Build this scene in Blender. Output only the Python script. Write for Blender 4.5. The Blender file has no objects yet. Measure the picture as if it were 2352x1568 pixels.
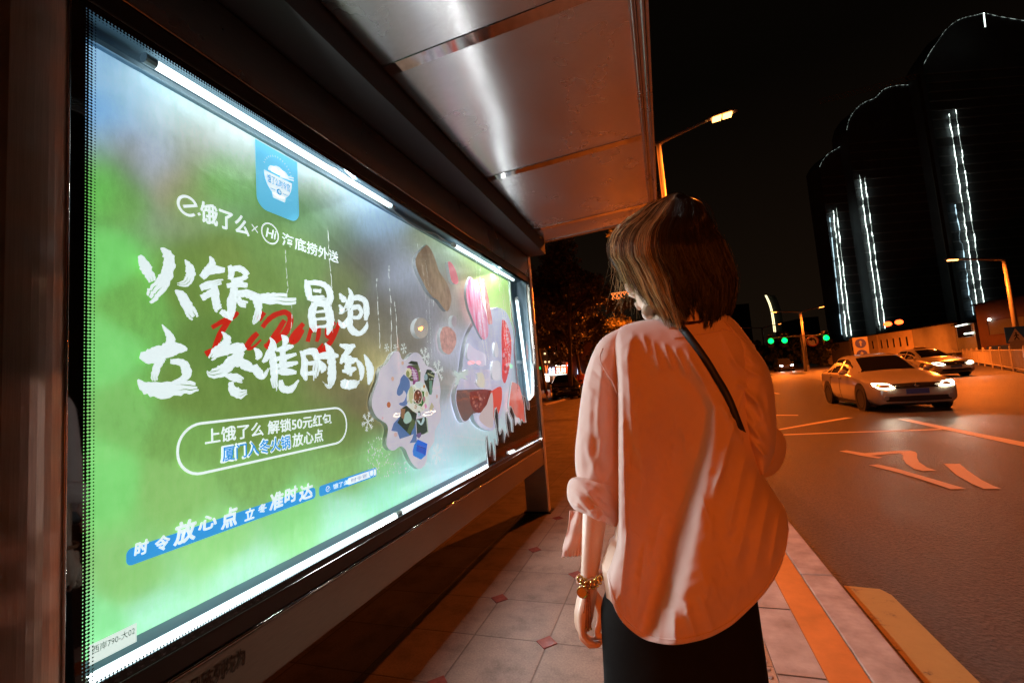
import bpy, bmesh, math, random
import numpy as np
from mathutils import Vector, Matrix

S = bpy.context.scene
C = S.collection
random.seed(7)
RNG = np.random.default_rng(11)

# ------------------------------------------------------------------ camera
# Calibrated from the photo's vanishing points: 16 mm lens on 36 mm, eye 1.25 m up,
# pitched up 5 degrees and rolled 4.4 degrees.  X right, Y along the road, Z up.
FPX, CXP, CYP, EYE = 1045.0, 1176.0, 784.0, 1.25
_d = np.array([351., 66., FPX]); _d /= np.linalg.norm(_d)
_u = np.array([-914., -11784., FPX]); _u -= _d * (_u @ _d); _u /= np.linalg.norm(_u)
_x = np.cross(_u, _d)
if _x[0] < 0: _x = -_x
CM = np.array([_x, _d, _u])

cam = bpy.data.cameras.new('camera')
cam_o = bpy.data.objects.new('camera', cam)
C.objects.link(cam_o)
R = np.array([CM @ [1, 0, 0], CM @ [0, -1, 0], CM @ [0, 0, -1]]).T
cam_o.matrix_world = Matrix([[*R[0], 0], [*R[1], 0], [*R[2], EYE], [0, 0, 0, 1]])
cam.sensor_width = 36.0
cam.lens = FPX / 2352 * 36
cam.clip_start = 0.02
cam.clip_end = 3000
S.camera = cam_o

# ------------------------------------------------------------------ night sky, exposure
W = bpy.data.worlds.new('World'); S.world = W; W.use_nodes = True
nt = W.node_tree
bg = nt.nodes['Background']
tc = nt.nodes.new('ShaderNodeTexCoord'); sx = nt.nodes.new('ShaderNodeSeparateXYZ')
cr = nt.nodes.new('ShaderNodeValToRGB')
cr.color_ramp.elements[0].position = 0.0; cr.color_ramp.elements[0].color = (0.0080, 0.0046, 0.0024, 1)
cr.color_ramp.elements[1].position = 0.5; cr.color_ramp.elements[1].color = (0.0016, 0.0011, 0.0007, 1)
nt.links.new(tc.outputs['Generated'], sx.inputs[0]); nt.links.new(sx.outputs[2], cr.inputs[0])
nt.links.new(cr.outputs[0], bg.inputs[0])
bg.inputs[1].default_value = 1.0
S.view_settings.view_transform = 'Standard'
S.view_settings.look = 'None'
S.view_settings.exposure = 0.0
S.view_settings.gamma = 1.0
try:
    S.cycles.use_denoising = True
    S.cycles.denoiser = 'OPENIMAGEDENOISE'
    S.cycles.sample_clamp_indirect = 4.0
    S.cycles.max_bounces = 8
    S.cycles.transparent_max_bounces = 24
    S.cycles.caustics_reflective = False
    S.cycles.caustics_refractive = False
except Exception:
    pass

SODIUM = (1.0, 0.17, 0.014)
COOL = (0.80, 0.95, 1.0)

# ------------------------------------------------------------------ measuring helpers (photo pixel -> point on a known plane)
def ray(u, v): return CM @ np.array([u - CXP, v - CYP, FPX])
def onX(u, v, x):
    r = ray(u, v); return np.array([0, 0, EYE]) + r * (x / r[0])
def onZ(u, v, z):
    r = ray(u, v); return np.array([0, 0, EYE]) + r * ((z - EYE) / r[2])
def onY(u, v, y):
    r = ray(u, v); return np.array([0, 0, EYE]) + r * (y / r[1])
def onW(u, v, w): return np.array([0, 0, EYE]) + ray(u, v) * (w / FPX)

# ------------------------------------------------------------------ materials
def new_mat(name):
    m = bpy.data.materials.new(name); m.use_nodes = True
    return m, m.node_tree, m.node_tree.nodes['Principled BSDF']
def node(t, kind, **kw):
    n = t.nodes.new(kind)
    for k, v in kw.items(): setattr(n, k, v)
    return n
def noise_fac(t, scale, detail=6, rough=.6, coord='Object', stretch=None):
    tcn = node(t, 'ShaderNodeTexCoord')
    src = tcn.outputs[coord]
    if stretch:
        mp = node(t, 'ShaderNodeMapping'); mp.inputs['Scale'].default_value = stretch
        t.links.new(src, mp.inputs[0]); src = mp.outputs[0]
    n = node(t, 'ShaderNodeTexNoise'); n.inputs['Scale'].default_value = scale
    n.inputs['Detail'].default_value = detail; n.inputs['Roughness'].default_value = rough
    t.links.new(src, n.inputs['Vector'])
    return n.outputs['Fac']
def ramp(t, fac, stops):
    r = node(t, 'ShaderNodeValToRGB')
    el = r.color_ramp.elements
    while len(el) < len(stops): el.new(.5)
    for e, (p, c) in zip(el, stops):
        e.position = p; e.color = (*c, 1) if len(c) == 3 else c
    t.links.new(fac, r.inputs[0])
    return r.outputs[0]
def bump(t, b, fac, strength, dist=.01):
    n = node(t, 'ShaderNodeBump'); n.inputs['Strength'].default_value = strength
    n.inputs['Distance'].default_value = dist
    t.links.new(fac, n.inputs['Height']); t.links.new(n.outputs[0], b.inputs['Normal'])
    return n
def pm(name, col, rough=.5, metal=0., var=.12, scale=8., bmp=0., bscale=None, emit=None, estr=0., coord='Object', stretch=None, spec=None, dist=.01):
    m, t, b = new_mat(name)
    f = noise_fac(t, scale, coord=coord, stretch=stretch)
    c1 = tuple(min(1, x * (1 - var)) for x in col); c2 = tuple(min(1, x * (1 + var)) for x in col)
    t.links.new(ramp(t, f, [(.3, c1), (.7, c2)]), b.inputs['Base Color'])
    b.inputs['Roughness'].default_value = rough
    b.inputs['Metallic'].default_value = metal
    if spec is not None: b.inputs['Specular IOR Level'].default_value = spec
    if bmp:
        bump(t, b, noise_fac(t, bscale or scale * 4, coord=coord), bmp, dist)
    if emit:
        b.inputs['Emission Color'].default_value = (*emit, 1); b.inputs['Emission Strength'].default_value = estr
    return m
def em(name, col, strength):
    m, t, b = new_mat(name)
    b.inputs['Base Color'].default_value = (*[min(.8, c) for c in col], 1)
    b.inputs['Emission Color'].default_value = (*col, 1)
    b.inputs['Emission Strength'].default_value = strength
    return m

# ------------------------------------------------------------------ mesh builder
class MB:
    def __init__(s): s.v = []; s.f = []; s.m = []
    def add(s, vs, fs, mi=0):
        b = len(s.v); s.v.extend([tuple(map(float, p)) for p in vs])
        s.f.extend([tuple(b + i for i in f) for f in fs]); s.m.extend([mi] * len(fs)); return s
    def box(s, lo, hi, mi=0):
        x0, y0, z0 = lo; x1, y1, z1 = hi
        return s.add([(x0,y0,z0),(x1,y0,z0),(x1,y1,z0),(x0,y1,z0),(x0,y0,z1),(x1,y0,z1),(x1,y1,z1),(x0,y1,z1)],
                     [(0,3,2,1),(4,5,6,7),(0,1,5,4),(1,2,6,5),(2,3,7,6),(3,0,4,7)], mi)
    def prism(s, pts, vec, mi=0):
        n = len(pts); vec = np.array(vec, float); p = [np.array(q, float) for q in pts]
        q = [a + vec for a in p]
        fs = [tuple(range(n))[::-1], tuple(range(n, 2 * n))] + [(i, (i + 1) % n, n + (i + 1) % n, n + i) for i in range(n)]
        return s.add(p + q, fs, mi)
    def poly(s, pts, mi=0): return s.add(pts, [tuple(range(len(pts)))], mi)
    def rings(s, rs, cap0=True, cap1=True, mi=0, closed=True):
        n = len(rs[0]); vs = [p for r in rs for p in r]; fs = []
        for k in range(len(rs) - 1):
            for i in range(n if closed else n - 1):
                j = (i + 1) % n
                fs.append((k*n+i, k*n+j, (k+1)*n+j, (k+1)*n+i))
        if cap0: fs.append(tuple(range(n))[::-1])
        if cap1: fs.append(tuple((len(rs)-1)*n + i for i in range(n)))
        return s.add(vs, fs, mi)
    def tube(s, path, rad, n=8, mi=0, round_ends=False):
        P = [np.array(p, float) for p in path]
        rad = [rad] * len(P) if np.isscalar(rad) else list(rad)
        if round_ends:
            t0 = P[0] - P[1]; t0 /= np.linalg.norm(t0); t1 = P[-1] - P[-2]; t1 /= np.linalg.norm(t1)
            r0, r1 = rad[0], rad[-1]; p0, p1 = P[0].copy(), P[-1].copy()
            P = [p0 + t0*r0*.95, p0 + t0*r0*.7] + P + [p1 + t1*r1*.7, p1 + t1*r1*.95]
            rad = [r0*.3, r0*.71] + rad + [r1*.71, r1*.3]
        rs = []; up = np.array([0.3, .2, 1.0])
        for k, p in enumerate(P):
            t = P[min(k+1, len(P)-1)] - P[max(k-1, 0)]; t /= (np.linalg.norm(t) + 1e-12)
            a = np.cross(t, up)
            if np.linalg.norm(a) < .1: a = np.cross(t, [1, 0, 0])
            a /= np.linalg.norm(a); b = np.cross(a, t); up = b
            rs.append([p + rad[k]*(math.cos(q)*a + math.sin(q)*b) for q in (2*math.pi*i/n for i in range(n))])
        return s.rings(rs, mi=mi)
    def ball(s, c, r, n=12, m=8, rot=None, mi=0):
        r = np.array([r]*3 if np.isscalar(r) else r, float); rs = []
        for k in range(1, m):
            th = math.pi*k/m
            ring = [np.array([math.sin(th)*math.cos(2*math.pi*i/n), math.sin(th)*math.sin(2*math.pi*i/n), -math.cos(th)])*r for i in range(n)]
            if rot is not None: ring = [rot @ q for q in ring]
            rs.append([q + np.array(c) for q in ring])
        return s.rings(rs, mi=mi)
    def disc_prism(s, c, axis, r, th, n=20, mi=0):
        axis = np.array(axis, float); axis /= np.linalg.norm(axis)
        a = np.cross(axis, [0, 0, 1.]); 
        if np.linalg.norm(a) < .1: a = np.array([1., 0, 0])
        a /= np.linalg.norm(a); b = np.cross(axis, a); c = np.array(c, float)
        pts = [c + r*(math.cos(q)*a + math.sin(q)*b) for q in (2*math.pi*i/n for i in range(n))]
        return s.prism(pts, axis*th, mi)
    def build(s, name, mats, parent=None, smooth=False, bevel=0., subd=0, recalc=True):
        me = bpy.data.meshes.new(name)
        me.from_pydata(s.v, [], s.f)
        mats = mats if isinstance(mats, (list, tuple)) else [mats]
        for m in mats: me.materials.append(m)
        if len(mats) > 1: me.polygons.foreach_set('material_index', s.m)
        if recalc:
            bm = bmesh.new(); bm.from_mesh(me); bmesh.ops.recalc_face_normals(bm, faces=bm.faces); bm.to_mesh(me); bm.free()
        if smooth: me.polygons.foreach_set('use_smooth', [True]*len(me.polygons))
        me.update()
        o = bpy.data.objects.new(name, me); C.objects.link(o)
        if parent is not None:
            o.parent = parent; o.matrix_parent_inverse = parent.matrix_basis.inverted()
        if bevel:
            b = o.modifiers.new('b', 'BEVEL'); b.width = bevel; b.segments = 2; b.limit_method = 'ANGLE'
        if subd:
            d = o.modifiers.new('s', 'SUBSURF'); d.levels = subd; d.render_levels = subd
        return o

def tag(o, label=None, cat=None, group=None, kind=None):
    if label: o['label'] = label
    if cat: o['category'] = cat
    if group: o['group'] = group
    if kind: o['kind'] = kind
    return o
def thing(name, label, cat, loc=(0, 0, 0), rz=0., group=None):
    o = bpy.data.objects.new(name, None); C.objects.link(o)
    o.location = loc; o.rotation_euler = (0, 0, rz); o.empty_display_size = .1
    o.matrix_basis = Matrix.Translation(loc) @ Matrix.Rotation(rz, 4, 'Z')
    return tag(o, label, cat, group)
def local(mb, name, mats, parent, **kw):      # mesh given in the parent's own coordinates
    o = mb.build(name, mats, None, **kw); o.parent = parent
    return o
def copy_tree(o, parent=None):
    c = o.copy(); C.objects.link(c)
    if parent is not None: c.parent = parent
    for ch in list(o.children): copy_tree(ch, c)
    return c
def smoothstep(a, b, x):
    t = np.clip((np.asarray(x, float) - a) / (b - a), 0, 1); return t*t*(3 - 2*t)
def spline(pts, per=8):
    P = np.array(pts, float); out = []
    for i in range(len(P) - 1):
        p0, p1, p2, p3 = P[max(i-1, 0)], P[i], P[i+1], P[min(i+2, len(P)-1)]
        for k in range(per):
            t = k/per
            out.append(.5*((2*p1) + (-p0+p2)*t + (2*p0-5*p1+4*p2-p3)*t*t + (-p0+3*p1-3*p2+p3)*t**3))
    out.append(P[-1]); return np.array(out)

# ------------------------------------------------------------------ common materials
def brushed(name, col, rough, wave=.3, stretch=(2, 2, 60), grain=.05, lo=.75, aniso=0., tang=(1, 0, 0), wstretch=None, metal=1.0):
    m, t, b = new_mat(name)
    f = noise_fac(t, 9, stretch=stretch, detail=5)
    t.links.new(ramp(t, f, [(.25, tuple(c*lo for c in col)), (.75, col)]), b.inputs['Base Color'])
    b.inputs['Metallic'].default_value = metal
    if aniso:
        b.inputs['Anisotropic'].default_value = aniso
        cx_ = node(t, 'ShaderNodeCombineXYZ')
        for i in range(3): cx_.inputs[i].default_value = tang[i]
        t.links.new(cx_.outputs[0], b.inputs['Tangent'])
    smear = noise_fac(t, 2.2, detail=4)
    mr = node(t, 'ShaderNodeMapRange'); mr.inputs[3].default_value = rough*.75; mr.inputs[4].default_value = rough*1.35
    t.links.new(smear, mr.inputs[0]); t.links.new(mr.outputs[0], b.inputs['Roughness'])
    w = noise_fac(t, 1.7, detail=1, stretch=wstretch)
    b1 = node(t, 'ShaderNodeBump'); b1.inputs['Strength'].default_value = wave; b1.inputs['Distance'].default_value = .05
    t.links.new(w, b1.inputs['Height'])
    b2 = node(t, 'ShaderNodeBump'); b2.inputs['Strength'].default_value = grain; b2.inputs['Distance'].default_value = .002
    t.links.new(f, b2.inputs['Height']); t.links.new(b1.outputs[0], b2.inputs['Normal']); t.links.new(b2.outputs[0], b.inputs['Normal'])
    return m
M = {}
M['steel'] = brushed('brushed_steel', (.32, .30, .28), .28)
M['steel_post'] = brushed('brushed_steel_post', (.78, .70, .62), .30, wave=.8, metal=.70, stretch=(1, 60, 1.5), wstretch=(.6, .6, 3.2))
M['ceiling'] = brushed('brushed_ceiling_steel', (.52, .51, .50), .25, wave=.13, stretch=(3, 70, 3), grain=.02, aniso=.88, tang=(0, 1, 0))
M['mirror'] = brushed('polished_steel', (.62, .58, .56), .07, wave=.12, grain=0)
M['steel_low'] = brushed('brushed_steel_low', (.25, .21, .17), .30)
M['black'] = pm('matt_black_paint', (.012, .012, .012), .6)
M['dark_metal'] = pm('dark_bronze_metal', (.05, .04, .035), .35, .8)
M['white_paint'] = pm('white_painted_sheet', (.30, .42, .50), .45, var=.1, scale=3)
M['concrete'] = pm('dark_concrete', (.10, .095, .09), .85, var=.3, scale=.7, bmp=.2)
# ================================================================== GROUND
ROAD = -0.12
def sheet(name, x0, x1, y0, y1, z, mat, kind='structure', parent=None):
    o = MB().poly([(x0, y0, z), (x1, y0, z), (x1, y1, z), (x0, y1, z)]).build(name, mat, parent)
    return tag(o, kind=kind)

def asphalt():
    m, t, b = new_mat('asphalt')
    big = noise_fac(t, .9, detail=8, rough=.7, stretch=(1.6, .35, 1))
    fine = noise_fac(t, 48, detail=6, rough=.85)
    c1 = ramp(t, big, [(.28, (.034, .031, .028)), (.5, (.062, .056, .051)), (.72, (.095, .086, .078))])
    mx = node(t, 'ShaderNodeMix', data_type='RGBA', blend_type='MULTIPLY'); mx.inputs[0].default_value = .8
    t.links.new(c1, mx.inputs[6]); t.links.new(ramp(t, fine, [(.36, (.25, .25, .25)), (.64, (1.9, 1.9, 1.9))]), mx.inputs[7])
    t.links.new(mx.outputs[2], b.inputs['Base Color'])
    rr = node(t, 'ShaderNodeMapRange'); rr.inputs[3].default_value = .34; rr.inputs[4].default_value = .62
    t.links.new(big, rr.inputs[0]); t.links.new(rr.outputs[0], b.inputs['Roughness'])
    v = node(t, 'ShaderNodeTexVoronoi'); v.inputs['Scale'].default_value = 48
    tcn = node(t, 'ShaderNodeTexCoord'); t.links.new(tcn.outputs['Object'], v.inputs['Vector'])
    ad = node(t, 'ShaderNodeMath', operation='ADD'); t.links.new(v.outputs['Distance'], ad.inputs[0]); t.links.new(fine, ad.inputs[1])
    bump(t, b, ad.outputs[0], .9, .012)
    return m
M['asphalt'] = asphalt()

def paving():
    # square slabs, 0.382 m, with dark joints, slab to slab variation and stains
    m, t, b = new_mat('stone_paving')
    tcn = node(t, 'ShaderNodeTexCoord')
    mp = node(t, 'ShaderNodeMapping'); mp.inputs['Location'].default_value = (.66/.382, -2.2/.382, 0); mp.inputs['Scale'].default_value = (1/.382,)*3
    t.links.new(tcn.outputs['Object'], mp.inputs[0])
    sep = node(t, 'ShaderNodeSeparateXYZ'); t.links.new(mp.outputs[0], sep.inputs[0])
    def fr(o):
        f = node(t, 'ShaderNodeMath', operation='FRACT'); t.links.new(o, f.inputs[0])
        s_ = node(t, 'ShaderNodeMath', operation='SUBTRACT'); t.links.new(f.outputs[0], s_.inputs[0]); s_.inputs[1].default_value = .5
        a = node(t, 'ShaderNodeMath', operation='ABSOLUTE'); t.links.new(s_.outputs[0], a.inputs[0]); return a.outputs[0]
    mxm = node(t, 'ShaderNodeMath', operation='MAXIMUM'); t.links.new(fr(sep.outputs[0]), mxm.inputs[0]); t.links.new(fr(sep.outputs[1]), mxm.inputs[1])
    joint = ramp(t, mxm.outputs[0], [(.486, (1, 1, 1)), (.494, (.42, .40, .38))])
    wn = node(t, 'ShaderNodeTexWhiteNoise', noise_dimensions='2D')
    fl = node(t, 'ShaderNodeVectorMath', operation='FLOOR'); t.links.new(mp.outputs[0], fl.inputs[0]); t.links.new(fl.outputs[0], wn.inputs['Vector'])
    slab = ramp(t, wn.outputs['Value'], [(0, (.185, .155, .122)), (1, (.265, .228, .185))])
    st = ramp(t, noise_fac(t, 5.5, detail=8, rough=.7), [(.25, (.32, .31, .30)), (.5, (.9, .9, .9)), (.8, (1.25, 1.2, 1.15))])
    sp = ramp(t, noise_fac(t, 120, detail=2), [(.3, (.75, .75, .75)), (.7, (1.15, 1.15, 1.15))])
    cur = slab
    for o in (st, sp, joint):
        x = node(t, 'ShaderNodeMix', data_type='RGBA', blend_type='MULTIPLY'); x.inputs[0].default_value = 1
        t.links.new(cur, x.inputs[6]); t.links.new(o, x.inputs[7]); cur = x.outputs[2]
    t.links.new(cur, b.inputs['Base Color'])
    b.inputs['Roughness'].default_value = .5
    bump(t, b, joint, .5, .004)
    return m
M['paving'] = paving()
M['soil'] = pm('bare_ground', (.03, .028, .025), .95, var=.4, scale=.4)
M['kerb'] = pm('granite_kerb', (.36, .29, .25), .6, var=.42, scale=6, bmp=.15, bscale=90)
M['band'] = pm('orange_red_paint_band', (.45, .13, .035), .5, var=.25, scale=5, bmp=.08, bscale=60)
M['slab'] = pm('pale_edge_slab', (.34, .265, .225), .6, var=.42, scale=5, bmp=.12, bscale=80)
M['diamond'] = pm('polished_red_granite', (.24, .075, .06), .12, var=.25, scale=40)
def worn_paint(name, col, sc=26, t0=.27):
    m, t, b = new_mat(name)
    o = ramp(t, noise_fac(t, sc, detail=9, rough=.75), [(t0, (.075, .068, .062)), (t0+.10, col), (.75, tuple(c*1.12 for c in col))])
    t.links.new(o, b.inputs['Base Color']); b.inputs['Roughness'].default_value = .6
    bump(t, b, noise_fac(t, 60, detail=5), .6, .006)
    return m
M['paint'] = worn_paint('road_paint_white', (.76, .66, .58))
M['yellow'] = worn_paint('road_paint_yellow', (.46, .34, .12), 6, .33)

sheet('ground', -1500, 1500, -300, 2500, -.30, M['soil'])
sheet('road', .80, 60, -40, 240, ROAD, M['asphalt'])
tag(MB().box((-14, -12, -.26), (.30, 70, 0)).build('pavement', M['paving']), kind='structure')
# edge of the pavement: pale slabs, painted band, granite kerb in 1 m pieces
tag(MB().box((.303, -12, -.26), (.478, 70, .001)).build('pavement_edge_slabs', M['slab']), kind='structure')
tag(MB().box((.480, -12, -.26), (.628, 70, .002)).build('painted_band', M['band']), kind='structure')
kb = MB(); y = -11.85
while y < 70:
    kb.box((.632, y, -.26), (.800, y + .992, .004 + .002*random.random())); y += 1.0
tag(kb.build('kerb', M['kerb'], bevel=.008), kind='structure')
js = MB(); y = -11.6
while y < 30:
    js.box((.305, y, .0015), (.476, y + .007, .0028)); y += .55
tag(js.build('slab_joints', M['black']), kind='structure')
# tactile paving studs beside the pale slabs
ts = MB()
for k in range(-10, 60):
    for xx in (.275, .225):
        ts.ball((xx, 1.4 + k*.052 + (0 if xx > .25 else .026), .0), (.013, .013, .006), 8, 6)
tag(ts.build('tactile_studs', M['slab'], smooth=True), kind='structure')
# polished red diamonds set into the slab corners
dm = MB()
for k in range(-8, 60):
    for (xx, yy) in ((-.665, 2.2 + .764*k), (-1.047, 2.582 + .764*k), (-.283, 2.582 + .764*k), (.10, 2.2 + .764*k)):
        r = .052
        dm.prism([(xx - r, yy, -.002), (xx, yy - r*1.05, -.002), (xx + r, yy, -.002), (xx, yy + r*1.05, -.002)], (0, 0, .0065))
tag(dm.build('paving_diamonds', M['diamond'], bevel=.0015), kind='structure')
# dark gutter strip along the kerb
sheet('gutter', .801, .868, -12, 70, ROAD + .003, pm('gutter_dark', (.02, .017, .015), .9, var=.3))

# ---- road markings, traced on the road plane
def road_poly(name, px, mat, z=ROAD + .005, per=0):
    pts = [onZ(u, v, z) for u, v in px]
    return tag(MB().poly(pts).build(name, mat), kind='structure')
def q4(x, y): return ((2900 + x/1.469)/1.7007, (1600 + y/1.469)/1.7007)
road_poly('road_arrow', [q4(*p) for p in ((555,236),(600,232),(700,248),(900,234),(962,234),(990,240),(1003,250),(1002,275),(1015,300),(1060,330),(1115,348),(1035,350),(985,338),(940,308),(920,280),(922,258),(900,248),(735,262),(805,272),(780,278),(690,264))], M['paint'])
road_poly('road_arrow', [q4(*p) for p in ((722,316),(780,312),(900,340),(1285,452),(1195,454),(1020,396),(880,355))], M['paint'])
road_poly('road_arrow', [q4(*p) for p in ((1155,308),(1248,309),(1290,345),(1370,400),(1440,435),(1487,452),(1385,452),(1320,425),(1230,375))], M['paint'])
road_poly('lane_line', [q4(*p) for p in ((195,112),(195,119),(450,76),(640,44),(590,44),(430,70))], M['paint'])
road_poly('lane_line', [q4(*p) for p in ((150,143),(150,149),(560,133),(900,123),(1100,116),(1150,113),(1130,108),(900,117),(600,126))], M['paint'])
road_poly('lane_line', [q4(*p) for p in ((890,53),(960,55),(1180,100),(1616,185),(1800,219),(1800,248),(1616,211),(1300,143),(1100,100))], M['paint'])
road_poly('lane_line', [q4(*p) for p in ((190,28),(190,33),(320,33),(320,29))], M['paint'])
for k in range(5):
    y0 = 22 + k*9
    tag(MB().poly([(4.40, y0, ROAD+.005), (4.54, y0, ROAD+.005), (4.54, y0+4, ROAD+.005), (4.40, y0+4, ROAD+.005)]).build('lane_line', M['paint']), kind='structure')
ym = MB(); c0 = onZ(1945, 1347, ROAD); 
ym.poly([(.875, -10, ROAD+.004), (1.065, -10, ROAD+.004), (1.09, 3.22, ROAD+.004), (1.06, 3.29, ROAD+.004), (.885, 3.31, ROAD+.004)])
tag(ym.build('kerbside_line', M['yellow']), kind='structure')

# ================================================================== BUS SHELTER WITH LIT DISPLAY CASE
XG = -1.174          # plane of the glass
XP = -1.300          # plane of the poster
shelter = thing('bus_shelter', 'brushed steel bus shelter with canopy and a long lit advertising case', 'bus shelter', (-1.28, 2.4, 0))
def post(y0, y1, bowed):
    mb = MB(); n = 9; ring = []
    rs = []
    for k in range(25):
        z = 2.62*k/24
        # slightly bowed front sheet so that it smears reflections
        front = [(XG + .004 + bowed*math.sin(math.pi*i/(n-1)) , y0 + (y1-y0)*i/(n-1), z) for i in range(n)]
        rs.append(front + [(XG - .21, y1, z), (XG - .21, y0, z)])
    mb.rings(rs)
    return mb
pn = post(.505, .598, .010).build('post', M['steel_post'], shelter, smooth=False)
pf = post(4.262, 4.352, .004).build('post', M['steel_post'], shelter)
MB().box((XG-.23, .47, 0), (XG+.03, .63, .012)).build('base_plate', M['dark_metal'], pn)
MB().box((XG-.23, 4.24, 0), (XG+.03, 4.39, .012)).build('base_plate', M['dark_metal'], pf)
# beams above and below the case
ub = MB().box((XG-.21, .600, 2.262), (XG, 4.260, 2.47)).build('upper_beam', M['steel'], shelter, bevel=.006)
lb = MB().box((XG-.21, .600, .450), (XG, 4.260, .612)).build('lower_beam', M['steel_low'], shelter, bevel=.008)
# glazing frame strips next to the glass (dark), with bright rolled edges on the beams
fr = MB()
fr.box((XG-.03, .600, 2.205), (XG-.002, 4.258, 2.259)); fr.box((XG-.03, .600, .616), (XG-.004, 4.258, .672))
fr.build('glazing_frame', M['dark_metal'], shelter, bevel=.004)
ed = MB(); ed.tube([(XG+.001, .602, 2.262), (XG+.001, 4.258, 2.262)], .0045, 8); ed.tube([(XG+.001, .602, .613), (XG+.001, 4.258, .613)], .005, 8)
ed.tube([(XG+.001, 4.258, .616), (XG+.001, 4.258, 2.258)], .005, 8); ed.tube([(XG+.006, .600, .05), (XG+.006, .600, 2.6)], .003, 8)
ed.build('edge_trim', M['mirror'], shelter, smooth=True)
# case: back, ceiling, floor and end walls in painted sheet
cs = MB()
cs.box((XP-.05, .605, .62), (XP-.02, 4.258, 2.255))
cs.box((XP-.018, .605, 2.232), (XG-.034, 4.258, 2.256))
cs.box((XP-.018, .605, .616), (XG-.034, 4.258, .640))
cs.box((XP-.018, .606, .642), (XG-.034, .622, 2.230)); cs.box((XP-.018, 4.240, .642), (XG-.034, 4.256, 2.230))
cs.build('case', M['white_paint'], shelter)
# channel rails that hold the poster and the tubes
rl = MB()
rl.box((XP-.012, .64, 2.192), (XP+.012, 3.98, 2.206)); rl.box((XP-.012, 3.972, .66), (XP+.018, 4.006, 2.19))
rl.box((XP-.016, 4.05, 1.42), (XP-.004, 4.23, 1.45)); rl.box((XP-.016, 4.05, 1.0), (XP-.004, 4.23, 1.02))
rl.build('poster_rail', pm('rail_aluminium', (.60, .68, .72), .35, .6), shelter)
# fluorescent tubes
M['tube'] = em('lit_fluorescent_tube', COOL, 2.4)
ADDED_LIGHT_W = 25
M['tube_cap'] = pm('tube_cap', (.75, .78, .78), .35)
def tube_light(a, b_, r=.013, mat='tube', aim=(1, .6, -.7), power=1.15, skip=0.):  # skip leaves the near end of the added light off, sparing the shirt
    a = np.array(a); b_ = np.array(b_); d = (b_-a)/np.linalg.norm(b_-a)
    o = MB().tube([a, b_], r, 12).build('tube_light', M[mat], shelter, smooth=True)
    for p_, q_ in ((a - d*.03, a - d*.001), (b_ + d*.001, b_ + d*.03)): MB().tube([p_, q_], r*1.15, 10).build('end_cap', M['tube_cap'], o)
    if mat == 'tube':      # added area light aimed outward, to brighten the pavement and not the poster
        l = bpy.data.lights.new('added_case_light', 'AREA'); l.shape = 'RECTANGLE'; l.size = np.linalg.norm(b_-a)*(1-skip); l.size_y = .024; l.energy = ADDED_LIGHT_W*power; l.color = (.93, .97, 1.0)
        q = bpy.data.objects.new('added_case_light', l); C.objects.link(q); q.parent = o
        zx = -np.array(aim)/np.linalg.norm(aim); yx = np.cross(zx, d); 
        c = (a+b_)/2 + (b_-a)*skip/2 - zx*.018
        q.matrix_local = Matrix([[d[0], yx[0], zx[0], c[0]], [d[1], yx[1], zx[1], c[1]], [d[2], yx[2], zx[2], c[2]], [0, 0, 0, 1]])
    return o
tube_light((-1.245, .83, 2.196), (-1.245, 1.965, 2.194), skip=.15)
tube_light((-1.245, 2.72, 2.186), (-1.245, 3.96, 2.190))
for y0 in (.66, 1.86, 3.06): tube_light((-1.213, y0, .694), (-1.213, y0 + 1.155, .694), .0125, aim=(1, .1, .12), power=.8, skip=.30 if y0 < 1 else 0.)
pa = onX(1187, 690, -1.262); pb = onX(1216, 918, -1.262)
tube_light(pa, pb, .014, aim=(1, -.1, 0), power=.12)
pa = onX(1207, 705, -1.268); pb = onX(1220, 850, -1.268)
M['tube_dim'] = em('dim_fluorescent_tube', (.6, .9, 1.0), 1.6)
tube_light((pa[0], pa[1]+.06, pa[2]), (pb[0], pb[1]+.06, pb[2]), .010, 'tube_dim')
# loose white cable between the tubes
cp = [onX(u, v, -1.235) for u, v in ((893,475),(915,492),(940,512),(968,528),(1000,537),(1022,552),(1040,560))]
MB().tube(spline(cp, 6), .0035, 6).build('cable', M['tube_cap'], shelter, smooth=True)
cp = [onX(u, v, -1.255) for u, v in ((1190,690),(1204,715),(1216,760),(1209,800),(1200,830),(1206,860))]
MB().tube(spline(cp, 6), .002, 6).build('cable', M['tube_cap'], shelter, smooth=True)
cp = [onX(u, v, -1.25) for u, v in ((1172,690),(1176,730),(1184,760),(1180,800),(1186,850),(1190,900))]
MB().tube(spline(cp, 6), .002, 6).build('cable', pm('red_cable', (.5, .03, .03), .4), shelter, smooth=True)

# ---- glass with printed dot border
def glass_mat():
    m, t, b = new_mat('case_glass')
    out = t.nodes['Material Output']; t.nodes.remove(b)
    tr = node(t, 'ShaderNodeBsdfTransparent'); tr.inputs[0].default_value = (.96, .985, .975, 1)
    gl = node(t, 'ShaderNodeBsdfGlossy'); gl.inputs['Roughness'].default_value = .012
    fz = node(t, 'ShaderNodeFresnel'); fz.inputs[0].default_value = 1.45
    nb = node(t, 'ShaderNodeBump'); nb.inputs['Strength'].default_value = .04; nb.inputs['Distance'].default_value = .02
    t.links.new(noise_fac(t, 2.5, detail=1), nb.inputs['Height']); t.links.new(nb.outputs[0], gl.inputs['Normal'])
    mx = node(t, 'ShaderNodeMixShader'); t.links.new(fz.outputs[0], mx.inputs[0]); t.links.new(tr.outputs[0], mx.inputs[1]); t.links.new(gl.outputs[0], mx.inputs[2])
    t.links.new(mx.outputs[0], out.inputs[0])
    return m
M['glass'] = glass_mat()
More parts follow.
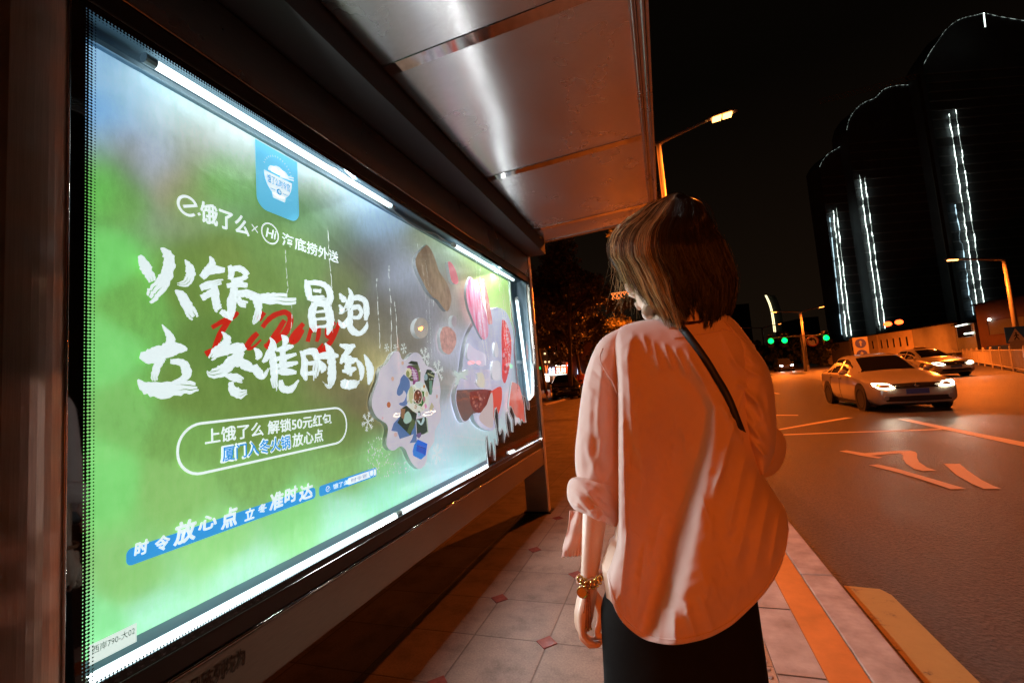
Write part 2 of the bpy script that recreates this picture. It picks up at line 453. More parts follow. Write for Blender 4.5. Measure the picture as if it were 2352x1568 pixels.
def frit_mat():
    # black ceramic border that breaks into dots towards the clear glass
    m, t, b = new_mat('dotted_glass_border')
    out = t.nodes['Material Output']
    b.inputs['Base Color'].default_value = (.006, .006, .006, 1); b.inputs['Roughness'].default_value = .03
    tr = node(t, 'ShaderNodeBsdfTransparent')
    tcn = node(t, 'ShaderNodeTexCoord'); sep = node(t, 'ShaderNodeSeparateXYZ'); t.links.new(tcn.outputs['Object'], sep.inputs[0])
    def mth(op, a, b_=None):
        n = node(t, 'ShaderNodeMath', operation=op)
        for i, q in enumerate((a, b_)):
            if q is None: continue
            if isinstance(q, (int, float)): n.inputs[i].default_value = q
            else: t.links.new(q, n.inputs[i])
        return n.outputs[0]
    sp = .0074
    Y = mth('DIVIDE', sep.outputs[1], sp); Z = mth('DIVIDE', sep.outputs[2], sp)
    d = mth('MULTIPLY', mth('COSINE', mth('MULTIPLY', mth('ADD', Y, Z), math.pi)), mth('COSINE', mth('MULTIPLY', mth('SUBTRACT', Y, Z), math.pi)))
    # d in [-1,1]; distance from the border's inner edge sets how open the dots are (uses UV x = 0 outer .. 1 inner)
    uv = node(t, 'ShaderNodeUVMap'); us = node(t, 'ShaderNodeSeparateXYZ'); t.links.new(uv.outputs[0], us.inputs[0])
    thr = mth('MULTIPLY_ADD', us.outputs[0], -2.1); t.nodes[-1].inputs[2].default_value = .75
    op = mth('GREATER_THAN', d, thr)
    inner = mth('GREATER_THAN', us.outputs[0], .03)
    fac = mth('MULTIPLY', op, inner)
    mx = node(t, 'ShaderNodeMixShader'); t.links.new(fac, mx.inputs[0]); t.links.new(b.outputs[0], mx.inputs[1]); t.links.new(tr.outputs[0], mx.inputs[2])
    t.links.new(mx.outputs[0], out.inputs[0])
    return m
M['frit'] = frit_mat()
GY0, GY1, GZ0, GZ1 = .600, 4.257, .672, 2.206
gm = MB(); gm.poly([(XG-.008, GY0, GZ0), (XG-.008, GY1, GZ0), (XG-.008, GY1, GZ1), (XG-.008, GY0, GZ1)])
glass = gm.build('glass', M['glass'], shelter, recalc=False)
def frit():
    me = bpy.data.meshes.new('dotted_border'); X_ = XG - .0055
    Y0, Y1, Z0, Z1 = GY0+.036, GY1-.010, .690, 2.186       # solid black ends here
    d = .026
    y0, y1, z0, z1 = Y0+.030, Y1-.02, Z0+.018, Z1-.020
    O = [(GY0, GZ0), (GY1, GZ0), (GY1, GZ1), (GY0, GZ1)]; A = [(Y0, Z0), (Y1, Z0), (Y1, Z1), (Y0, Z1)]; B = [(y0, z0), (y1, z0), (y1, z1), (y0, z1)]
    vs = [(X_, *p) for p in O + A + B]; fs = []; uvs = []
    for i in range(4):
        j = (i+1) % 4
        fs.append((i, j, 4+j, 4+i)); uvs += [0, 0, 0, 0]
        fs.append((4+i, 4+j, 8+j, 8+i)); uvs += [.04, .04, 1, 1]
    me.from_pydata(vs, [], fs); ul = me.uv_layers.new()
    for k, q in enumerate(uvs): ul.data[k].uv = (q, 0)
    me.materials.append(M['frit'])
    o = bpy.data.objects.new('dotted_border', me); C.objects.link(o); o.parent = shelter; o.matrix_parent_inverse = shelter.matrix_basis.inverted()
    return o
frit()

# ---- canopy
canopy = MB()
XI, ZI, XO, ZO = -.99, 2.60, .03, 2.645
def cz(x): return ZI + (x - XI)/(XO - XI)*(ZO - ZI)
CY0, CY1 = -8.85, 4.30  # carried on unseen behind the camera to shade the pavement and posts
canopy.box((XG-.23, CY0, 2.70), (XO+.02, CY1+.01, 2.74))
cano = canopy.build('canopy', M['dark_metal'], shelter)
rb_y = [CY0 + 1.16*k for k in range(7)] + [-.73, .43, 1.589, 2.747, 3.905, CY1]
for i in range(len(rb_y)-1):
    a, b_ = rb_y[i] + .032, rb_y[i+1] - .032
    n, q = 14, 16; mb = MB(); vs = []; fs = []
    for r in range(q+1):
        for c in range(n+1):
            x = XI + (XO-.02-XI)*c/n; yy = a + (b_-a)*r/q
            sag = -.006*math.sin(math.pi*r/q)*math.sin(math.pi*c/n) - .004*math.sin(5*c/n + i)*math.sin(math.pi*r/q)
            vs.append((x, yy, cz(x) + sag))
    for r in range(q):
        for c in range(n): fs.append((r*(n+1)+c, r*(n+1)+c+1, (r+1)*(n+1)+c+1, (r+1)*(n+1)+c))
    mb.add(vs, fs)
    mb.build('ceiling_panel', M['ceiling'], cano, smooth=True)
for y in rb_y[:-1]:
    MB().prism([(XI, y-.030, cz(XI)-.004), (XI, y+.030, cz(XI)-.004), (XO-.02, y+.030, cz(XO)-.004), (XO-.02, y-.030, cz(XO)-.004)], (0, 0, .02)).build('rib', M['mirror'], cano)
MB().prism([(XI, CY1-.03, 2.595), (XI, CY1+.012, 2.592), (XO+.05, CY1+.012, 2.637), (XO+.05, CY1-.03, 2.640)], (0, 0, .06)).build('end_trim', M['steel'], cano)
g = MB()
g.box((XO-.02, CY0, 2.628), (XO+.004, CY1, 2.70)); g.box((XO+.008, CY0, 2.640), (XO+.052, CY1, 2.745))
g.tube([(XO-.008, CY0, 2.626), (XO-.008, CY1, 2.626)], .006, 8); g.tube([(XO+.030, CY0, 2.636), (XO+.030, CY1, 2.636)], .010, 8)
g.build('gutter', M['steel'], cano)
MB().box((XG-.21, CY0, 2.475), (XI-.006, CY1, 2.69)).build('dark_soffit', M['black'], shelter)
# ================================================================== POSTER
def s2l(c):
    c = c/255.; return c/12.92 if c <= .04045 else ((c+.055)/1.055)**2.4
PRINT_GLOW = 0.92
def printed(name, rgb, gain=.85, rough=.4, back=PRINT_GLOW):
    m, t, b = new_mat(name)
    c = tuple(min(.92, s2l(x)*gain) for x in rgb)
    b.inputs['Base Color'].default_value = (*c, 1); b.inputs['Roughness'].default_value = rough
    b.inputs['Emission Color'].default_value = (*c, 1)     # glow added to the print colour; only the printed face glows
    gm_ = node(t, 'ShaderNodeNewGeometry'); mm = node(t, 'ShaderNodeMath', operation='MULTIPLY_ADD'); mm.inputs[1].default_value = -back; mm.inputs[2].default_value = back
    t.links.new(gm_.outputs['Backfacing'], mm.inputs[0]); t.links.new(mm.outputs[0], b.inputs['Emission Strength'])
    return m
PCOL = [(250,150,160,205,240),(280,180,185,220,238),(320,200,190,222,238),(380,230,205,232,240),(450,270,215,238,240),(520,300,225,242,243),(600,345,222,240,238),(300,240,170,212,240),(400,285,215,236,240),(460,300,218,236,232),(262,215,150,200,240),(360,310,185,215,236),(420,320,190,200,190),(232,131,150,200,240),(337,180,185,222,238),(337,262,205,228,240),(240,247,125,180,235),(270,285,150,195,235),(240,319,165,195,225),(292,330,168,163,164),(337,356,179,183,194),(360,360,190,205,235),(375,379,195,194,189),(300,375,95,120,70),(394,405,170,160,130),(397,337,168,174,150),(431,356,130,155,95),(487,375,115,175,90),(450,319,195,205,195),(506,319,225,240,242),(562,360,215,230,225),(581,394,120,170,110),(244,356,125,165,100),(244,431,110,205,90),(281,450,125,185,95),(510,392,110,190,85),(563,405,115,180,85),(432,432,135,170,90),(707,458,90,140,80),(747,418,225,240,235),(773,466,190,215,235),(747,497,110,150,95),(799,550,100,112,88),(852,589,100,94,94),(838,505,140,170,195),(878,515,175,210,240),(891,576,160,175,200),(917,642,175,185,205),(523,615,130,155,80),(615,563,120,155,85),(880,720,112,108,100),(905,770,129,123,118),(235,130,150,195,235),(300,220,175,215,240),(420,250,205,235,240),(560,330,228,242,245),(240,260,120,180,235),(300,300,150,195,240),(350,360,185,205,245),(292,326,168,161,161),(330,375,162,158,150),(400,410,160,150,115),(455,350,165,150,110),(380,340,190,205,235),(470,330,225,235,238),(235,400,110,190,90),(300,420,105,140,80),(500,400,120,165,85),(600,430,110,160,90),(640,470,115,160,95),(240,600,130,225,120),(240,800,140,230,130),(300,700,125,190,95),(450,640,120,150,75),(600,650,120,150,80),(700,600,122,155,90),(800,640,118,129,82),(850,600,108,103,88),(880,575,100,96,92),(780,520,100,120,80),(720,460,110,150,95),(690,385,215,238,250),(740,400,232,246,246),(830,460,195,228,246),(880,510,165,195,225),(925,600,180,185,208),(970,700,150,150,162),(900,690,118,113,106),(860,750,147,141,108),(930,780,129,123,112),(600,850,115,140,70),(500,800,110,145,70),(800,830,125,120,78),(865,825,195,185,130),(430,900,120,152,75),(300,950,135,200,110),(400,1000,130,180,95),(600,1000,122,150,75),(800,1000,118,140,75),(850,930,125,115,80),(240,1100,140,230,130),(400,1120,150,205,118),(600,1080,138,188,105),(780,1080,140,190,110),(870,1060,150,210,140),(930,1000,120,130,98),(950,1085,150,212,190),(300,1330,150,210,125),(500,1250,160,225,140),(700,1180,150,225,140),(240,1450,150,235,160),(350,1420,175,240,200),(560,1330,180,240,205),(780,1190,180,242,212),(900,1140,160,235,200),(1000,1060,205,228,246),(1040,960,205,215,235),(1010,880,150,150,145),(1040,800,188,188,205),(1060,700,160,155,150),(1000,600,150,150,160),(950,560,140,150,112),(1020,570,190,222,180),(1100,600,202,238,150),(1140,640,192,238,140),(1152,700,205,232,150),(1080,640,165,148,100),(1040,650,160,150,150),(1060,1080,172,228,232),(1110,1040,150,190,192),(1100,1000,205,225,232),(1150,900,190,200,215),(1120,800,190,195,215)]
def build_poster():
    y0, y1, z0, z1 = .612, 3.974, .700, 2.186
    P = np.array([onX(a, b, XP)[1:] for a, b, *_ in PCOL]); K = np.array([[s2l(x) for x in c[2:]] for c in PCOL])
    ny, nz = 330, 170
    Y, Z = np.meshgrid(np.linspace(y0, y1, ny+1), np.linspace(z0, z1, nz+1))
    # spread the sampled print colours over the sheet (distances in the photo's own foreshortening)
    def px(p):
        q = np.stack([np.full(len(p), XP), p[:, 0], p[:, 1] - EYE], 1) @ CM; return np.stack([CXP + FPX*q[:, 0]/q[:, 2], CYP + FPX*q[:, 1]/q[:, 2]], 1)/100
    Q = px(np.stack([Y, Z], -1).reshape(-1, 2)); T = px(P)
    d2 = ((Q[:, None]-T[None])**2).sum(-1)
    w = np.exp(-d2/(2*.30**2)) + .02*np.exp(-d2/(2*.7**2)) + 1e-5/(d2 + .3); w /= w.sum(1, keepdims=True)
    col = w @ K
    # creases and sag of the film
    Qs = np.stack([Y, Z], -1).reshape(-1, 2); X = np.full(len(Qs), XP)
    rr = np.random.default_rng(4)
    for _ in range(110):
        c = np.array([rr.uniform(y0, y1), rr.uniform(z0, z1)]); a = rr.normal(.5, .35) + (1.2 if rr.random() < .25 else 0)
        L = rr.uniform(.08, .35); h = rr.uniform(.0005, .0021); wd = rr.uniform(.0045, .014)
        dx = Qs - c; al = dx @ [math.cos(a), -math.sin(a)]; pe = dx @ [math.sin(a), math.cos(a)]
        X += h*np.exp(-(pe/wd)**2 - (al/L)**2)
    X += .0006*np.sin(Qs[:, 0]*5 + Qs[:, 1]*3)
    vs = np.stack([X, Qs[:, 0], Qs[:, 1]], 1)
    fs = [(r*(ny+1)+c, r*(ny+1)+c+1, (r+1)*(ny+1)+c+1, (r+1)*(ny+1)+c) for r in range(nz) for c in range(ny)]
    mb = MB(); mb.add(vs, fs)
    m, t, b = new_mat('printed_glowing_film')
    at = node(t, 'ShaderNodeAttribute', attribute_name='print')
    gain = node(t, 'ShaderNodeMix', data_type='RGBA', blend_type='MULTIPLY'); gain.inputs[0].default_value = 1
    t.links.new(at.outputs['Color'], gain.inputs[6])
    # faint cloud of print variation
    t.links.new(ramp(t, noise_fac(t, 3.5, detail=6, stretch=(1, 1, 2.4)), [(.3, (.88, .88, .88)), (.7, (1.0, 1.0, 1.0))]), gain.inputs[7])
    g2 = node(t, 'ShaderNodeMix', data_type='RGBA', blend_type='MULTIPLY'); g2.inputs[0].default_value = 1
    t.links.new(gain.outputs[2], g2.inputs[6]); t.links.new(ramp(t, noise_fac(t, 26, detail=7, rough=.7, stretch=(1, 1.6, .7)), [(.3, (.86, .88, .84)), (.7, (1.08, 1.06, 1.08))]), g2.inputs[7])
    t.links.new(g2.outputs[2], b.inputs['Base Color']); t.links.new(g2.outputs[2], b.inputs['Emission Color'])
    b.inputs['Emission Strength'].default_value = PRINT_GLOW  # glow added to lift the film's brightness
    b.inputs['Roughness'].default_value = .38
    bump(t, b, noise_fac(t, 7, detail=4, stretch=(1, 1.0, 2.0)), .25, .01)
    o = mb.build('poster', m, shelter, smooth=True, recalc=False)
    ca = o.data.color_attributes.new('print', 'FLOAT_COLOR', 'POINT')
    ca.data.foreach_set('color', np.concatenate([np.clip(col, 0, .9), np.ones((len(col), 1))], 1).ravel().astype(np.float32))
    return o
poster = build_poster()
tag(poster, 'green printed advertising poster with white brush lettering')
M['ink_white'] = printed('print_white', (240, 250, 255), gain=.95, back=1.05)
M['ink_blue'] = printed('print_blue', (60, 165, 240))
M['ink_red'] = printed('print_red', (215, 45, 30))
M['ink_pale'] = printed('print_pale', (236, 248, 252), gain=.95, back=1.0)
M['ink_grey'] = printed('print_grey', (150, 170, 165))
XL = XP + .0044       # printed marks sit on the film; headline characters are raised foam
def yz(u, v, x=XL): p = onX(u, v, x); return p[1], p[2]
def sub(mb, name, mat, smooth=False, recalc=True):
    return mb.build(name, mat, poster, smooth=smooth, recalc=recalc)

# ---- set text on the plane: box given by photo corners (left,bottom) (right,top)
def text_verts(body, bold=0., res=3):
    cu = bpy.data.curves.new('t', 'FONT'); cu.body = body; cu.offset = bold; cu.resolution_u = res
    o = bpy.data.objects.new('t', cu); C.objects.link(o)
    bpy.context.view_layer.update()
    me = bpy.data.meshes.new_from_object(o.evaluated_get(bpy.context.evaluated_depsgraph_get()))
    v = np.array([p.co[:2] for p in me.vertices]); f = [tuple(p.vertices) for p in me.polygons]
    bpy.data.objects.remove(o); bpy.data.curves.remove(cu); bpy.data.meshes.remove(me)
    v -= v.min(0); v /= v.max(0)
    return v, f
def put_text(name, body, y0, z0, y1, z1, mat, bold=.012, x=XL, shear=0., parent=None, rise=0.):
    v, f = text_verts(body, min(bold, .008))
    yy = y0 + (y1-y0)*v[:, 0] + shear*(v[:, 1])*(z1-z0); zz = z0 + (z1-z0)*v[:, 1] + rise*v[:, 0]
    mb = MB(); e_ = max(0, bold - .008)*(z1-z0)*.9
    for k, (a_, b_) in enumerate(((0, 0), (1, 0), (-1, 0), (0, 1), (0, -1), (.7, .7), (-.7, .7), (.7, -.7), (-.7, -.7)) if e_ > 0 else ((0, 0),)):
        mb.add(np.stack([np.full(len(v), x + .00007*k), yy + a_*e_, zz + b_*e_], 1), f)
    o = mb.build(name, mat, parent or poster, recalc=False)
    return o
def box_px(lb, rt, x=XL):
    a = yz(*lb, x); b = yz(*rt, x); return a[0], a[1], b[0], b[1]

def stroke_poly(pts, per=7, rough=.0, seed=0):
    """brush stroke: [(x,y,w)...] -> outline in the same 2-D space"""
    sp = spline(pts, per); rr = np.random.default_rng(seed)
    c = sp[:, :2]; w = np.maximum(sp[:, 2]*1.26, 3)*.5
    t = np.gradient(c, axis=0); t /= np.linalg.norm(t, axis=1, keepdims=True) + 1e-9
    n = np.stack([-t[:, 1], t[:, 0]], 1)
    j = 1 + rough*rr.normal(size=(2, len(w)))
    return c + n*(w*j[0])[:, None], c - n*(w*j[1])[:, None]

HEAD = {
'fire': [[(285,-5,24),(308,40,52),(335,95,66),(372,165,56),(392,215,40)],[(446,-62,8),(492,-20,56),(512,50,70),(492,140,78),(445,225,88),(395,290,84),(350,345,52)],[(632,28,8),(668,90,50),(672,150,56),(640,205,50),(572,214,12)],[(556,262,10),(604,300,54),(645,370,66),(684,440,68),(712,478,46)]],
'pot': [[(820,2,8),(840,52,44),(808,110,52),(760,165,40)],[(770,128,36),(850,104,50),(938,108,26)],[(750,246,40),(830,214,44),(940,192,26)],[(758,322,40),(830,284,44),(912,252,34)],[(852,220,44),(866,310,50),(880,390,50),(900,425,40)],[(905,420,34),(950,452,34),(996,492,8)],[(972,72,22),(988,120,38),(976,180,28)],[(985,98,30),(1062,100,38),(1112,148,34)],[(1108,150,30),(1062,176,30),(985,186,26)],[(952,228,26),(1040,216,40),(1112,226,26)],[(1010,240,40),(992,330,54),(986,420,50),(988,486,12)],[(1022,286,40),(1110,290,50),(1178,330,52),(1196,410,44),(1176,480,40),(1150,526,8)],[(1036,316,28),(1066,362,44),(1132,372,34)]],
'one': [[(1186,288,10),(1216,318,54),(1330,326,66),(1484,330,62)]],
'brave': [[(1554,180,12),(1572,250,40),(1590,335,34)],[(1566,204,26),(1650,206,34),(1716,236,36),(1746,306,42),(1722,392,26)],[(1612,262,16),(1676,268,26)],[(1584,322,34),(1660,330,44),(1736,318,28)],[(1622,360,40),(1604,450,46),(1620,545,42),(1630,588,8)],[(1616,362,36),(1700,368,42),(1736,430,48),(1742,520,48),(1724,604,10)],[(1636,428,14),(1712,420,20)],[(1636,484,14),(1718,476,20)],[(1640,544,14),(1722,534,20)]],
'bubble': [[(1814,286,10),(1846,330,38),(1874,346,8)],[(1812,372,10),(1836,418,34),(1812,440,8)],[(1806,488,8),(1846,532,38),(1882,468,10)],[(1882,243,6),(1906,300,32),(1886,370,44),(1850,424,14)],[(1886,330,28),(1960,318,34),(2012,350,34),(2022,430,34),(2014,492,20)],[(1902,400,28),(1960,390,30),(1984,430,24),(1960,470,24),(1904,468,16)],[(1902,408,30),(1894,500,34),(1912,568,40),(1972,592,30),(2018,545,24),(2028,503,6)]],
'stand': [[(456,523,6),(500,588,36),(522,640,56),(502,700,56)],[(288,756,32),(350,768,88),(450,738,90),(560,704,78),(650,716,16)],[(466,776,40),(418,850,48),(398,920,40),(410,966,30)],[(520,806,26),(606,815,50),(644,870,62),(630,930,50),(576,968,34)],[(272,944,10),(320,1000,66),(450,1026,96),(620,1002,88),(738,1010,46)]],
'winter': [[(912,578,6),(956,632,46),(930,690,60),(868,740,64),(826,790,30)],[(846,752,48),(950,722,56),(1052,706,66),(1084,730,40)],[(1066,724,56),(1002,800,66),(920,872,70),(836,902,56),(802,876,8)],[(954,790,36),(1036,808,58),(1110,840,58),(1168,888,16)],[(926,910,10),(1008,928,50),(1078,952,34)],[(984,962,26),(1000,1028,56),(1060,1054,58),(1110,1030,20)]],
'level': [[(1162,703,10),(1198,750,42),(1180,792,16)],[(1168,830,26),(1190,888,58),(1232,920,30),(1278,850,10)],[(1282,622,6),(1306,680,42),(1270,760,44),(1226,812,16)],[(1296,740,40),(1312,840,48),(1316,960,44),(1326,1042,10)],[(1370,603,6),(1402,640,42),(1386,684,16)],[(1326,722,16),(1400,702,38),(1464,688,14)],[(1326,792,26),(1400,772,38),(1486,750,16)],[(1336,842,26),(1420,830,38),(1498,814,14)],[(1382,700,34),(1384,800,42),(1392,884,36)],[(1336,882,30),(1420,886,42),(1486,890,20)],[(1366,948,24),(1378,1010,44),(1440,1018,42),(1504,948,10)]],
'time': [[(1516,726,14),(1546,800,38),(1546,900,42),(1562,952,14)],[(1536,742,28),(1610,730,44),(1642,780,40),(1636,870,44),(1630,954,24)],[(1556,822,22),(1626,816,24)],[(1556,902,26),(1632,892,28)],[(1636,772,26),(1720,760,44),(1808,764,18)],[(1704,666,8),(1742,730,42),(1756,830,48),(1756,930,48),(1736,1002,22),(1678,950,8)],[(1666,802,14),(1692,850,38),(1676,894,8)]],
'arrive': [[(1816,678,14),(1880,696,40),(1936,684,20)],[(1904,700,34),(1850,770,34),(1824,824,14)],[(1836,802,16),(1900,800,38),(1954,790,20)],[(1886,760,32),(1880,850,44),(1880,925,44)],[(1836,882,16),(1900,870,38),(1944,860,16)],[(1842,946,34),(1868,986,60),(1930,976,50),(1970,948,14)],[(1940,788,10),(1976,840,34),(1986,900,30),(1978,952,8)],[(2004,752,8),(2040,828,38),(2052,910,42),(2038,984,10)]],
}
M['foam_white'] = printed('white_foam_letter', (232, 244, 255), gain=1.0, rough=.55, back=1.0)  # raised foam given a glow of its own to read white
M['foam_side'] = pm('foam_letter_side', (.55, .62, .50), .8)
def foam_char(name, strokes, seed):
    mb = MB(); rr = random.Random(seed)
    for k, st in enumerate(strokes):
        x = XP + .017 + .0004*k
        big = max(p[2] for p in st) > 42 and len(st) > 2
        l, r = stroke_poly(st, 6, .10, seed*31 + k)
        n = len(l)
        def pt(q, xx): a = onX((400 + q[0]/1.96)/1.7007, (1000 + q[1]/1.96)/1.7007, xx); return a
        def strip(a, b):
            m = len(a); vs = []
            for i in range(m): vs += [pt(a[i], x), pt(b[i], x), pt(b[i], XP + .004), pt(a[i], XP + .004)]
            fs = [(0, 1, 2, 3), (4*m-4, 4*m-1, 4*m-2, 4*m-3)]
            for i in range(m-1):
                o = 4*i
                fs += [(o, o+4, o+5, o+1), (o+1, o+5, o+6, o+2), (o+2, o+6, o+7, o+3), (o+3, o+7, o+4, o)]
            mb.add(vs, [f for f in fs if f != fs[0] and f != fs[1] and not (f[0] % 4 == 0 and f[3] == f[0] + 1)], 1)
            mb.add(vs, [(4*i, 4*i+4, 4*i+5, 4*i+1) for i in range(m-1)], 0)
        if big and rr.random() < .75:
            # dry-brush tail: the last part of the stroke splits into bristle streaks
            s = int(n*rr.uniform(.5, .72)); strip(l[:s+1], r[:s+1])
            cuts = [0, rr.uniform(.26, .34), rr.uniform(.62, .70), 1]
            gap = .035
            for a, b in zip(cuts[:-1], cuts[1:]):
                e = n - rr.randint(0, 3)
                g0 = a + (gap if a else 0); g1 = b - (gap if b < 1 else 0)
                ta = np.array([l[i] + (r[i]-l[i])*(a + (g0-a)*min(1, (i-s)/3)) for i in range(s, e)])
                tb = np.array([l[i] + (r[i]-l[i])*(b + (g1-b)*min(1, (i-s)/3)) for i in range(s, e)])
                if len(ta) > 1: strip(ta, tb)
        else: strip(l, r)
    return sub(mb, name, [M['foam_white'], M['foam_side']], recalc=False)
for k, (nm, st) in enumerate(HEAD.items()): tag(foam_char('raised_character', st, k + 1))

# ---- red script behind the headline
RED = [[(838,548,26),(910,505,30),(1000,462,34),(1040,430,20)],[(978,480,30),(905,590,38),(862,700,34),(850,720,20)],[(790,752,38),(850,722,34),(960,700,24),(1098,680,14)],[(1190,590,30),(1140,640,36),(1112,695,34),(1150,700,18),(1215,640,12)],[(1236,428,36),(1196,490,34)],[(1395,490,28),(1320,610,36),(1250,705,30)],[(1225,545,28),(1290,470,32),(1390,430,32),(1440,470,36),(1415,560,40),(1340,640,34),(1240,690,24)],[(1540,516,26),(1480,590,40),(1448,650,38),(1490,640,30),(1535,560,26)],[(1600,545,22),(1572,655,26)],[(1598,580,20),(1650,540,24),(1655,600,26),(1640,655,20)],[(1782,508,22),(1726,560,30),(1730,620,26),(1782,560,22)],[(1812,508,22),(1770,620,28),(1700,710,34),(1655,718,24),(1690,670,12)]]
mb = MB()
for k, st in enumerate(RED):
    l, r = stroke_poly(st, 6, .05, 90 + k); x = XL + .0002*k
    q = [onX((400+a/1.96)/1.7007, (1000+b/1.96)/1.7007, x) for a, b in list(l) + list(r[::-1])]
    n = len(l); mb.add(q, [(i, i+1, 2*n-2-i, 2*n-1-i) for i in range(n-1)])
sub(mb, 'red_script', M['ink_red'], recalc=False)

# ---- logos and small print
def ring_strip(mb, c, r0, r1, a0, a1, x, n=40, sy=1.):
    ps = []
    for i in range(n+1):
        a = a0 + (a1-a0)*i/n
        ps += [(x, c[0] + sy*r0*math.cos(a), c[1] + r0*math.sin(a)), (x, c[0] + sy*r1*math.cos(a), c[1] + r1*math.sin(a))]
    mb.add(ps, [(2*i, 2*i+1, 2*i+3, 2*i+2) for i in range(n)])
def bar(mb, a, b, w, x):
    a = np.array(a); b = np.array(b); t = (b-a)/np.linalg.norm(b-a); n = np.array([-t[1], t[0]])*w/2
    mb.poly([(x, *(a+n)), (x, *(b+n)), (x, *(b-n)), (x, *(a-n))])
def e_logo(cy, cz_, r, mat, x=XL):
    mb = MB(); ring_strip(mb, (cy, cz_), r*.74, r, math.radians(20), math.radians(318), x)
    bar(mb, (cy - r*.42, cz_ - r*.20), (cy + r*.90, cz_ + r*.34), r*.26, x + .0006)
    bar(mb, (cy + r*.98, cz_ - r*.50), (cy + r*1.22, cz_ - r*.34), r*.24, x)
    return sub(mb, 'round_logo', mat, recalc=False)
a = yz(405, 474); b = yz(458, 474); cc = yz(431, 473)
e_logo(cc[0], cc[1], (b[0]-a[0])*.46, M['ink_white'])
y0, z0, y1, z1 = box_px((461, 508), (571, 499)); z1 = yz(461, 461)[1]
put_text('brand_lettering', '饿了么', y0, z0, y1, z1, M['ink_white'], .030)
mb = MB(); c = yz(585, 525); r = .012; bar(mb, (c[0]-r, c[1]-r), (c[0]+r, c[1]+r), .0035, XL); bar(mb, (c[0]-r, c[1]+r), (c[0]+r, c[1]-r), .0035, XL+.0005); sub(mb, 'cross_mark', M['ink_white'], recalc=False)
c = yz(620.5, 536.5); rr_ = (yz(641, 540)[0]-yz(600.5, 533)[0])*.5
mb = MB(); ring_strip(mb, c, rr_*.87, rr_, 0, 2*math.pi, XL); sub(mb, 'ring_logo', M['ink_white'], recalc=False)
put_text('ring_letters', 'Hi', c[0]-rr_*.5, c[1]-rr_*.42, c[0]+rr_*.55, c[1]+rr_*.46, M['ink_white'], .015, shear=.22)
y0, _, y1, _ = box_px((648, 562), (776, 571)); z0, z1 = yz(648, 563)[1], yz(648, 533)[1]
put_text('brand_lettering', '海底捞外送', y0, z0, y1, z1, M['ink_white'], .016)
# blue tab with the bowl
def rrect(y0, z0, y1, z1, r, x, n=8):
    out = []
    for cy, cz2, a in ((y1-r, z1-r, 0), (y0+r, z1-r, .5), (y0+r, z0+r, 1), (y1-r, z0+r, 1.5)):
        out += [(x, cy + r*math.cos(math.pi*(a + .5*k/n)), cz2 + r*math.sin(math.pi*(a + .5*k/n))) for k in range(n+1)]
    return out
ty0, ty1 = yz(588, 400)[0], yz(685, 440)[0]; tz0 = (yz(640, 495)[1] + yz(615, 485)[1])/2; tz1 = 2.18
mb = MB(); pts = rrect(ty0, tz0, ty1, tz1 + .06, .045, XL); pts = [(p[0], p[1], min(p[2], tz1)) for p in pts]; mb.poly(pts)
sub(mb, 'blue_tab', printed('tab_blue', (105, 203, 242)), recalc=False)
cy = (ty0+ty1)/2; bw = (ty1-ty0)*.33; bz = tz0 + .115
mb = MB(); x = XL + .0015
bowl = [(x, cy - bw, bz + .035)] + [(x, cy + bw*math.cos(a)*1.0, bz + .035 + .080*math.sin(a)) for a in np.linspace(math.pi, 2*math.pi, 24)][1:]
mb.poly(bowl); mb.poly([(x, cy - bw*.42, bz - .055), (x, cy + bw*.42, bz - .055), (x, cy + bw*.5, bz - .036), (x, cy - bw*.5, bz - .036)])
for dy, r in ((-.35, .024), (0., .032), (.38, .026)): mb.poly([(x+.0004, cy + dy*bw + r*math.cos(a), bz + .043 + r*math.sin(a)) for a in np.linspace(0, math.pi, 12)])
bar(mb, (cy + .1*bw, bz + .046), (cy + 1.15*bw, bz + .060), .005, x + .0008); bar(mb, (cy + .1*bw, bz + .038), (cy + 1.15*bw, bz + .050), .005, x + .0012)
for k in range(15):
    a = math.radians(18 + k*10.3); bar(mb, (cy + .062*math.cos(a), bz + .045 + .062*math.sin(a)), (cy + .068*math.cos(a), bz + .045 + .068*math.sin(a)), .0018, x)
sub(mb, 'bowl_emblem', M['ink_pale'], recalc=False)
put_text('bowl_lettering', '饿了么时令官', cy - bw*.82, bz - .006, cy + bw*.82, bz + .026, printed('tab_ink', (70, 160, 215)), .014, x=XL + .003)
mb = MB(); mb.poly([(XL+.003, cy + .0115*math.cos(a), bz - .024 + .0115*math.sin(a)) for a in np.linspace(0, 2*math.pi, 18)[:-1]]); bar(mb, (cy-.04, bz-.024), (cy-.018, bz-.024), .003, XL+.003); bar(mb, (cy+.018, bz-.024), (cy+.04, bz-.024), .003, XL+.003)
sub(mb, 'bowl_dot', printed('tab_ink', (70, 160, 215)), recalc=False)
put_text('bowl_lettering', '冬', cy-.007, bz-.031, cy+.007, bz-.017, M['ink_pale'], .01, x=XL+.0045)
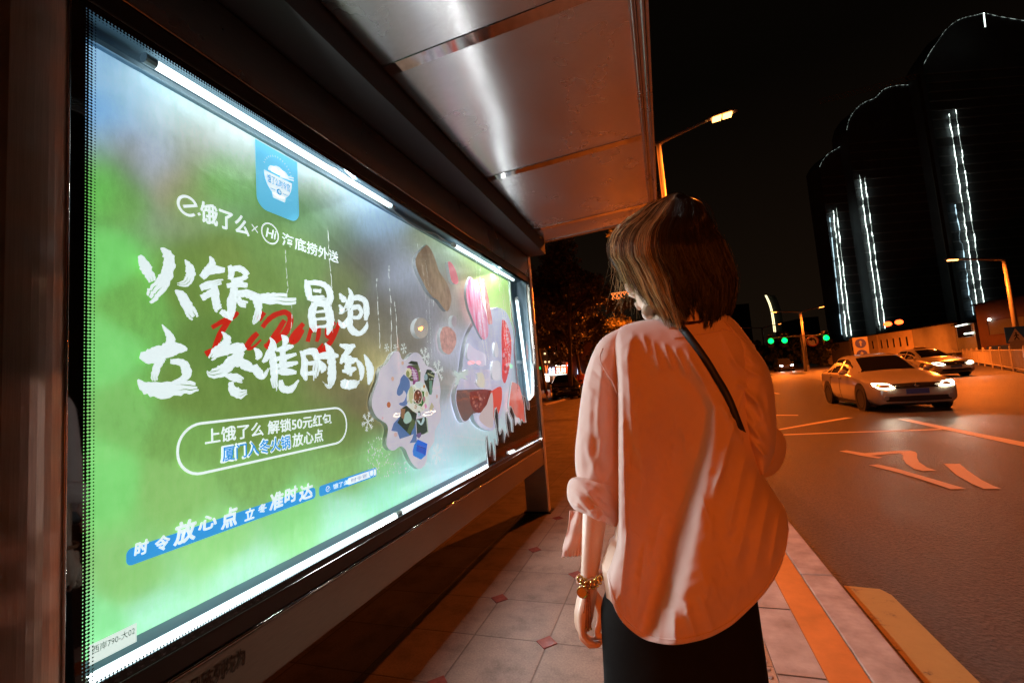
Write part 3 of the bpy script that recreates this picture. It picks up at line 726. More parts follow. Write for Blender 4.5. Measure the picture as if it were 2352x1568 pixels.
# pill outline with two lines of text
py0, py1 = yz(408, 1042)[0], yz(796, 977)[0]; pz1 = yz(600, 956)[1]; pz0 = yz(600, 1056)[1]
def outline(pts, w, mat, name):
    mb = MB(); c = np.mean(np.array(pts), 0); n = len(pts); P = np.array(pts)[:, 1:]
    t = np.roll(P, -1, 0) - np.roll(P, 1, 0); t /= np.linalg.norm(t, axis=1, keepdims=True); nn = np.stack([t[:, 1], -t[:, 0]], 1)
    x = pts[0][0]; vs = []
    for p, q in zip(P, nn): vs += [(x, *(p + q*w/2)), (x, *(p - q*w/2))]
    mb.add(vs, [(2*i, 2*i+1, 2*((i+1) % n)+1, 2*((i+1) % n)) for i in range(n)])
    return sub(mb, name, mat, recalc=False)
outline(rrect(py0, pz0, py1, pz1, (pz1-pz0)*.48, XL), .0075, M['ink_white'], 'pill_outline')
y0 = yz(471, 1005)[0]; y1 = yz(761, 965)[0]; z0 = yz(620, 997)[1]; z1 = yz(620, 966)[1]
put_text('slogan_line', '上饿了么 解锁50元红包', y0, z0, y1, z1, M['ink_white'], .022)
y0 = yz(507, 1050)[0]; y1 = yz(667, 1012)[0]; z0 = yz(590, 1046)[1]; z1 = yz(590, 1010)[1]
put_text('slogan_outline', '厦门入冬火锅', y0, z0, y1, z1, M['ink_white'], .062)
put_text('slogan_line', '厦门入冬火锅', y0+.004, z0+.003, y1-.004, z1-.003, M['ink_blue'], .020, x=XL+.0025)
y0 = yz(672, 1020)[0]; y1 = yz(742, 1000)[0]; z0 = yz(706, 1020)[1]; z1 = yz(706, 990)[1]
put_text('slogan_line', '放心点', y0, z0, y1, z1, M['ink_white'], .022)
# blue banner with brush text
by0, by1 = yz(290, 1280)[0], yz(724.5, 1131)[0]; bz0 = (yz(290, 1297)[1] + yz(724.5, 1146)[1])/2; bz1 = (yz(290, 1261.6)[1] + yz(724.5, 1117)[1])/2
mb = MB(); mb.poly(rrect(by0, bz0, by1, bz1, .014, XL)); sub(mb, 'blue_banner', M['ink_blue'], recalc=False)
def q4b(x, y): return (x/1.47)/1.7007, (1700 + y/1.47)/1.7007
for ch, xa, xb, yt, yb in (('时',768,866,590,692),('令',882,988,562,668),('放',994,1134,478,622),('心',1134,1256,446,548),('点',1266,1370,404,534),('立',1402,1470,404,492),('冬',1478,1540,380,452),('准',1544,1632,314,432),('时',1630,1712,284,392),('达',1714,1800,268,376)):
    xm = (xa+xb)/2; ym = (yt+yb)/2; sl = -.33*(xb-xa)/2*1.0
    a = yz(*q4b(xa, ym), XL); b = yz(*q4b(xb, ym), XL); top = yz(*q4b(xm, yt + 12), XL)[1]; bot = yz(*q4b(xm, yb - 12), XL)[1]
    put_text('brush_character', ch, a[0], bot, b[0]-.01, top, M['ink_pale'], .045, x=XL+.002, shear=.12)
# search box
sy0, sy1 = yz(733, 1125)[0], yz(865, 1086)[0]; sz0 = (yz(733, 1137)[1] + yz(865, 1096)[1])/2; sz1 = (yz(733, 1112)[1] + yz(865, 1076)[1])/2
mb = MB(); mb.poly(rrect(sy0, sz0, sy1, sz1, .012, XL)); sub(mb, 'search_box', M['ink_blue'], recalc=False)
wy0 = yz(798, 1106)[0]; mb = MB(); mb.poly(rrect(wy0, sz0+.006, sy1-.006, sz1-.006, .008, XL+.002)); sub(mb, 'search_field', M['ink_white'], recalc=False)
H_ = sz1 - sz0; e_logo(sy0 + .045, (sz0+sz1)/2, H_*.28, M['ink_pale'], XL + .002)
put_text('search_lettering', '饿了么', sy0 + .075, sz0 + H_*.26, sy0 + .165, sz1 - H_*.26, M['ink_pale'], .02, x=XL+.002)
put_text('search_lettering', '搜索', sy0 + .178, sz0 + H_*.28, wy0 - .012, sz1 - H_*.28, M['ink_pale'], .012, x=XL+.002)
put_text('search_lettering', '时令官', wy0 + .02, sz0 + H_*.30, wy0 + .125, sz1 - H_*.30, printed('ink_violet', (90, 90, 170)), .004, x=XL+.004)
mb = MB(); c = (sy1 - .042, (sz0+sz1)/2 + .003); ring_strip(mb, c, .0135, .018, 0, 2*math.pi, XL+.004, 24); bar(mb, (c[0]+.012, c[1]-.012), (c[0]+.022, c[1]-.022), .004, XL+.0045); sub(mb, 'magnifier', M['ink_blue'], recalc=False)
# paper label inside the glass, bottom corner
la = onX(222, 1545, XG-.012); lb_ = onX(322, 1490, XG-.012)
mb = MB(); mb.poly([(XG-.013, .652, .735), (XG-.013, .742, .735), (XG-.013, .742, .775), (XG-.013, .652, .775)])
lab = mb.build('paper_label', printed('backlit_paper', (225, 240, 232), gain=1., back=1.0), shelter, recalc=False)
put_text('label_lettering', '西岸790-大02', .657, .754, .738, .770, pm('pale_ink', (.42, .50, .46), .6), .004, x=XG-.0122, parent=lab)
# stencilled words on the lower beam
y0, y1 = onX(405, 1568, XG)[1], onX(561, 1484, XG)[1]
put_text('beam_lettering', '产品陈列均为', y0, .538, y1, .585, pm('worn_ink', (.035, .03, .022), .6), .018, x=XG+.0030, parent=lb)

# ---- foam cut-outs mounted on the poster
def cut_px(pts, z=12, sc=None): return pts
def cutout(name, px, mat, edge, x=XP+.028, th=.024, label=None):
    sm = spline(list(px) + [px[0]], 4)[:-1]
    F = [onX(u, v, x) for u, v in sm]; n = len(F)
    mb = MB(); mb.add(F, [tuple(range(n))], 0)
    Bk = [p - np.array([th, 0, 0]) for p in F]
    # white rim: side wall
    mb.add(F + Bk, [(i, (i+1) % n, n + (i+1) % n, n + i) for i in range(n)], 1)
    o = mb.build(name, [mat, edge], poster, recalc=False)
    if label: o['label'] = label
    return o
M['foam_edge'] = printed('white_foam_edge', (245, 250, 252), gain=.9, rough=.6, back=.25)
def A(p): return [((1450 + x/3.136)/1.7007, (1350 + y/3.136)/1.7007) for x, y in p]
def B5(p): return [((1400 + x/1.425)/1.7007, (800 + y/1.425)/1.7007) for x, y in p]
def B6(p): return [((1700 + x/1.742)/1.7007, (1000 + y/1.742)/1.7007) for x, y in p]
def ell(cx, cy, rx, ry, n=16, rot=0):
    return [(cx + rx*math.cos(a)*math.cos(rot) - ry*math.sin(a)*math.sin(rot), cy + rx*math.cos(a)*math.sin(rot) + ry*math.sin(a)*math.cos(rot)) for a in (2*math.pi*i/n for i in range(n))]
def mottled(name, rgb1, rgb2, scale, gain=.85, stretch=None):
    m, t, b = new_mat(name)
    c1 = tuple(min(.92, s2l(x)*gain) for x in rgb1); c2 = tuple(min(.92, s2l(x)*gain) for x in rgb2)
    o = ramp(t, noise_fac(t, scale, detail=5, stretch=stretch), [(.35, c1), (.65, c2)])
    t.links.new(o, b.inputs['Base Color']); t.links.new(o, b.inputs['Emission Color']); b.inputs['Emission Strength'].default_value = PRINT_GLOW
    b.inputs['Roughness'].default_value = .35
    return m
plate = cutout('diners_cutout', A([(315,62),(270,90),(230,160),(190,220),(130,265),(100,330),(85,420),(50,520),(20,600),(8,700),(20,780),(60,860),(120,910),(180,950),(205,1000),(205,1060),(190,1150),(190,1220),(225,1270),(280,1280),(330,1245),(370,1230),(420,1270),(450,1340),(490,1420),(540,1480),(590,1508),(640,1480),(680,1410),(690,1330),(720,1250),(770,1170),(780,1050),(810,980),(850,900),(850,800),(835,680),(850,560),(830,420),(790,320),(740,270),(680,245),(640,190),(600,110),(550,82),(500,95),(460,140),(420,170),(375,160),(350,90)]), mottled('plate_print', (225,215,225), (205,200,215), 6), M['foam_edge'], label='white flower shaped cut-out showing diners round a table from above')
XPL = XP + .0286
_lay = [0]
def flat(pts, rgb, conv=A, sm=False, mat=None):
    _lay[0] += 1; x = XPL + .00035*_lay[0]
    p = conv(pts); 
    if sm: p = [tuple(q) for q in spline(list(p) + [p[0]], 3)[:-1]]
    return [onX(u, v, x) for u, v in p], rgb
PR = {}
def pic(items, name, parent_conv=A):
    mats = []; idx = {}; mb = MB()
    for pts, rgb, *s in items:
        if rgb not in idx: idx[rgb] = len(mats); mats.append(PR.setdefault(rgb, printed('print_%02x%02x%02x' % rgb, rgb)))
        P, _ = flat(pts, rgb, parent_conv, bool(s)); mb.add(P, [tuple(range(len(P)))], idx[rgb])
    return mb.build(name, mats, poster, recalc=False)
SH = (95, 125, 175); DG = (45, 55, 35); GR = (85, 95, 60); TEAL = (150, 185, 175)
def dots(n, x0, y0, rx, ry, cols, sd, s0=6, s1=14):
    r = random.Random(sd); out = []
    for _ in range(n):
        a = r.uniform(0, 6.28); q = math.sqrt(r.random()); s_ = r.uniform(s0, s1)
        out.append((ell(x0 + rx*q*math.cos(a), y0 + ry*q*math.sin(a), s_*.8, s_*1.2, 9), r.choice(cols)))
    return out
pic([([(400,350),(360,400),(350,460),(320,530),(315,590),(345,612),(385,580),(400,545),(430,600),(400,680),(350,700),(345,720),(400,740),(450,700),(470,600),(470,430)], SH, 1),
     ([(355,830),(330,890),(275,950),(245,1040),(320,1050),(350,1140),(470,1100),(520,1080),(500,1140),(470,1190),(560,1180),(545,950),(430,860)], SH),
     ([(450,215),(490,185),(565,195),(575,230),(520,232)], DG), ([(455,238),(575,230),(600,310),(600,430),(560,440),(480,430),(450,390)], GR), ([(575,235),(605,310),(602,420),(585,428),(575,330)], (120,125,85)),
     ([(432,255),(470,245),(520,265),(560,305),(578,370),(575,430),(520,435),(500,350)], (150,75,130), 1), ([(510,430),(545,440),(530,490),(510,480)], (140,70,120)),
     *[([(500+10*k,270+14*k),(504+10*k,268+14*k),(530+9*k,420),(526+9*k,422)], (235,220,235)) for k in range(5)], *[([(470+6*k,290+34*k),(560+3*k,300+30*k),(560+3*k,306+30*k),(470+6*k,297+34*k)], (225,205,228)) for k in range(4)],
     (ell(460,330,36,58), (228,222,180)), (ell(448,345,22,40), (150,155,95)),
     ([(682,290),(730,295),(780,340),(770,380),(740,590),(715,600),(650,440),(655,360)], DG), ([(690,330),(782,370),(772,390),(690,350)], (165,165,125)), (ell(670,385,22,42), (150,175,180)), ([(710,430),(745,425),(750,560),(735,605),(715,590)], (110,150,130)),
     ([(430,730),(380,760),(350,890),(320,940),(480,1098),(530,960),(545,930),(560,830),(500,790)], DG), ([(500,880),(545,935),(520,1010),(470,1090),(440,1050)], (90,105,60)), ([(550,900),(670,870),(700,1060),(610,1090),(560,1080)], (50,60,40)), ([(672,880),(690,885),(702,1062),(610,1100),(690,1050)], (190,200,180)),
     ([(400,850),(450,800),(490,860),(490,920),(430,955),(395,920)], (175,205,190), 1), ([(360,770),(420,770),(400,900),(370,880)], (150,110,75)), ([(552,905),(590,915),(610,950),(640,860),(655,910),(620,970),(585,955)], (190,215,215), 1),
     (ell(573,640,138,180,28), (225,228,215)), (ell(490,600,30,110), (190,195,150)), ([(525,535),(650,560),(645,700),(620,745),(520,700)], (40,110,40)), (ell(572,620,58,95,22), (235,225,210)), (ell(572,622,49,84,22), (95,50,32)),
     *dots(14, 572, 620, 36, 66, [(150,90,60), (125,70,45), (190,150,120)], 3), (ell(648,497,20,32), (240,235,220)), (ell(648,498,12,20), (190,130,60)), (ell(648,655,16,38), (190,135,140)), ([(652,720),(672,700),(685,750),(660,775)], (225,150,190)), (ell(544,748,18,26), (190,160,145)), (ell(680,590,18,36), (215,200,175)), (ell(590,480,50,42), (215,228,228)),
     *dots(26, 560, 660, 118, 150, [(235,238,225), (205,200,170), (170,185,150), (220,190,190)], 8, 5, 11),
     ([(740,690),(770,745),(735,805),(710,770)], (195,185,150)), ([(570,800),(600,800),(605,850),(580,865)], (60,75,70)), (ell(585,838,14,22), (200,220,225)), ([(560,1075),(610,1060),(612,1100),(585,1135),(550,1105)], (120,95,140)),
     (ell(215,722,24,36), (190,110,70)), (ell(262,405,18,28), (222,180,160)), (ell(385,212,16,24), (222,185,165)), (ell(300,1088,22,28), (222,185,180)), (ell(805,620,12,26), (210,175,165)), (ell(140,885,14,18), (225,190,190))], 'diners_print')
_lay[0] = 0
pic([([(570,1145),(685,1200),(668,1340),(610,1392),(515,1345),(508,1290),(525,1215)], (40,130,225)), ([(570,1145),(688,1200),(668,1342),(548,1285)], (25,105,225)), ([(562,1215),(672,1258),(664,1335),(552,1285)], (20,85,200)), ([(566,1215),(675,1258),(674,1266),(563,1222)], (15,55,130))], 'blue_box_print')

BROWN = mottled('meat_slice_print', (175,150,125), (120,95,75), 9, stretch=(1, 1, .5))
cutout('brown_slice_cutout', B5([(380,222),(350,250),(328,278),(318,320),(335,380),(360,430),(380,470),(410,510),(440,530),(470,570),(490,592),(505,580),(518,530),(510,480),(490,430),(450,370),(430,310),(405,250)]), BROWN, M['foam_edge'], label='long brown slice cut-out with white edge')
cutout('pink_slice_cutout', B5([(498,318),(512,318),(535,350),(552,400),(556,432),(540,442),(520,425),(508,380)]), printed('pink', (235,130,145)), M['foam_edge'], label='small pink sliver cut-out')
cutout('ball_cutout', B5(ell(350,685,40,57)), mottled('ball_print', (190,180,170), (150,140,130), 5), M['foam_edge'], label='round beige ball cut-out')
cutout('ball_cutout', B5(ell(533,648,15,32)), mottled('ball_print_2', (190,180,185), (160,150,155), 5), M['foam_edge'], label='tiny grey ball cut-out')
cutout('shrimp_cutout', B5([(470,682),(500,678),(538,712),(545,760),(532,800),(505,832),(470,812),(458,770),(455,720)]), mottled('shrimp_print', (228,175,165), (190,140,130), 28), M['foam_edge'], label='wrinkled pink prawn ball cut-out')
# the split soup pot with meat, sticks and pieces floating on it
pot_px = B5([(770,570),(735,580),(700,600),(650,650),(612,725),(592,800),(580,900),(570,960),(547,1020),(540,1080),(555,1150),(580,1206),(612,1200),(635,1158),(648,1200),(680,1236),(720,1253),(755,1250),(790,1180),(830,1040),(852,950),(866,800),(860,700),(832,612),(800,580)])
cutout('soup_pot_cutout', pot_px, mottled('pot_print', (218,218,238), (196,196,222), 5), M['foam_edge'], x=XP+.034, th=.03, label='large white soup pot cut-out with red broth half')
XPL = XP + .0345; _lay[0] = 0
SOUP = []
SOUP.append(([(800,640),(820,650),(845,720),(852,800),(842,900),(818,990),(800,960),(800,850),(796,740)], (235,70,70), 1))
SOUP += dots(46, 825, 810, 18, 140, [(250,130,140), (230,60,60), (245,170,180), (200,40,45)], 5, 4, 10)
SOUP += [([(548,1030),(740,1030),(735,1100),(700,1150),(640,1160),(610,1195),(585,1200),(560,1150),(545,1090)], (120,95,90), 1),
         ([(620,1040),(735,1030),(700,1140),(655,1155),(625,1110)], (130,60,55), 1), *dots(26, 668, 1090, 42, 50, [(165,100,90), (105,50,45), (190,130,120), (140,70,60)], 9, 4, 9),
         ([(735,1040),(790,1010),(800,1060),(790,1130),(765,1200),(752,1180)], (235,80,60), 1), ([(715,1110),(745,1040),(752,1180),(745,1240),(700,1225),(670,1180)], (215,195,195), 1)]
pic(SOUP, 'soup_print', B5)
mp = mottled('meat_print', (215,80,130), (240,205,225), 7, stretch=(1, 3, .6))
cutout('meat_petal_cutout', B5([(622,400),(606,440),(600,500),(612,570),(630,620),(655,680),(690,745),(715,740),(725,690),(712,610),(690,540),(668,470),(645,420)]), mp, M['foam_edge'], x=XP+.050, th=.018, label='tall pink marbled meat slice cut-out')
cutout('meat_petal_cutout', B5([(655,422),(664,425),(676,470),(687,515),(676,508),(662,470)]), mp, M['foam_edge'], x=XP+.046, th=.014, label='thin pink meat sliver cut-out')
cutout('stick_cutout', B5([(695,428),(706,432),(745,640),(735,662),(722,655),(708,560)]), mottled('stick_print', (215,60,55), (240,200,200), 12), M['foam_edge'], x=XP+.050, th=.02, label='red and white stick cut-out')
cutout('leaf_cutout', B5([(615,770),(645,800),(700,828),(712,850),(705,885),(690,898),(655,885),(610,855),(605,820)]), mottled('leaf_print', (240,215,238), (225,225,245), 9), M['foam_edge'], x=XP+.050, th=.018, label='pale pink leaf shaped cut-out')
cutout('piece_cutout', B5([(758,768),(770,766),(778,800),(776,842),(762,842),(755,805)]), printed('pale_piece', (235,232,240)), M['foam_edge'], x=XP+.050, th=.022, label='small white upright piece cut-out')
cutout('piece_cutout', B5([(748,872),(780,870),(792,905),(790,970),(752,970),(742,920)]), printed('pale_piece_2', (240,236,245)), M['foam_edge'], x=XP+.050, th=.024, label='white block piece cut-out')
cutout('piece_cutout', B5([(660,936),(690,934),(704,970),(702,1012),(676,1014),(658,990),(665,965)]), printed('cream_piece', (226,222,205)), M['foam_edge'], x=XP+.050, th=.02, label='cream mushroom piece cut-out')
cutout('bow_cutout', B5([(535,920),(560,935),(585,925),(607,916),(608,945),(590,950),(607,972),(585,965),(565,968),(555,998),(540,995),(548,960),(535,945)]), printed('bow', (205,225,220)), M['foam_edge'], x=XP+.048, th=.014, label='pale green bow shaped cut-out')
cutout('drip_cutout', B5([(855,985),(890,1000),(905,1040),(932,1180),(925,1212),(908,1210),(895,1185),(880,1180),(862,1150),(840,1130),(846,1050)]), mottled('drip_print', (240,90,70), (225,140,130), 6), M['foam_edge'], x=XP+.040, th=.02, label='red broth drip cut-out')
# dark soup panel on the glass, lower far corner, with a dripping top edge
M['soup'] = pm('brown_soup_film', (.10, .030, .012), .12, var=.25, scale=3)
sp_px = B6([(362,1440),(352,1340),(346,1228),(352,1222),(362,1300),(372,1360),(376,1300),(380,1265),(388,1280),(396,1335),(402,1385),(408,1390),(410,1330),(404,1240),(414,1280),(424,1285),(428,1250),(418,1180),(404,1090),(408,1040),(416,1030),(428,1075),(430,1130),(430,1180),(440,1215),(446,1200),(456,1170),(466,1200),(470,1268),(474,1230),(482,1190),(500,1230),(486,1140),(482,1075),(488,1055),(500,1100),(512,1130),(520,1190),(530,1196),(528,1110),(505,1060),(510,1020),(522,1030),(540,1080),(545,1150),(560,1130),(580,1150),(588,1110),(600,1130),(618,1130),(612,1080),(606,990),(600,960),(590,945),(612,960),(628,1040),(640,1045),(640,1000),(634,985),(650,975),(672,945),(676,880),(665,735),(672,730),(690,820),(700,900),(716,1240)])
F = [onX(u, v, XG-.016) for u, v in sp_px]
mb = MB(); mb.prism(F, (-.006, 0, 0)); mb.build('soup_panel', M['soup'], poster)
def rim_tube(px, x, r): 
    return [onX(u, v, x) for u, v in px]
MB().tube(rim_tube(sp_px, XG-.015, 0), .0035, 5).build('soup_rim', M['foam_edge'], poster, smooth=True)
# snowflakes and frost specks
M['snow'] = printed('print_snow', (232, 238, 235), gain=.8)
def flake(u, v, r):
    mb = MB(); c = np.array(yz(u, v))
    for k in range(3):
        a = math.pi*k/3 + .2; d = np.array([math.cos(a), math.sin(a)]); bar(mb, c - d*r, c + d*r, r*.12, XL + .0003*k)
        for s in (-1, 1):
            for q in (.5, .75):
                for w_ in (-.9, .9):
                    e_ = a + w_ + (0 if s > 0 else math.pi); bar(mb, c + s*d*r*q, c + s*d*r*q + np.array([math.cos(e_), math.sin(e_)])*r*.3, r*.09, XL + .001 + .0003*k)
    return sub(mb, 'snowflake', M['snow'], recalc=False)
for u, v, r in ((844.5, 968, .045), (1006, 852, .07), (888, 798, .022), (1003, 1042, .06), (975, 820, .06), (927, 800, .03), (908, 798, .02)): flake(u, v, r)
mb = MB(); rr = random.Random(5)
for k in range(420):
    t_ = rr.random(); u = 845 + 190*rr.random(); v = 1010 + 95*rr.random() - (u-845)*.25
    if 900 < u < 1000 and v < 1060: continue
    c = yz(u, v); s_ = rr.uniform(.0012, .0042); st = rr.uniform(1, 2.2)
    mb.poly([(XL + .0002, c[0] - s_, c[1]), (XL + .0002, c[0], c[1] - s_*st), (XL + .0002, c[0] + s_, c[1]), (XL + .0002, c[0], c[1] + s_*st)])
sub(mb, 'frost_specks', M['snow'], recalc=False)['kind'] = 'stuff'
# dried water runs down the film
rr = random.Random(9)
for u0, v0, v1 in ((655, 575, 690), (666, 690, 760), (752, 520, 650), (760, 650, 760), (865, 640, 800), (893, 610, 840), (905, 690, 850), (958, 560, 640), (988, 590, 700)):
    c0 = yz(u0, v0); z_ = c0[1]; z_end = yz(u0 + 6, v1)[1]; y_ = c0[0]; path = []; rad = []
    while z_ > z_end:
        L = rr.uniform(.006, .022); y2 = y_ + rr.uniform(-.0035, .0035)
        q_ = rr.uniform(.0009, .0016) if rr.random() < .7 else .0002
        path += [(XL + .002, y_, z_), (XL + .002, y2, z_ - L*.98)]; rad += [q_, q_]
        z_ -= L; y_ = y2
    sub(MB().tube(path, rad, 5), 'dried_water_run', M['snow'])

# printed faces look into the street
def face_out(o):
    bm = bmesh.new(); bm.from_mesh(o.data); bm.normal_update()
    fl = [f for f in bm.faces if f.normal.x < -.8 and not o.name.startswith(('dried', 'soup_panel', 'soup_rim'))]
    bmesh.ops.reverse_faces(bm, faces=fl); bm.to_mesh(o.data); bm.free()
for o in [poster] + list(poster.children_recursive): face_out(o)
# ================================================================== WOMAN
WS = 1.10      # depth of the figure: torso about 1.1 m from the lens
def U(u, v, y): return onY(u, v, y*WS)
M['skin'] = pm('skin', (.62, .42, .31), .45, var=.05, scale=20)
def cotton():
    m, t, b = new_mat('pale_pink_cotton')
    t.links.new(ramp(t, noise_fac(t, 5), [(.3, (.60, .435, .40)), (.7, (.66, .49, .45))]), b.inputs['Base Color'])
    b.inputs['Roughness'].default_value = .92; b.inputs['Specular IOR Level'].default_value = .15
    b.inputs['Sheen Weight'].default_value = .15
    f1 = noise_fac(t, 9, detail=3, stretch=(1, 1, .55)); r1 = t.nodes[-1]; r1.noise_type = 'RIDGED_MULTIFRACTAL'
    f2 = noise_fac(t, 420, detail=1)
    b1 = node(t, 'ShaderNodeBump'); b1.inputs['Strength'].default_value = .65; b1.inputs['Distance'].default_value = .005; t.links.new(f1, b1.inputs['Height'])
    b2 = node(t, 'ShaderNodeBump'); b2.inputs['Strength'].default_value = .25; b2.inputs['Distance'].default_value = .0006; t.links.new(f2, b2.inputs['Height'])
    t.links.new(b1.outputs[0], b2.inputs['Normal']); t.links.new(b2.outputs[0], b.inputs['Normal'])
    return m
M['shirt'] = cotton()
M['trouser'] = pm('black_cloth', (.006, .0065, .0065), .9, var=.3, scale=9, bmp=.15, bscale=40, spec=.12)
woman = thing('person', 'person with brown bob, loose pink shirt and black skirt looking at the lit poster', 'person', (-.03, 1.09, 0))

# ---- body: one continuous skin, voxel-joined
def body():
    mb = MB()
    hc = U(1533, 592, 1.005)                                   # skull centre
    fwd = np.array([-.80, .58, -.05]); fwd /= np.linalg.norm(fwd)
    rt = np.cross(fwd, [0, 0, 1]); rt /= np.linalg.norm(rt); up = np.cross(rt, fwd)
    Rm = np.array([rt, fwd, up]).T
    HS = 1.12
    def L(a, b, c): return hc + Rm @ np.array([a, b, c])*HS
    mb.ball(hc, (.080, .100, .098), 18, 14, Rm)                # cranium
    mb.ball(L(0, .034, -.062), (.056, .054, .062), 16, 12, Rm) # face mass
    mb.ball(L(0, .052, -.104), (.030, .030, .024), 12, 10, Rm) # chin
    mb.tube([L(-.050, .010, -.075), L(-.034, .042, -.105), L(0, .060, -.114), L(.034, .042, -.105), L(.050, .010, -.075)], [.016, .016, .016, .016, .016], 8, round_ends=True)
    mb.tube([L(0, .086, -.012), L(0, .093, -.035), L(0, .103, -.052), L(0, .090, -.060)], [.008, .009, .011, .008], 8, round_ends=True)   # nose
    for s in (-1, 1):
        mb.ball(L(s*.011, .090, -.057), .007, 8, 6)
        mb.ball(L(s*.036, .070, -.044), (.022, .018, .018), 10, 8, Rm)   # cheek
        mb.tube([L(s*.012, .088, .006), L(s*.034, .080, .010), L(s*.052, .062, .004)], [.007, .008, .006], 6, round_ends=True)  # brow
        mb.ball(L(s*.030, .074, -.012), .0125, 10, 8)
        mb.tube([L(s*.070, -.004, .002), L(s*.078, -.010, -.012), L(s*.076, -.008, -.032), L(s*.070, .002, -.044)], [.006, .009, .007, .006], 6, round_ends=True)  # ear
    mb.tube([L(-.020, .082, -.079), L(0, .090, -.075), L(.020, .082, -.079)], [.004, .006, .004], 6, round_ends=True)
    mb.tube([L(-.018, .081, -.086), L(0, .089, -.087), L(.018, .081, -.086)], [.004, .007, .004], 6, round_ends=True)
    n0 = U(1575, 765, .99)
    mb.tube([L(0, -.012, -.06), (L(0, -.012, -.06)+n0)/2, n0], [.052, .049, .060], 14, round_ends=True)
    # trunk
    sh = U(1575, 790, .99); 
    def ring(c, rx, ry, n=20): return [np.array(c) + np.array([rx*math.cos(a), ry*math.sin(a), 0]) for a in (2*math.pi*i/n for i in range(n))]
    mb.rings([ring((.05, 1.09, 1.385), .05, .045), ring((.05, 1.09, 1.345), .09, .055), ring((.045, 1.09, 1.30), .125, .068), ring((.02, 1.085, 1.18), .115, .074), ring((.0, 1.085, 1.02), .10, .070), ring((-.02, 1.085, .90), .125, .085), ring((-.035, 1.085, .80), .13, .085), ring((-.035, 1.085, .74), .12, .078)])
    for s in (-1, 1):
        hx = -.035 + s*.070
        mb.tube([(hx, 1.085, .82), (hx + s*.005, 1.085, .45), (hx + s*.006, 1.075, .09)], [.078, .050, .034], 14, round_ends=True)
        mb.tube([(hx + s*.006, 1.060, .045), (hx + s*.012, 1.16, .035), (hx + s*.014, 1.24, .028)], [.036, .034, .026], 10, round_ends=True)
    # left arm (hanging)
    s0 = U(1418, 815, .995); el = U(1372, 1120, 1.005); wr = U(1354, 1316, 1.0)
    mb.tube([U(1455, 800, .99), s0, (s0*.5+el*.5), el, (el*.55+wr*.45), wr, U(1352, 1345, 1.0)], [.036, .036, .034, .031, .0275, .0205, .0215], 14, round_ends=True)
    # left hand: palm then five fingers, lightly curled towards the thigh
    def H(u, v, d): return U(u, v, 1.0 + d)
    mb.tube([U(1352, 1338, 1.0), H(1347, 1372, .003), H(1341, 1408, .004), H(1338, 1432, .004)], [.020, .0225, .0235, .020], 12, round_ends=True)
    for dy in (-.020, .024): mb.tube([H(1351, 1362, dy*.5), H(1341, 1405, dy), H(1337, 1436, dy)], [.015, .0155, .0130], 10, round_ends=True)
    for dy, pts, r in ((-.028, ((1336,1437),(1339,1459),(1350,1474),(1364,1478)), .0072), (-.010, ((1335,1438),(1337,1464),(1353,1481),(1374,1480)), .0082), (.009, ((1334,1438),(1338,1464),(1356,1480),(1381,1474)), .0085), (.027, ((1335,1436),(1341,1459),(1360,1470),(1384,1463)), .0082)):
        P = [H(u, v, dy) for u, v in pts]
        mb.tube(P, [r*1.12, r*1.05, r*.95, r*.82], 10, round_ends=True)
    mb.tube([H(1356, 1352, .026), H(1374, 1378, .036), H(1381, 1408, .038), H(1377, 1434, .034), H(1371, 1450, .030)], [.0125, .0120, .0100, .0088, .0075], 10, round_ends=True)
    # right arm, bent forward to hold the bag
    r0 = U(1690, 815, .995); re = U(1742, 1040, .99); rw = np.array([.06, 1.31, 1.06])
    mb.tube([U(1650, 800, .99), r0, (r0+re)/2, re, (re+rw)/2, rw], [.045, .043, .038, .034, .029, .021], 12, round_ends=True)
    hd = np.array([-.94, .30, .05]); hd /= np.linalg.norm(hd)
    mb.tube([rw, rw + hd*.04, rw + hd*.085], [.021, .030, .028], 10, round_ends=True)
    for k in range(4):
        o = np.array([0, -.002, .028 - .018*k]); b = rw + hd*.082 + o
        mb.tube([b, b + hd*.028 + [0, .008, 0], b + hd*.044 + [.004, .030, -.002], b + hd*.030 + [.012, .042, -.004]], [.0085, .008, .0075, .0065], 8, round_ends=True)
    mb.tube([rw + hd*.02 + [0, 0, .022], rw + hd*.05 + [0, .012, .042], rw + hd*.08 + [0, .03, .04]], [.011, .0095, .008], 8, round_ends=True)
    o = mb.build('body', M['skin'], woman, smooth=True)
    r = o.modifiers.new('r', 'REMESH'); r.mode = 'VOXEL'; r.voxel_size = .0036; r.use_smooth_shade = True
    s_ = o.modifiers.new('s', 'SMOOTH'); s_.factor = .5; s_.iterations = 4
    dg = bpy.context.evaluated_depsgraph_get()
    me = bpy.data.meshes.new_from_object(o.evaluated_get(dg)); o.modifiers.clear(); o.data = me
    me.polygons.foreach_set('use_smooth', [True]*len(me.polygons))
    for s in (-1, 1):
        e = MB().ball(L(s*.030, .0785, -.012), .0108, 12, 8); e.build('eye', pm('eye_dark', (.05, .03, .02), .1), woman, smooth=True)
    return L
HL = body()

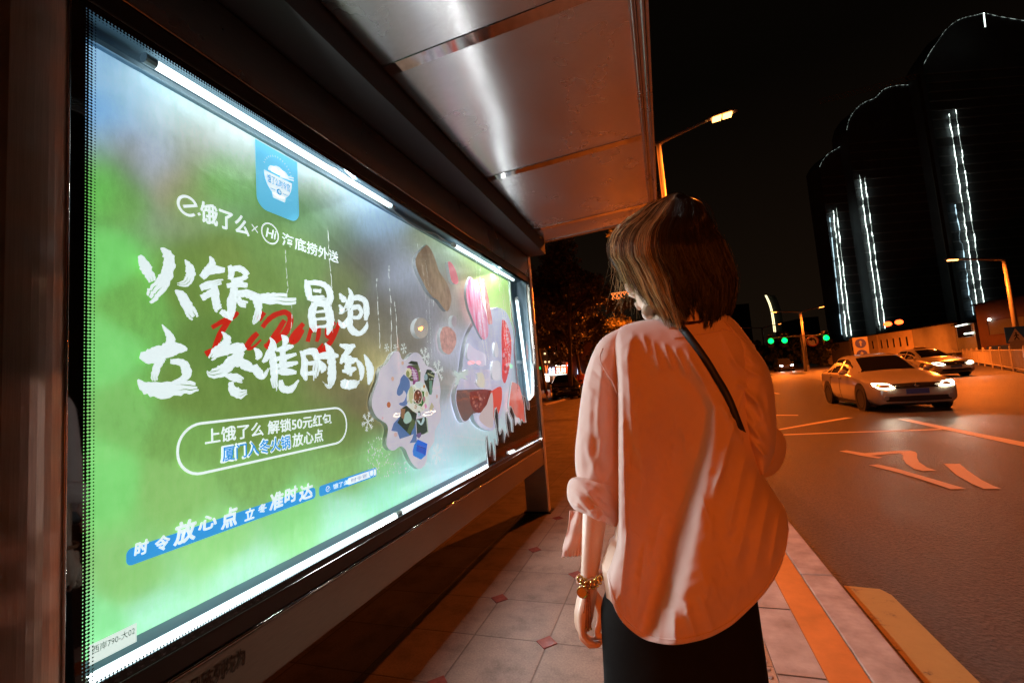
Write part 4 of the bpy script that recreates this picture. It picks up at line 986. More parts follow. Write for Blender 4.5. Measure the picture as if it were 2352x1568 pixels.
# ---- creases
def crease(X, Y, x0, y0, x1, y1, wd, h, asym=0.):
    d = np.array([x1-x0, y1-y0], float); L = np.hypot(*d); d /= L
    al = ((X-x0)*d[0] + (Y-y0)*d[1])/L; pe = (X-x0)*(-d[1]) + (Y-y0)*d[0]
    env = smoothstep(-.12, .15, al)*(1 - smoothstep(.8, 1.12, al))
    w = np.where(pe > 0, wd*(1+asym), wd*(1-asym))
    return h*(.45*np.exp(-(pe/w)**2) + .55*np.exp(-np.abs(pe)/(.62*w)))*env
def polyval(pts, t):
    """point on a polyline by arclength parameter"""
    P = spline(pts, 6); s = np.concatenate([[0], np.cumsum(np.hypot(*np.diff(P, axis=0).T))]); s /= s[-1]
    return np.stack([np.interp(t, s, P[:, 0]), np.interp(t, s, P[:, 1])], -1)
def wob(X, Y, seed, n, lam, amp, aniso=1.):
    rr = np.random.default_rng(seed); o = np.zeros_like(X)
    for _ in range(n):
        a = rr.uniform(0, math.pi); l = lam*rr.uniform(.6, 1.6); p = rr.uniform(0, 6.28)
        o += np.sin((X*math.cos(a)*aniso + Y*math.sin(a))*2*math.pi/l + p)
    return amp*o/math.sqrt(n)

# ---- shirt: back sheet from outlines (photo) with depth profile, joined to a rounded front
def shirt():
    NT, NR = 150, 170
    A_ = [(1404,775),(1424,752),(1455,740),(1492,733),(1545,727),(1600,720),(1655,716),(1688,736),(1712,766),(1734,795)]
    B_ = [(1392,1308),(1403,1372),(1427,1424),(1470,1462),(1510,1476),(1552,1480),(1595,1473),(1630,1463),(1665,1445),(1694,1424),(1751,1368),(1784,1320),(1804,1267),(1812,1214)]
    L_ = [(1404,775),(1411,840),(1415,900),(1417,1013),(1419,1144),(1418,1225),(1405,1275),(1392,1308)]
    R_ = [(1734,795),(1745,850),(1741,950),(1738,1020),(1752,1085),(1785,1140),(1805,1172),(1812,1214)]
    t = np.linspace(0, 1, NT+1); r = np.linspace(0, 1, NR+1)
    Tp, Bp = polyval(A_, t), polyval(B_, t); Lp, Rp = polyval(L_, r), polyval(R_, r)
    T, Rr = np.meshgrid(t, r)
    P = (1-Rr)[..., None]*Tp[None] + Rr[..., None]*Bp[None] + (1-T)[..., None]*Lp[:, None] + T[..., None]*Rp[:, None] \
        - ((1-T)*(1-Rr))[..., None]*Tp[0] - (T*(1-Rr))[..., None]*Tp[-1] - ((1-T)*Rr)[..., None]*Bp[0] - (T*Rr)[..., None]*Bp[-1]
    X, Y = P[..., 0], P[..., 1]
    # depth profile: full at both sides (rounded), top rolls over the shoulders
    edge = 1 - np.abs(2*T-1)**6
    lft = 1 - np.exp(-T/.028)                    # tight rolled edge on the arm side
    rgt = np.sqrt(np.clip(1-((T-.25)/.75).clip(0)**2.2, 0, 1))
    D = .118*lft*(.30 + .70*rgt) 
    top = np.sqrt(np.clip(1-(1-np.clip(Rr/.16, 0, 1))**2, 0, 1))
    D = D*(.22 + .78*top)
    D += .030*smoothstep(.3, 1, Rr)*lft*(.4+.6*rgt)       # hangs away from the body lower down
    # hollow left of the ridge
    RX = np.array([[1548,760],[1566,800],[1592,840],[1625,885],[1645,939],[1644,991],[1635,1057],[1624,1127],[1607,1206],[1596,1276],[1584,1345],[1568,1400],[1554,1450],[1550,1485]])
    xr = np.interp(Y, RX[:, 1], RX[:, 0])
    wl = np.interp(Y, [760, 840, 939, 1057, 1206, 1345, 1480], [60, 46, 26, 40, 62, 84, 92])
    hh = np.interp(Y, [760, 830, 900, 940, 1057, 1206, 1345, 1440, 1490], [.003, .008, .012, .022, .036, .047, .054, .046, .040])
    dx = X - xr
    ridge = np.where(dx < 0, 1 - smoothstep(0, 1, -dx/wl), np.exp(-(dx/np.interp(Y, [760, 950, 1300], [50, 70, 120]))**2))
    D += hh*ridge
    hol = np.exp(-((X - (xr + 1419)/2)/(.30*(xr-1415) + 8))**2)*smoothstep(880, 1150, Y)
    D -= .030*hol
    # swell at the lower right
    D += .022*np.exp(-((X-1745)/60)**2 - ((Y-1200)/120)**2)
    C_ = 0*X
    for a in ((1452,765,1440,830,9,.006),(1476,768,1490,812,7,.006),(1500,785,1515,850,6,.005),(1525,790,1545,848,6,.006),(1550,800,1578,862,7,.006),(1575,805,1620,880,9,.005),(1424,800,1462,770,9,.006),
              (1440,795,1452,1000,14,.006),(1462,860,1476,1180,18,.005),(1690,960,1640,1140,9,.007),(1740,1080,1690,1300,16,.010),(1768,1130,1730,1320,12,.008),(1712,1050,1668,1240,14,.008),(1790,1180,1770,1300,8,.007),
              (1655,760,1700,860,12,.005),(1680,820,1740,880,12,.006),(1690,880,1738,900,8,.008),(1660,930,1700,1010,9,.006),(1520,1180,1470,1400,22,.008),(1440,1220,1424,1400,10,.008),(1480,1250,1462,1440,12,.007),
              (1548,1395,1552,1475,7,.008),(1575,1385,1600,1472,8,.007),(1520,1390,1512,1476,9,.009),(1610,1370,1640,1455,10,.006),(1426,800,1440,1300,7,.005),(1500,900,1480,1120,20,.004)):
        C_ += crease(X, Y, *a)
    rc = np.random.default_rng(77)
    for _ in range(90):                      # small sharp crumples all over the cloth
        x0 = rc.uniform(1415, 1790); y0 = rc.uniform(770, 1440); a = rc.normal(1.45, .45); Lc = rc.uniform(18, 80)
        C_ += crease(X, Y, x0, y0, x0 + Lc*math.cos(a), y0 + Lc*math.sin(a), rc.uniform(2.2, 4.5), rc.uniform(.0010, .0028)*rc.choice([1, 1, -.7]))
    C_ += wob(X, Y, 3, 12, 120, .0013, 1.6) + wob(X, Y, 5, 12, 46, .00055, 1.3)
    D += C_*np.clip(lft, 0, 1)*(.35+.65*top)
    yc = 1.0
    G = np.empty(X.shape + (3,))
    for i in range(X.shape[0]):
        for j in range(X.shape[1]): G[i, j] = U(X[i, j], Y[i, j], yc - D[i, j])
    # front half, wide enough to close round the body
    NF = 40
    F = np.empty((NR+1, NF-1, 3))
    for i in range(NR+1):
        a, b = G[i, -1], G[i, 0]; mid = (a+b)/2; hw = (a-b)/2
        fr_ = min(1, .35 + i/28)
        for k in range(1, NF):
            q = math.pi*k/NF; F[i, k-1] = mid + hw*math.cos(q) + np.array([0, (.085 + .02*math.sin(6*q))*fr_*math.sin(q), 0])
            F[i, k-1][2] = b[2]*(k/NF) + a[2]*(1-k/NF) if i < NR else F[i, k-1][2]
    rows = [list(G[i]) + list(F[i]) for i in range(NR+1)]
    mb = MB(); mb.rings(rows, cap0=False, cap1=False)
    o = mb.build('shirt', M['shirt'], woman, smooth=True)
    s_ = o.modifiers.new('t', 'SOLIDIFY'); s_.thickness = .0022; s_.offset = -1
    # hem stitching line
    hem = [G[NR-3, j] + np.array([0, -.0012, 0]) for j in range(2, NT-1)]
    MB().tube(hem, .0011, 5).build('hem_seam', M['shirt'], o, smooth=True)
    return o, G
shirt_o, SG = shirt()

def sleeve(name, rings, yc, dep, creases, seed, n=64, sub=10, mat=None, amp=.0016, dfac=None):
    """rings: (v, left u, right u, tilt) outlines; near side carries creases"""
    R_ = spline([(v, l, r, t, y) for (v, l, r, t), y in zip(rings, yc if hasattr(yc, '__len__') else [yc]*len(rings))], sub)
    rows = []
    th = np.linspace(0, 2*math.pi, n, endpoint=False)
    UU = np.empty((len(R_), n)); VV = UU.copy()
    for k, (v, l, r, t, y) in enumerate(R_):
        UU[k] = (l+r)/2 - (r-l)/2*np.cos(th); VV[k] = v + t*(-np.cos(th))/2
    H_ = np.zeros_like(UU)
    for c in creases: H_ += (1.0 if name == 'cuff' or seed == 61 else .62)*crease(UU, VV, *c)
    rc = np.random.default_rng(seed + 5); u0, u1, v0, v1 = UU.min(), UU.max(), VV.min(), VV.max()
    for _ in range(46):
        x0 = rc.uniform(u0, u1); y0 = rc.uniform(v0, v1); a = rc.normal(1.4, .6); Lc = rc.uniform(14, 60)
        H_ += crease(UU, VV, x0, y0, x0 + Lc*math.cos(a), y0 + Lc*math.sin(a), rc.uniform(2, 4), rc.uniform(.0010, .0030)*rc.choice([1, 1, -.7]))
    H_ += wob(UU, VV, seed, 10, 70, amp, 1.2) + wob(UU, VV, seed+1, 10, 30, amp*.45)
    DF = np.interp(np.linspace(0, 1, len(R_)), np.linspace(0, 1, len(rings)), dfac or [1]*len(rings))
    for k, (v, l, r, t, y) in enumerate(R_):
        row = []
        for i in range(n):
            s_ = math.sin(th[i]); d = (dep*DF[k] + H_[k, i])*s_ if s_ > 0 else dep*DF[k]*s_
            row.append(U(UU[k, i], VV[k, i], y - d))
        rows.append(row)
    mb = MB(); mb.rings(rows, cap0=False, cap1=False)
    o = mb.build(name, mat or M['shirt'], woman, smooth=True)
    s2 = o.modifiers.new('t', 'SOLIDIFY'); s2.thickness = .002; s2.offset = -1
    return o
ls = sleeve('sleeve', [(745,1440,1482,-8),(753,1414,1470,-10),(765,1390,1458,-12),(780,1375,1448,-12),(800,1364,1440,-10),(831,1352,1434,-6),(868,1342,1430,0),(927,1333,1428,6),(990,1326,1428,8),(1040,1321,1430,12),(1085,1322,1432,18),(1112,1326,1430,26),(1140,1330,1424,34),(1160,1334,1416,38)],
    [.985,.985,.99,.995,.998,1.0,1.0,1.0,1.0,1.0,1.0,1.0,1.0,1.0], .062,
    [(1366,815,1346,905,7,.010),(1385,830,1372,1000,9,.012),(1402,845,1408,1050,8,.010),(1356,900,1352,1060,8,.010),(1374,930,1385,1090,10,.012),(1340,1000,1372,1100,9,.012),(1398,980,1350,1110,9,.010),(1420,1060,1368,1130,8,.010),(1372,835,1402,868,6,.008),(1362,838,1412,892,5,.007),(1352,850,1406,905,5,.006),(1330,960,1338,1080,7,.010),(1410,900,1420,1030,8,.009)], 21, dfac=[.25,.5,.72,.86,.95,1,1,1,1,1,1,1,1,1])
# gathered armhole seam
MB().tube(spline([U(1385,800,.935), U(1378,822,.928), U(1390,850,.925), U(1408,880,.925), U(1418,905,.93)], 5), .0016, 6).build('armhole_seam', M['shirt'], ls, smooth=True)
cf = sleeve('cuff', [(1108,1326,1424,28),(1116,1313,1424,36),(1130,1305,1424,44),(1150,1302,1422,48),(1168,1304,1420,46),(1182,1312,1418,42),(1190,1322,1412,38),(1184,1332,1404,34),(1160,1338,1400,34)], 1.0, .070,
    [(1318,1130,1370,1190,6,.010),(1345,1120,1400,1200,6,.009),(1328,1150,1318,1190,5,.008),(1370,1135,1420,1180,6,.008),(1385,1180,1360,1205,4,.006),(1305,1150,1345,1175,5,.008),(1400,1185,1380,1212,4,.006),(1340,1190,1372,1165,4,.007)], 41, amp=.0024)
# loose end of the cuff hanging behind the forearm
def tab_():
    n, m = 22, 26; vs = []
    for k in range(m+1):
        q = k/m; ul = 1308 - 16*q + 2*math.sin(5*q); ur = 1342 - 6*q; v = 1172 + 106*q
        for i in range(n+1):
            a = i/n
            vs.append(U(ul + (ur-ul)*a, v + (2.0*math.sin(a*34) if q > .96 else 0) - 3*a*q, 1.035 + .007*math.sin(7*a + 3*q) + .004*math.sin(13*q + 2*a) + (.003*math.sin(a*38) if q > .88 else 0)))
    fs = [(k*(n+1)+i, k*(n+1)+i+1, (k+1)*(n+1)+i+1, (k+1)*(n+1)+i) for k in range(m) for i in range(n)]
    mb = MB(); mb.add(vs, fs); o = mb.build('cuff_tab', M['shirt'], cf, smooth=True)
    s_ = o.modifiers.new('t', 'SOLIDIFY'); s_.thickness = .0018
tab_()
rs = sleeve('sleeve', [(748,1652,1700,36),(768,1660,1720,34),(795,1672,1742,28),(830,1678,1761,16),(868,1682,1773,8),(905,1684,1779,4),(941,1688,1782,0),(991,1700,1784,-4),(1040,1716,1779,-10),(1070,1732,1770,-14),(1088,1744,1762,-10)],
    [.985,.985,.985,.98,.975,.97,.968,.965,.965,.968,.97], .066,
    [(1684,870,1745,930,8,.012),(1690,905,1738,975,8,.012),(1700,950,1752,1010,8,.012),(1735,905,1768,1000,9,.010),(1716,1000,1762,1052,7,.012),(1760,900,1776,1010,7,.008),(1700,840,1760,870,9,.008),(1690,800,1740,840,9,.006)], 61)
# right forearm sleeve going forward
def fore():
    a = U(1748, 1030, .985); b = np.array([.10, 1.27, 1.06]); rows = []
    for k in range(13):
        q = k/12; c = a*(1-q) + b*q; r = .056*(1-q) + .040*q + .003*math.sin(17*q)
        d = (b-a)/np.linalg.norm(b-a); e1 = np.cross(d, [0, 0, 1]); e1 /= np.linalg.norm(e1); e2 = np.cross(e1, d)
        rows.append([c + r*(math.cos(t)*e1 + math.sin(t)*e2)*(1+.05*math.sin(3*t+6*q)) for t in np.linspace(0, 2*math.pi, 24, endpoint=False)])
    mb = MB(); mb.rings(rows, cap0=True, cap1=False); mb.build('sleeve', M['shirt'], woman, smooth=True)
fore()
# collar
def collar():
    rows = []; n = 48
    c0 = U(1580, 725, .985)
    for (v, w, dpt, yo) in ((738, 64, .096, 0), (724, 56, .084, .001), (706, 50, .072, .004), (690, 45, .062, .006), (684, 42, .059, .008), (692, 40, .056, .009), (712, 40, .056, .009)):
        row = []
        for i in range(n):
            a = 2*math.pi*i/n
            row.append(U(1583 + w*math.cos(a), v - 6*math.cos(a), .99 + yo - dpt*math.sin(a)*.88))
        rows.append(row)
    rows = [[np.array(p) for p in r] for r in rows]
    mb = MB(); mb.rings(rows, cap0=False, cap1=False); mb.build('collar', M['shirt'], shirt_o, smooth=True, subd=1)
collar()
# yoke seam
sy = [SG[int(170*.035 + 6*math.sin(math.pi*j/150)), j] + np.array([0, -.0015, .0]) for j in range(60, 140)]
MB().tube(sy, .0011, 5).build('yoke_seam', M['shirt'], shirt_o, smooth=True)

# ---- black wide trousers / skirt
def skirt():
    rows = []; n = 72
    rr = np.random.default_rng(2)
    for k in range(40):
        q = k/39; z = .86 - q*.75
        u0 = onY(1384 - 10*q, 1420, .99)[0]; xl = -.140 - .048*smoothstep(0, .2, q) - .03*q; xr_ = .132 + .012*q
        cx, hw = (xl+xr_)/2, (xr_-xl)/2
        row = []
        for i in range(n):
            a = 2*math.pi*i/n; f = 1 + smoothstep(.1, .9, q)*(.045*math.sin(7*a + 2) + .03*math.sin(13*a + q))
            row.append((cx + hw*math.cos(a)*(.93+.07*smoothstep(0, .15, q)), 1.085 + .118*math.sin(a)*f*(.8+.2*q), z))
        rows.append(row)
    mb = MB(); mb.rings(rows, cap0=True, cap1=False)
    mb.build('skirt', M['trouser'], woman, smooth=True)
skirt()
for s in (-1, 1):
    hx = -.035 + s*.08
    mb = MB(); rs_ = []
    for y, w, h in ((1.005,.020,.05),(1.015,.034,.075),(1.06,.040,.085),(1.12,.043,.078),(1.19,.045,.062),(1.25,.040,.050),(1.285,.022,.036)):
        rs_.append([(hx + w*math.cos(a), y, max(.002, .012 + h*.5 + h*.5*math.sin(a)) if math.sin(a) > -.5 else .002) for a in np.linspace(0, 2*math.pi, 16, endpoint=False)])
    mb.rings(rs_); mb.build('shoe', pm('black_leather', (.012, .012, .012), .35), woman, smooth=True)

# ---- bracelet
M['gold'] = pm('old_gold', (.72, .50, .16), .22, 1.0, var=.15, scale=60)
M['cord'] = pm('braided_cord', (.35, .14, .06), .6, var=.6, scale=160)
wc = U(1354, 1322, 1.0); 
br = []
for k in range(41):
    a = 2*math.pi*k/40; br.append(U(1356 + 30*math.cos(a), 1322 - 6*math.cos(a) + 10*math.sin(a), 1.0 - .031*math.sin(a)))
bo = MB(); bo.tube([p + np.array([0, 0, .0022*math.sin(k*2.2)]) for k, p in enumerate(br)], .0042, 8)
bo.tube([p + np.array([0, -.001, -.006 + .0022*math.cos(k*2.2)]) for k, p in enumerate(br)], .0034, 8)
brace = bo.build('bracelet', M['cord'], woman, smooth=True); brace['label'] = 'braided bracelet with gold knots and round charm'
for k, (u, v) in enumerate(((1333,1331),(1341,1337),(1350,1342),(1360,1342),(1369,1337),(1376,1331))):
    p = U(u, v, .966); g = MB()
    g.tube([p + np.array([.006*math.cos(t), .003*math.sin(2*t), .008*math.sin(t)]) for t in np.linspace(0, 5.5, 14)], .0026, 6, round_ends=True)
    g.build('gold_knot', M['gold'], brace, smooth=True)
ch = U(1338, 1359, .964); g = MB(); g.disc_prism(ch, (.25, -1, .05), .0115, .003, 24); g.tube([ch + np.array([.0115*math.cos(t), -.002, .0115*math.sin(t)]) for t in np.linspace(0, 6.28, 25)], .0019, 6)
g.build('charm', M['gold'], brace, smooth=False)
for (u0, v0, u1, v1) in ((1346,1345,1338,1434),(1348,1346,1345,1440),(1353,1346,1357,1443),(1350,1346,1351,1446)):
    g = MB(); a, b = U(u0, v0, .966), U(u1, v1, .972); g.tube([a, (a+b)/2 + [.001, -.002, 0], b], .0016, 6); g.build('tassel', M['cord'], brace, smooth=True)
    MB().ball(b, .0032, 10, 8).build('bead', M['gold'], brace, smooth=True)

# ---- cross-body bag
bag = thing('shoulder_bag', 'black strap bag slung across the back of the pink shirt', 'bag', (.09, 1.26, .80))
stp = [(1548,728),(1560,745),(1575,763),(1591,784),(1610,810),(1627,835),(1645,865),(1662,893),(1676,920),(1686,945),(1696,972),(1708,1002),(1722,1034)]
def nearest_depth(u, v):
    # shirt depth under the strap, so that it lies on the cloth
    best = min(((p[1], (q[0]-u)**2 + (q[1]-v)**2) for p, q in zip(SGf, SGp)), key=lambda z: z[1]); return best[0]
SGf = SG[::3, ::3].reshape(-1, 3)
def projpx(p):
    c = CM.T @ (np.array(p) - [0, 0, EYE]); return (CXP + FPX*c[0]/c[2], CYP + FPX*c[1]/c[2])
SGp = [projpx(p) for p in SGf]
sp2 = spline(stp, 4); vs = []
dep = np.array([nearest_depth(u, v) for u, v in sp2]); dep = np.convolve(np.pad(dep, 4, 'edge'), np.ones(9)/9, 'valid') - .0065 + .05*smoothstep(.84, 1.0, np.linspace(0, 1, len(sp2)))
tt = np.gradient(sp2, axis=0); tt /= np.linalg.norm(tt, axis=1, keepdims=True)
for (u, v), d, t_ in zip(sp2, dep, tt):
    nx, ny_ = -t_[1], t_[0]; w_ = 8.5
    vs += [onY(u + nx*w_, v + ny_*w_, d), onY(u - nx*w_, v - ny_*w_, d)]
over = [np.array([.005, 1.0, 1.425]), np.array([-.005, 1.08, 1.36])]
mb = MB(); mb.add(vs, [(2*i, 2*i+1, 2*i+3, 2*i+2) for i in range(len(sp2)-1)])
st_o = mb.build('strap', pm('black_webbing', (.008, .008, .008), .6, var=.3, scale=60), bag, smooth=True)
s_ = st_o.modifiers.new('t', 'SOLIDIFY'); s_.thickness = .003; s_.offset = 0
mb = MB(); mb.tube([U(1548, 730, .92), np.array([.02, 1.09, 1.41]), np.array([.02, 1.19, 1.33]), np.array([.07, 1.23, 1.05]), np.array([.11, 1.25, .96])], .006, 6)
mb.build('strap', M['black'], bag, smooth=True)
mb = MB(); mb.box((.02, 1.22, .80), (.16, 1.30, .97)); mb.build('pouch', pm('black_bag_leather', (.012, .012, .013), .4), bag, bevel=.02)

# ---- hair: strands that follow the measured outline, over a dark inner shell
HLft = np.array([[442,1560],[447,1518],[457,1500],[472,1474],[495,1449],[517,1421],[538,1405],[565,1396],[590,1398],[605,1409],[625,1418],[645,1430],[670,1442],[690,1456],[713,1474],[735,1490],[750,1500]])
HRgt = np.array([[442,1568],[447,1594],[457,1619],[477,1636],[497,1643],[529,1648],[565,1662],[603,1678],[637,1689],[664,1688],[693,1684],[713,1680],[735,1672],[750,1664]])
def edges(v): return np.interp(v, HLft[:, 0], HLft[:, 1]), np.interp(v, HRgt[:, 0], HRgt[:, 1])
def bottom(s): return np.interp(s, [0, .06, .12, .2, .3, .40, .46, .52, .58, .64, .70, .78, .9, 1], [636, 664, 700, 728, 735, 733, 718, 692, 674, 676, 706, 742, 752, 716])
def depth(s, v):
    # half-thickness of the hair from the silhouette plane
    prof = np.interp(v, [440, 460, 500, 560, 620, 700, 750], [.0, .050, .086, .100, .102, .104, .112])
    return prof*np.sqrt(np.clip(1-(2*s-1)**2, 0, 1))
HYC = 1.005
def hair_point(s, v, back, inset=0.):
    l, r = edges(v); m = (l+r)/2; hw = (r-l)/2
    u = m + (2*s-1)*hw*(1-inset); d = depth(s, v)*(1-inset)
    return u, v, HYC - d if back else HYC + d*.85
def cap():
    rows = []; n = 40
    for v in list(np.linspace(446, 500, 9)) + list(np.linspace(512, 655, 10)):
        row = []
        for i in range(n):
            s = i/(n/2) if i < n/2 else 2 - i/(n/2)
            u, vv, y = hair_point(s, v, i < n/2, .13); row.append(U(u, vv + 6, y))
        rows.append(row)
    mb = MB(); mb.rings(rows, cap0=True, cap1=False)
    # side/front opening for the face is left to the strands: drop the front-left faces low down
    keep = []
    for f in mb.f:
        c = np.mean([mb.v[i] for i in f], 0); px = projpx(c)
        if c[1] > 1.13 and px[1] > 575: continue
        keep.append(f)
    mb.f = keep; mb.m = [0]*len(keep)
    return mb
def hair_mat():
    m, t, b = new_mat('brown_hair')
    at = node(t, 'ShaderNodeAttribute', attribute_name='tone')
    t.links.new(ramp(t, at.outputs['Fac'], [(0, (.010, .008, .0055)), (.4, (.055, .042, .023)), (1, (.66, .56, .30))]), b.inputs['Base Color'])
    b.inputs['Roughness'].default_value = .30
    b.inputs['Specular IOR Level'].default_value = .35
    return m
M['hair'] = hair_mat()
def hair():
    rr = np.random.default_rng(17); V = []; Fc = []; T = []
    NS = 22
    for ci in range(560):
        back = rr.random() < .74
        s0 = rr.random(); cin = abs(rr.normal(0, .085)) if rr.random() < .8 else -rr.uniform(.0, .025)
        tone0 = np.clip(rr.beta(1.3, 2.2)*(.12 + .80*(1 - smoothstep(.26, .56, s0))) + .55*math.exp(-((s0-.29)/.09)**2)*rr.random() + .22*(s0 < .42)*(.4 + .6*rr.random()), 0, 1)  # case light on the left and dark right put into tone; blond lock too
        cend = rr.normal(0, 11) - (rr.uniform(20, 75) if rr.random() < .20 else 0)
        cdr = rr.normal(0, .024); fl_ = rr.normal(0, .030); ph = rr.uniform(0, 6.28, 4); wid = rr.uniform(.008, .020); spread = rr.uniform(.15, .8); swirl = rr.normal(0, .010)
        for _ in range(rr.integers(11, 20)):
            off = rr.normal(0, 1); s = np.clip(s0 + off*wid, .002, .998)
            if not back and .05 < s0 < .80: end = rr.uniform(500, 560)       # fringe side: short, the face stays open
            else: end = bottom(s0) + cend + rr.normal(0, 4)
            top = 443 + rr.uniform(0, 5) + abs(rr.normal(0, 3))
            st = np.linspace(0, 1, NS)**1.2; vv = top + (end-top)*st
            conv = 1 - (1-spread)*smoothstep(.35, 1, st)
            sc = s0 + off*wid*conv + cdr*st**2 + fl_*smoothstep(.72, 1, st) + swirl*np.sin(ph[0] + 4.5*st)*st
            ss = np.clip(.47 + (sc-.47)*np.clip(.35 + 1.05*st**.5, 0, 1), -.035, 1.035)
            l, r = edges(vv); m = (l+r)/2; hw = (r-l)/2
            ins = cin*np.clip(st*2.2, 0, 1) + .018*np.sin(ph[1] + 5*st)*st + abs(rr.normal(0, .008))
            u = m + (2*ss-1)*hw*(1-ins) + rr.normal(0, .5)
            d = depth(ss, vv)*(1-ins) + .004*np.sin(ph[2] + 5*st)*st
            y = HYC - d if back else HYC + d*.85
            pts = np.array([U(a, b_, c) for a, b_, c in zip(u, vv, np.broadcast_to(y, u.shape))])
            add(V, Fc, T, pts, rr.uniform(.00045, .00075), np.clip((tone0 + rr.normal(0, .07) - 2.6*max(cin, 0))*(.62 + .62*st), 0, 1))  # shade between locks put into the tone: inset clumps darker
    # wisps in front of the cheek and round the ends
    for k in range(70):
        u0 = rr.uniform(1404, 1450); v0 = rr.uniform(540, 610); u1 = u0 + rr.normal(6, 14) + 14; v1 = rr.uniform(640, 735); y0 = rr.uniform(.97, 1.05)
        st = np.linspace(0, 1, NS); u = u0 + (u1-u0)*st + rr.normal(0, 7)*np.sin(math.pi*st) + rr.normal(0, 5)*np.sin(2*math.pi*st); v = v0 + (v1-v0)*st
        if rr.random() < .3: u -= 26*st**2
        pts = np.array([U(a, b_, y0) for a, b_ in zip(u, v)]); add(V, Fc, T, pts, rr.uniform(.00022, .0004), rr.uniform(.4, 1))
    for k in range(230):
        s = rr.random(); v0 = rr.uniform(450, 600); l, r = edges(v0); u0 = l + (r-l)*s; v1 = bottom(s) + rr.uniform(-30, 22); L2, R2 = edges(v1)
        u1 = L2 + (R2-L2)*np.clip(s + rr.normal(0, .03), 0, 1) + rr.normal(0, 5); st = np.linspace(0, 1, NS); vv = v0 + (v1-v0)*st
        l, r = edges(vv); u = l + (r-l)*s + (u1 - (L2+(R2-L2)*s))*st + rr.normal(0, 4)*np.sin(math.pi*st)
        y = HYC - depth(s, vv)*1.035 - .002; pts = np.array([U(a, b_, c) for a, b_, c in zip(u, vv, y)]); add(V, Fc, T, pts, rr.uniform(.00026, .00045), rr.uniform(.3, .9) if s < .36 + rr.normal(0, .06) else rr.uniform(0, .28))  # flyaway tone carries the same painted lit left, dark right
    nv = sum(len(v) for v in V)
    me = bpy.data.meshes.new('hair'); vs = np.concatenate(V); fs = np.concatenate(Fc)
    c = cap(); cb = len(vs)
    cv = np.array(c.v); 
    faces = [tuple(f) for f in fs.tolist()] + [tuple(cb + i for i in f) for f in c.f]
    me.from_pydata(np.concatenate([vs, cv]).tolist(), [], faces)
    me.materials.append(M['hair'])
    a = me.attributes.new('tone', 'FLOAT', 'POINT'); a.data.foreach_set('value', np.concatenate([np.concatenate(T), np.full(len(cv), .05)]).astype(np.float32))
    me.polygons.foreach_set('use_smooth', [True]*len(me.polygons)); me.update()
    o = bpy.data.objects.new('hair', me); C.objects.link(o); o.parent = woman; o.matrix_parent_inverse = woman.matrix_basis.inverted()
_off = [0]
def add(V, Fc, T, pts, rad, tone):
    n = len(pts); t = np.gradient(pts, axis=0); t /= np.linalg.norm(t, axis=1, keepdims=True) + 1e-9
    a = np.cross(t, [0.3, 1, .1]); a /= np.linalg.norm(a, axis=1, keepdims=True) + 1e-9; b = np.cross(t, a)
    r = rad*np.interp(np.linspace(0, 1, n), [0, .6, 1], [1, 1, .35])[:, None]
    ring = np.stack([pts + r*(math.cos(q)*a + math.sin(q)*b) for q in (0, 2.094, 4.189)], 1).reshape(-1, 3)
    i = np.arange(n-1)[:, None]*3; j = np.arange(3)[None]; k = (j+1) % 3
    f = np.stack([i+j, i+k, i+3+k, i+3+j], -1).reshape(-1, 4) + _off[0]
    _off[0] += len(ring); V.append(ring); Fc.append(f); T.append(np.repeat(np.broadcast_to(tone, n), 3))
hair()
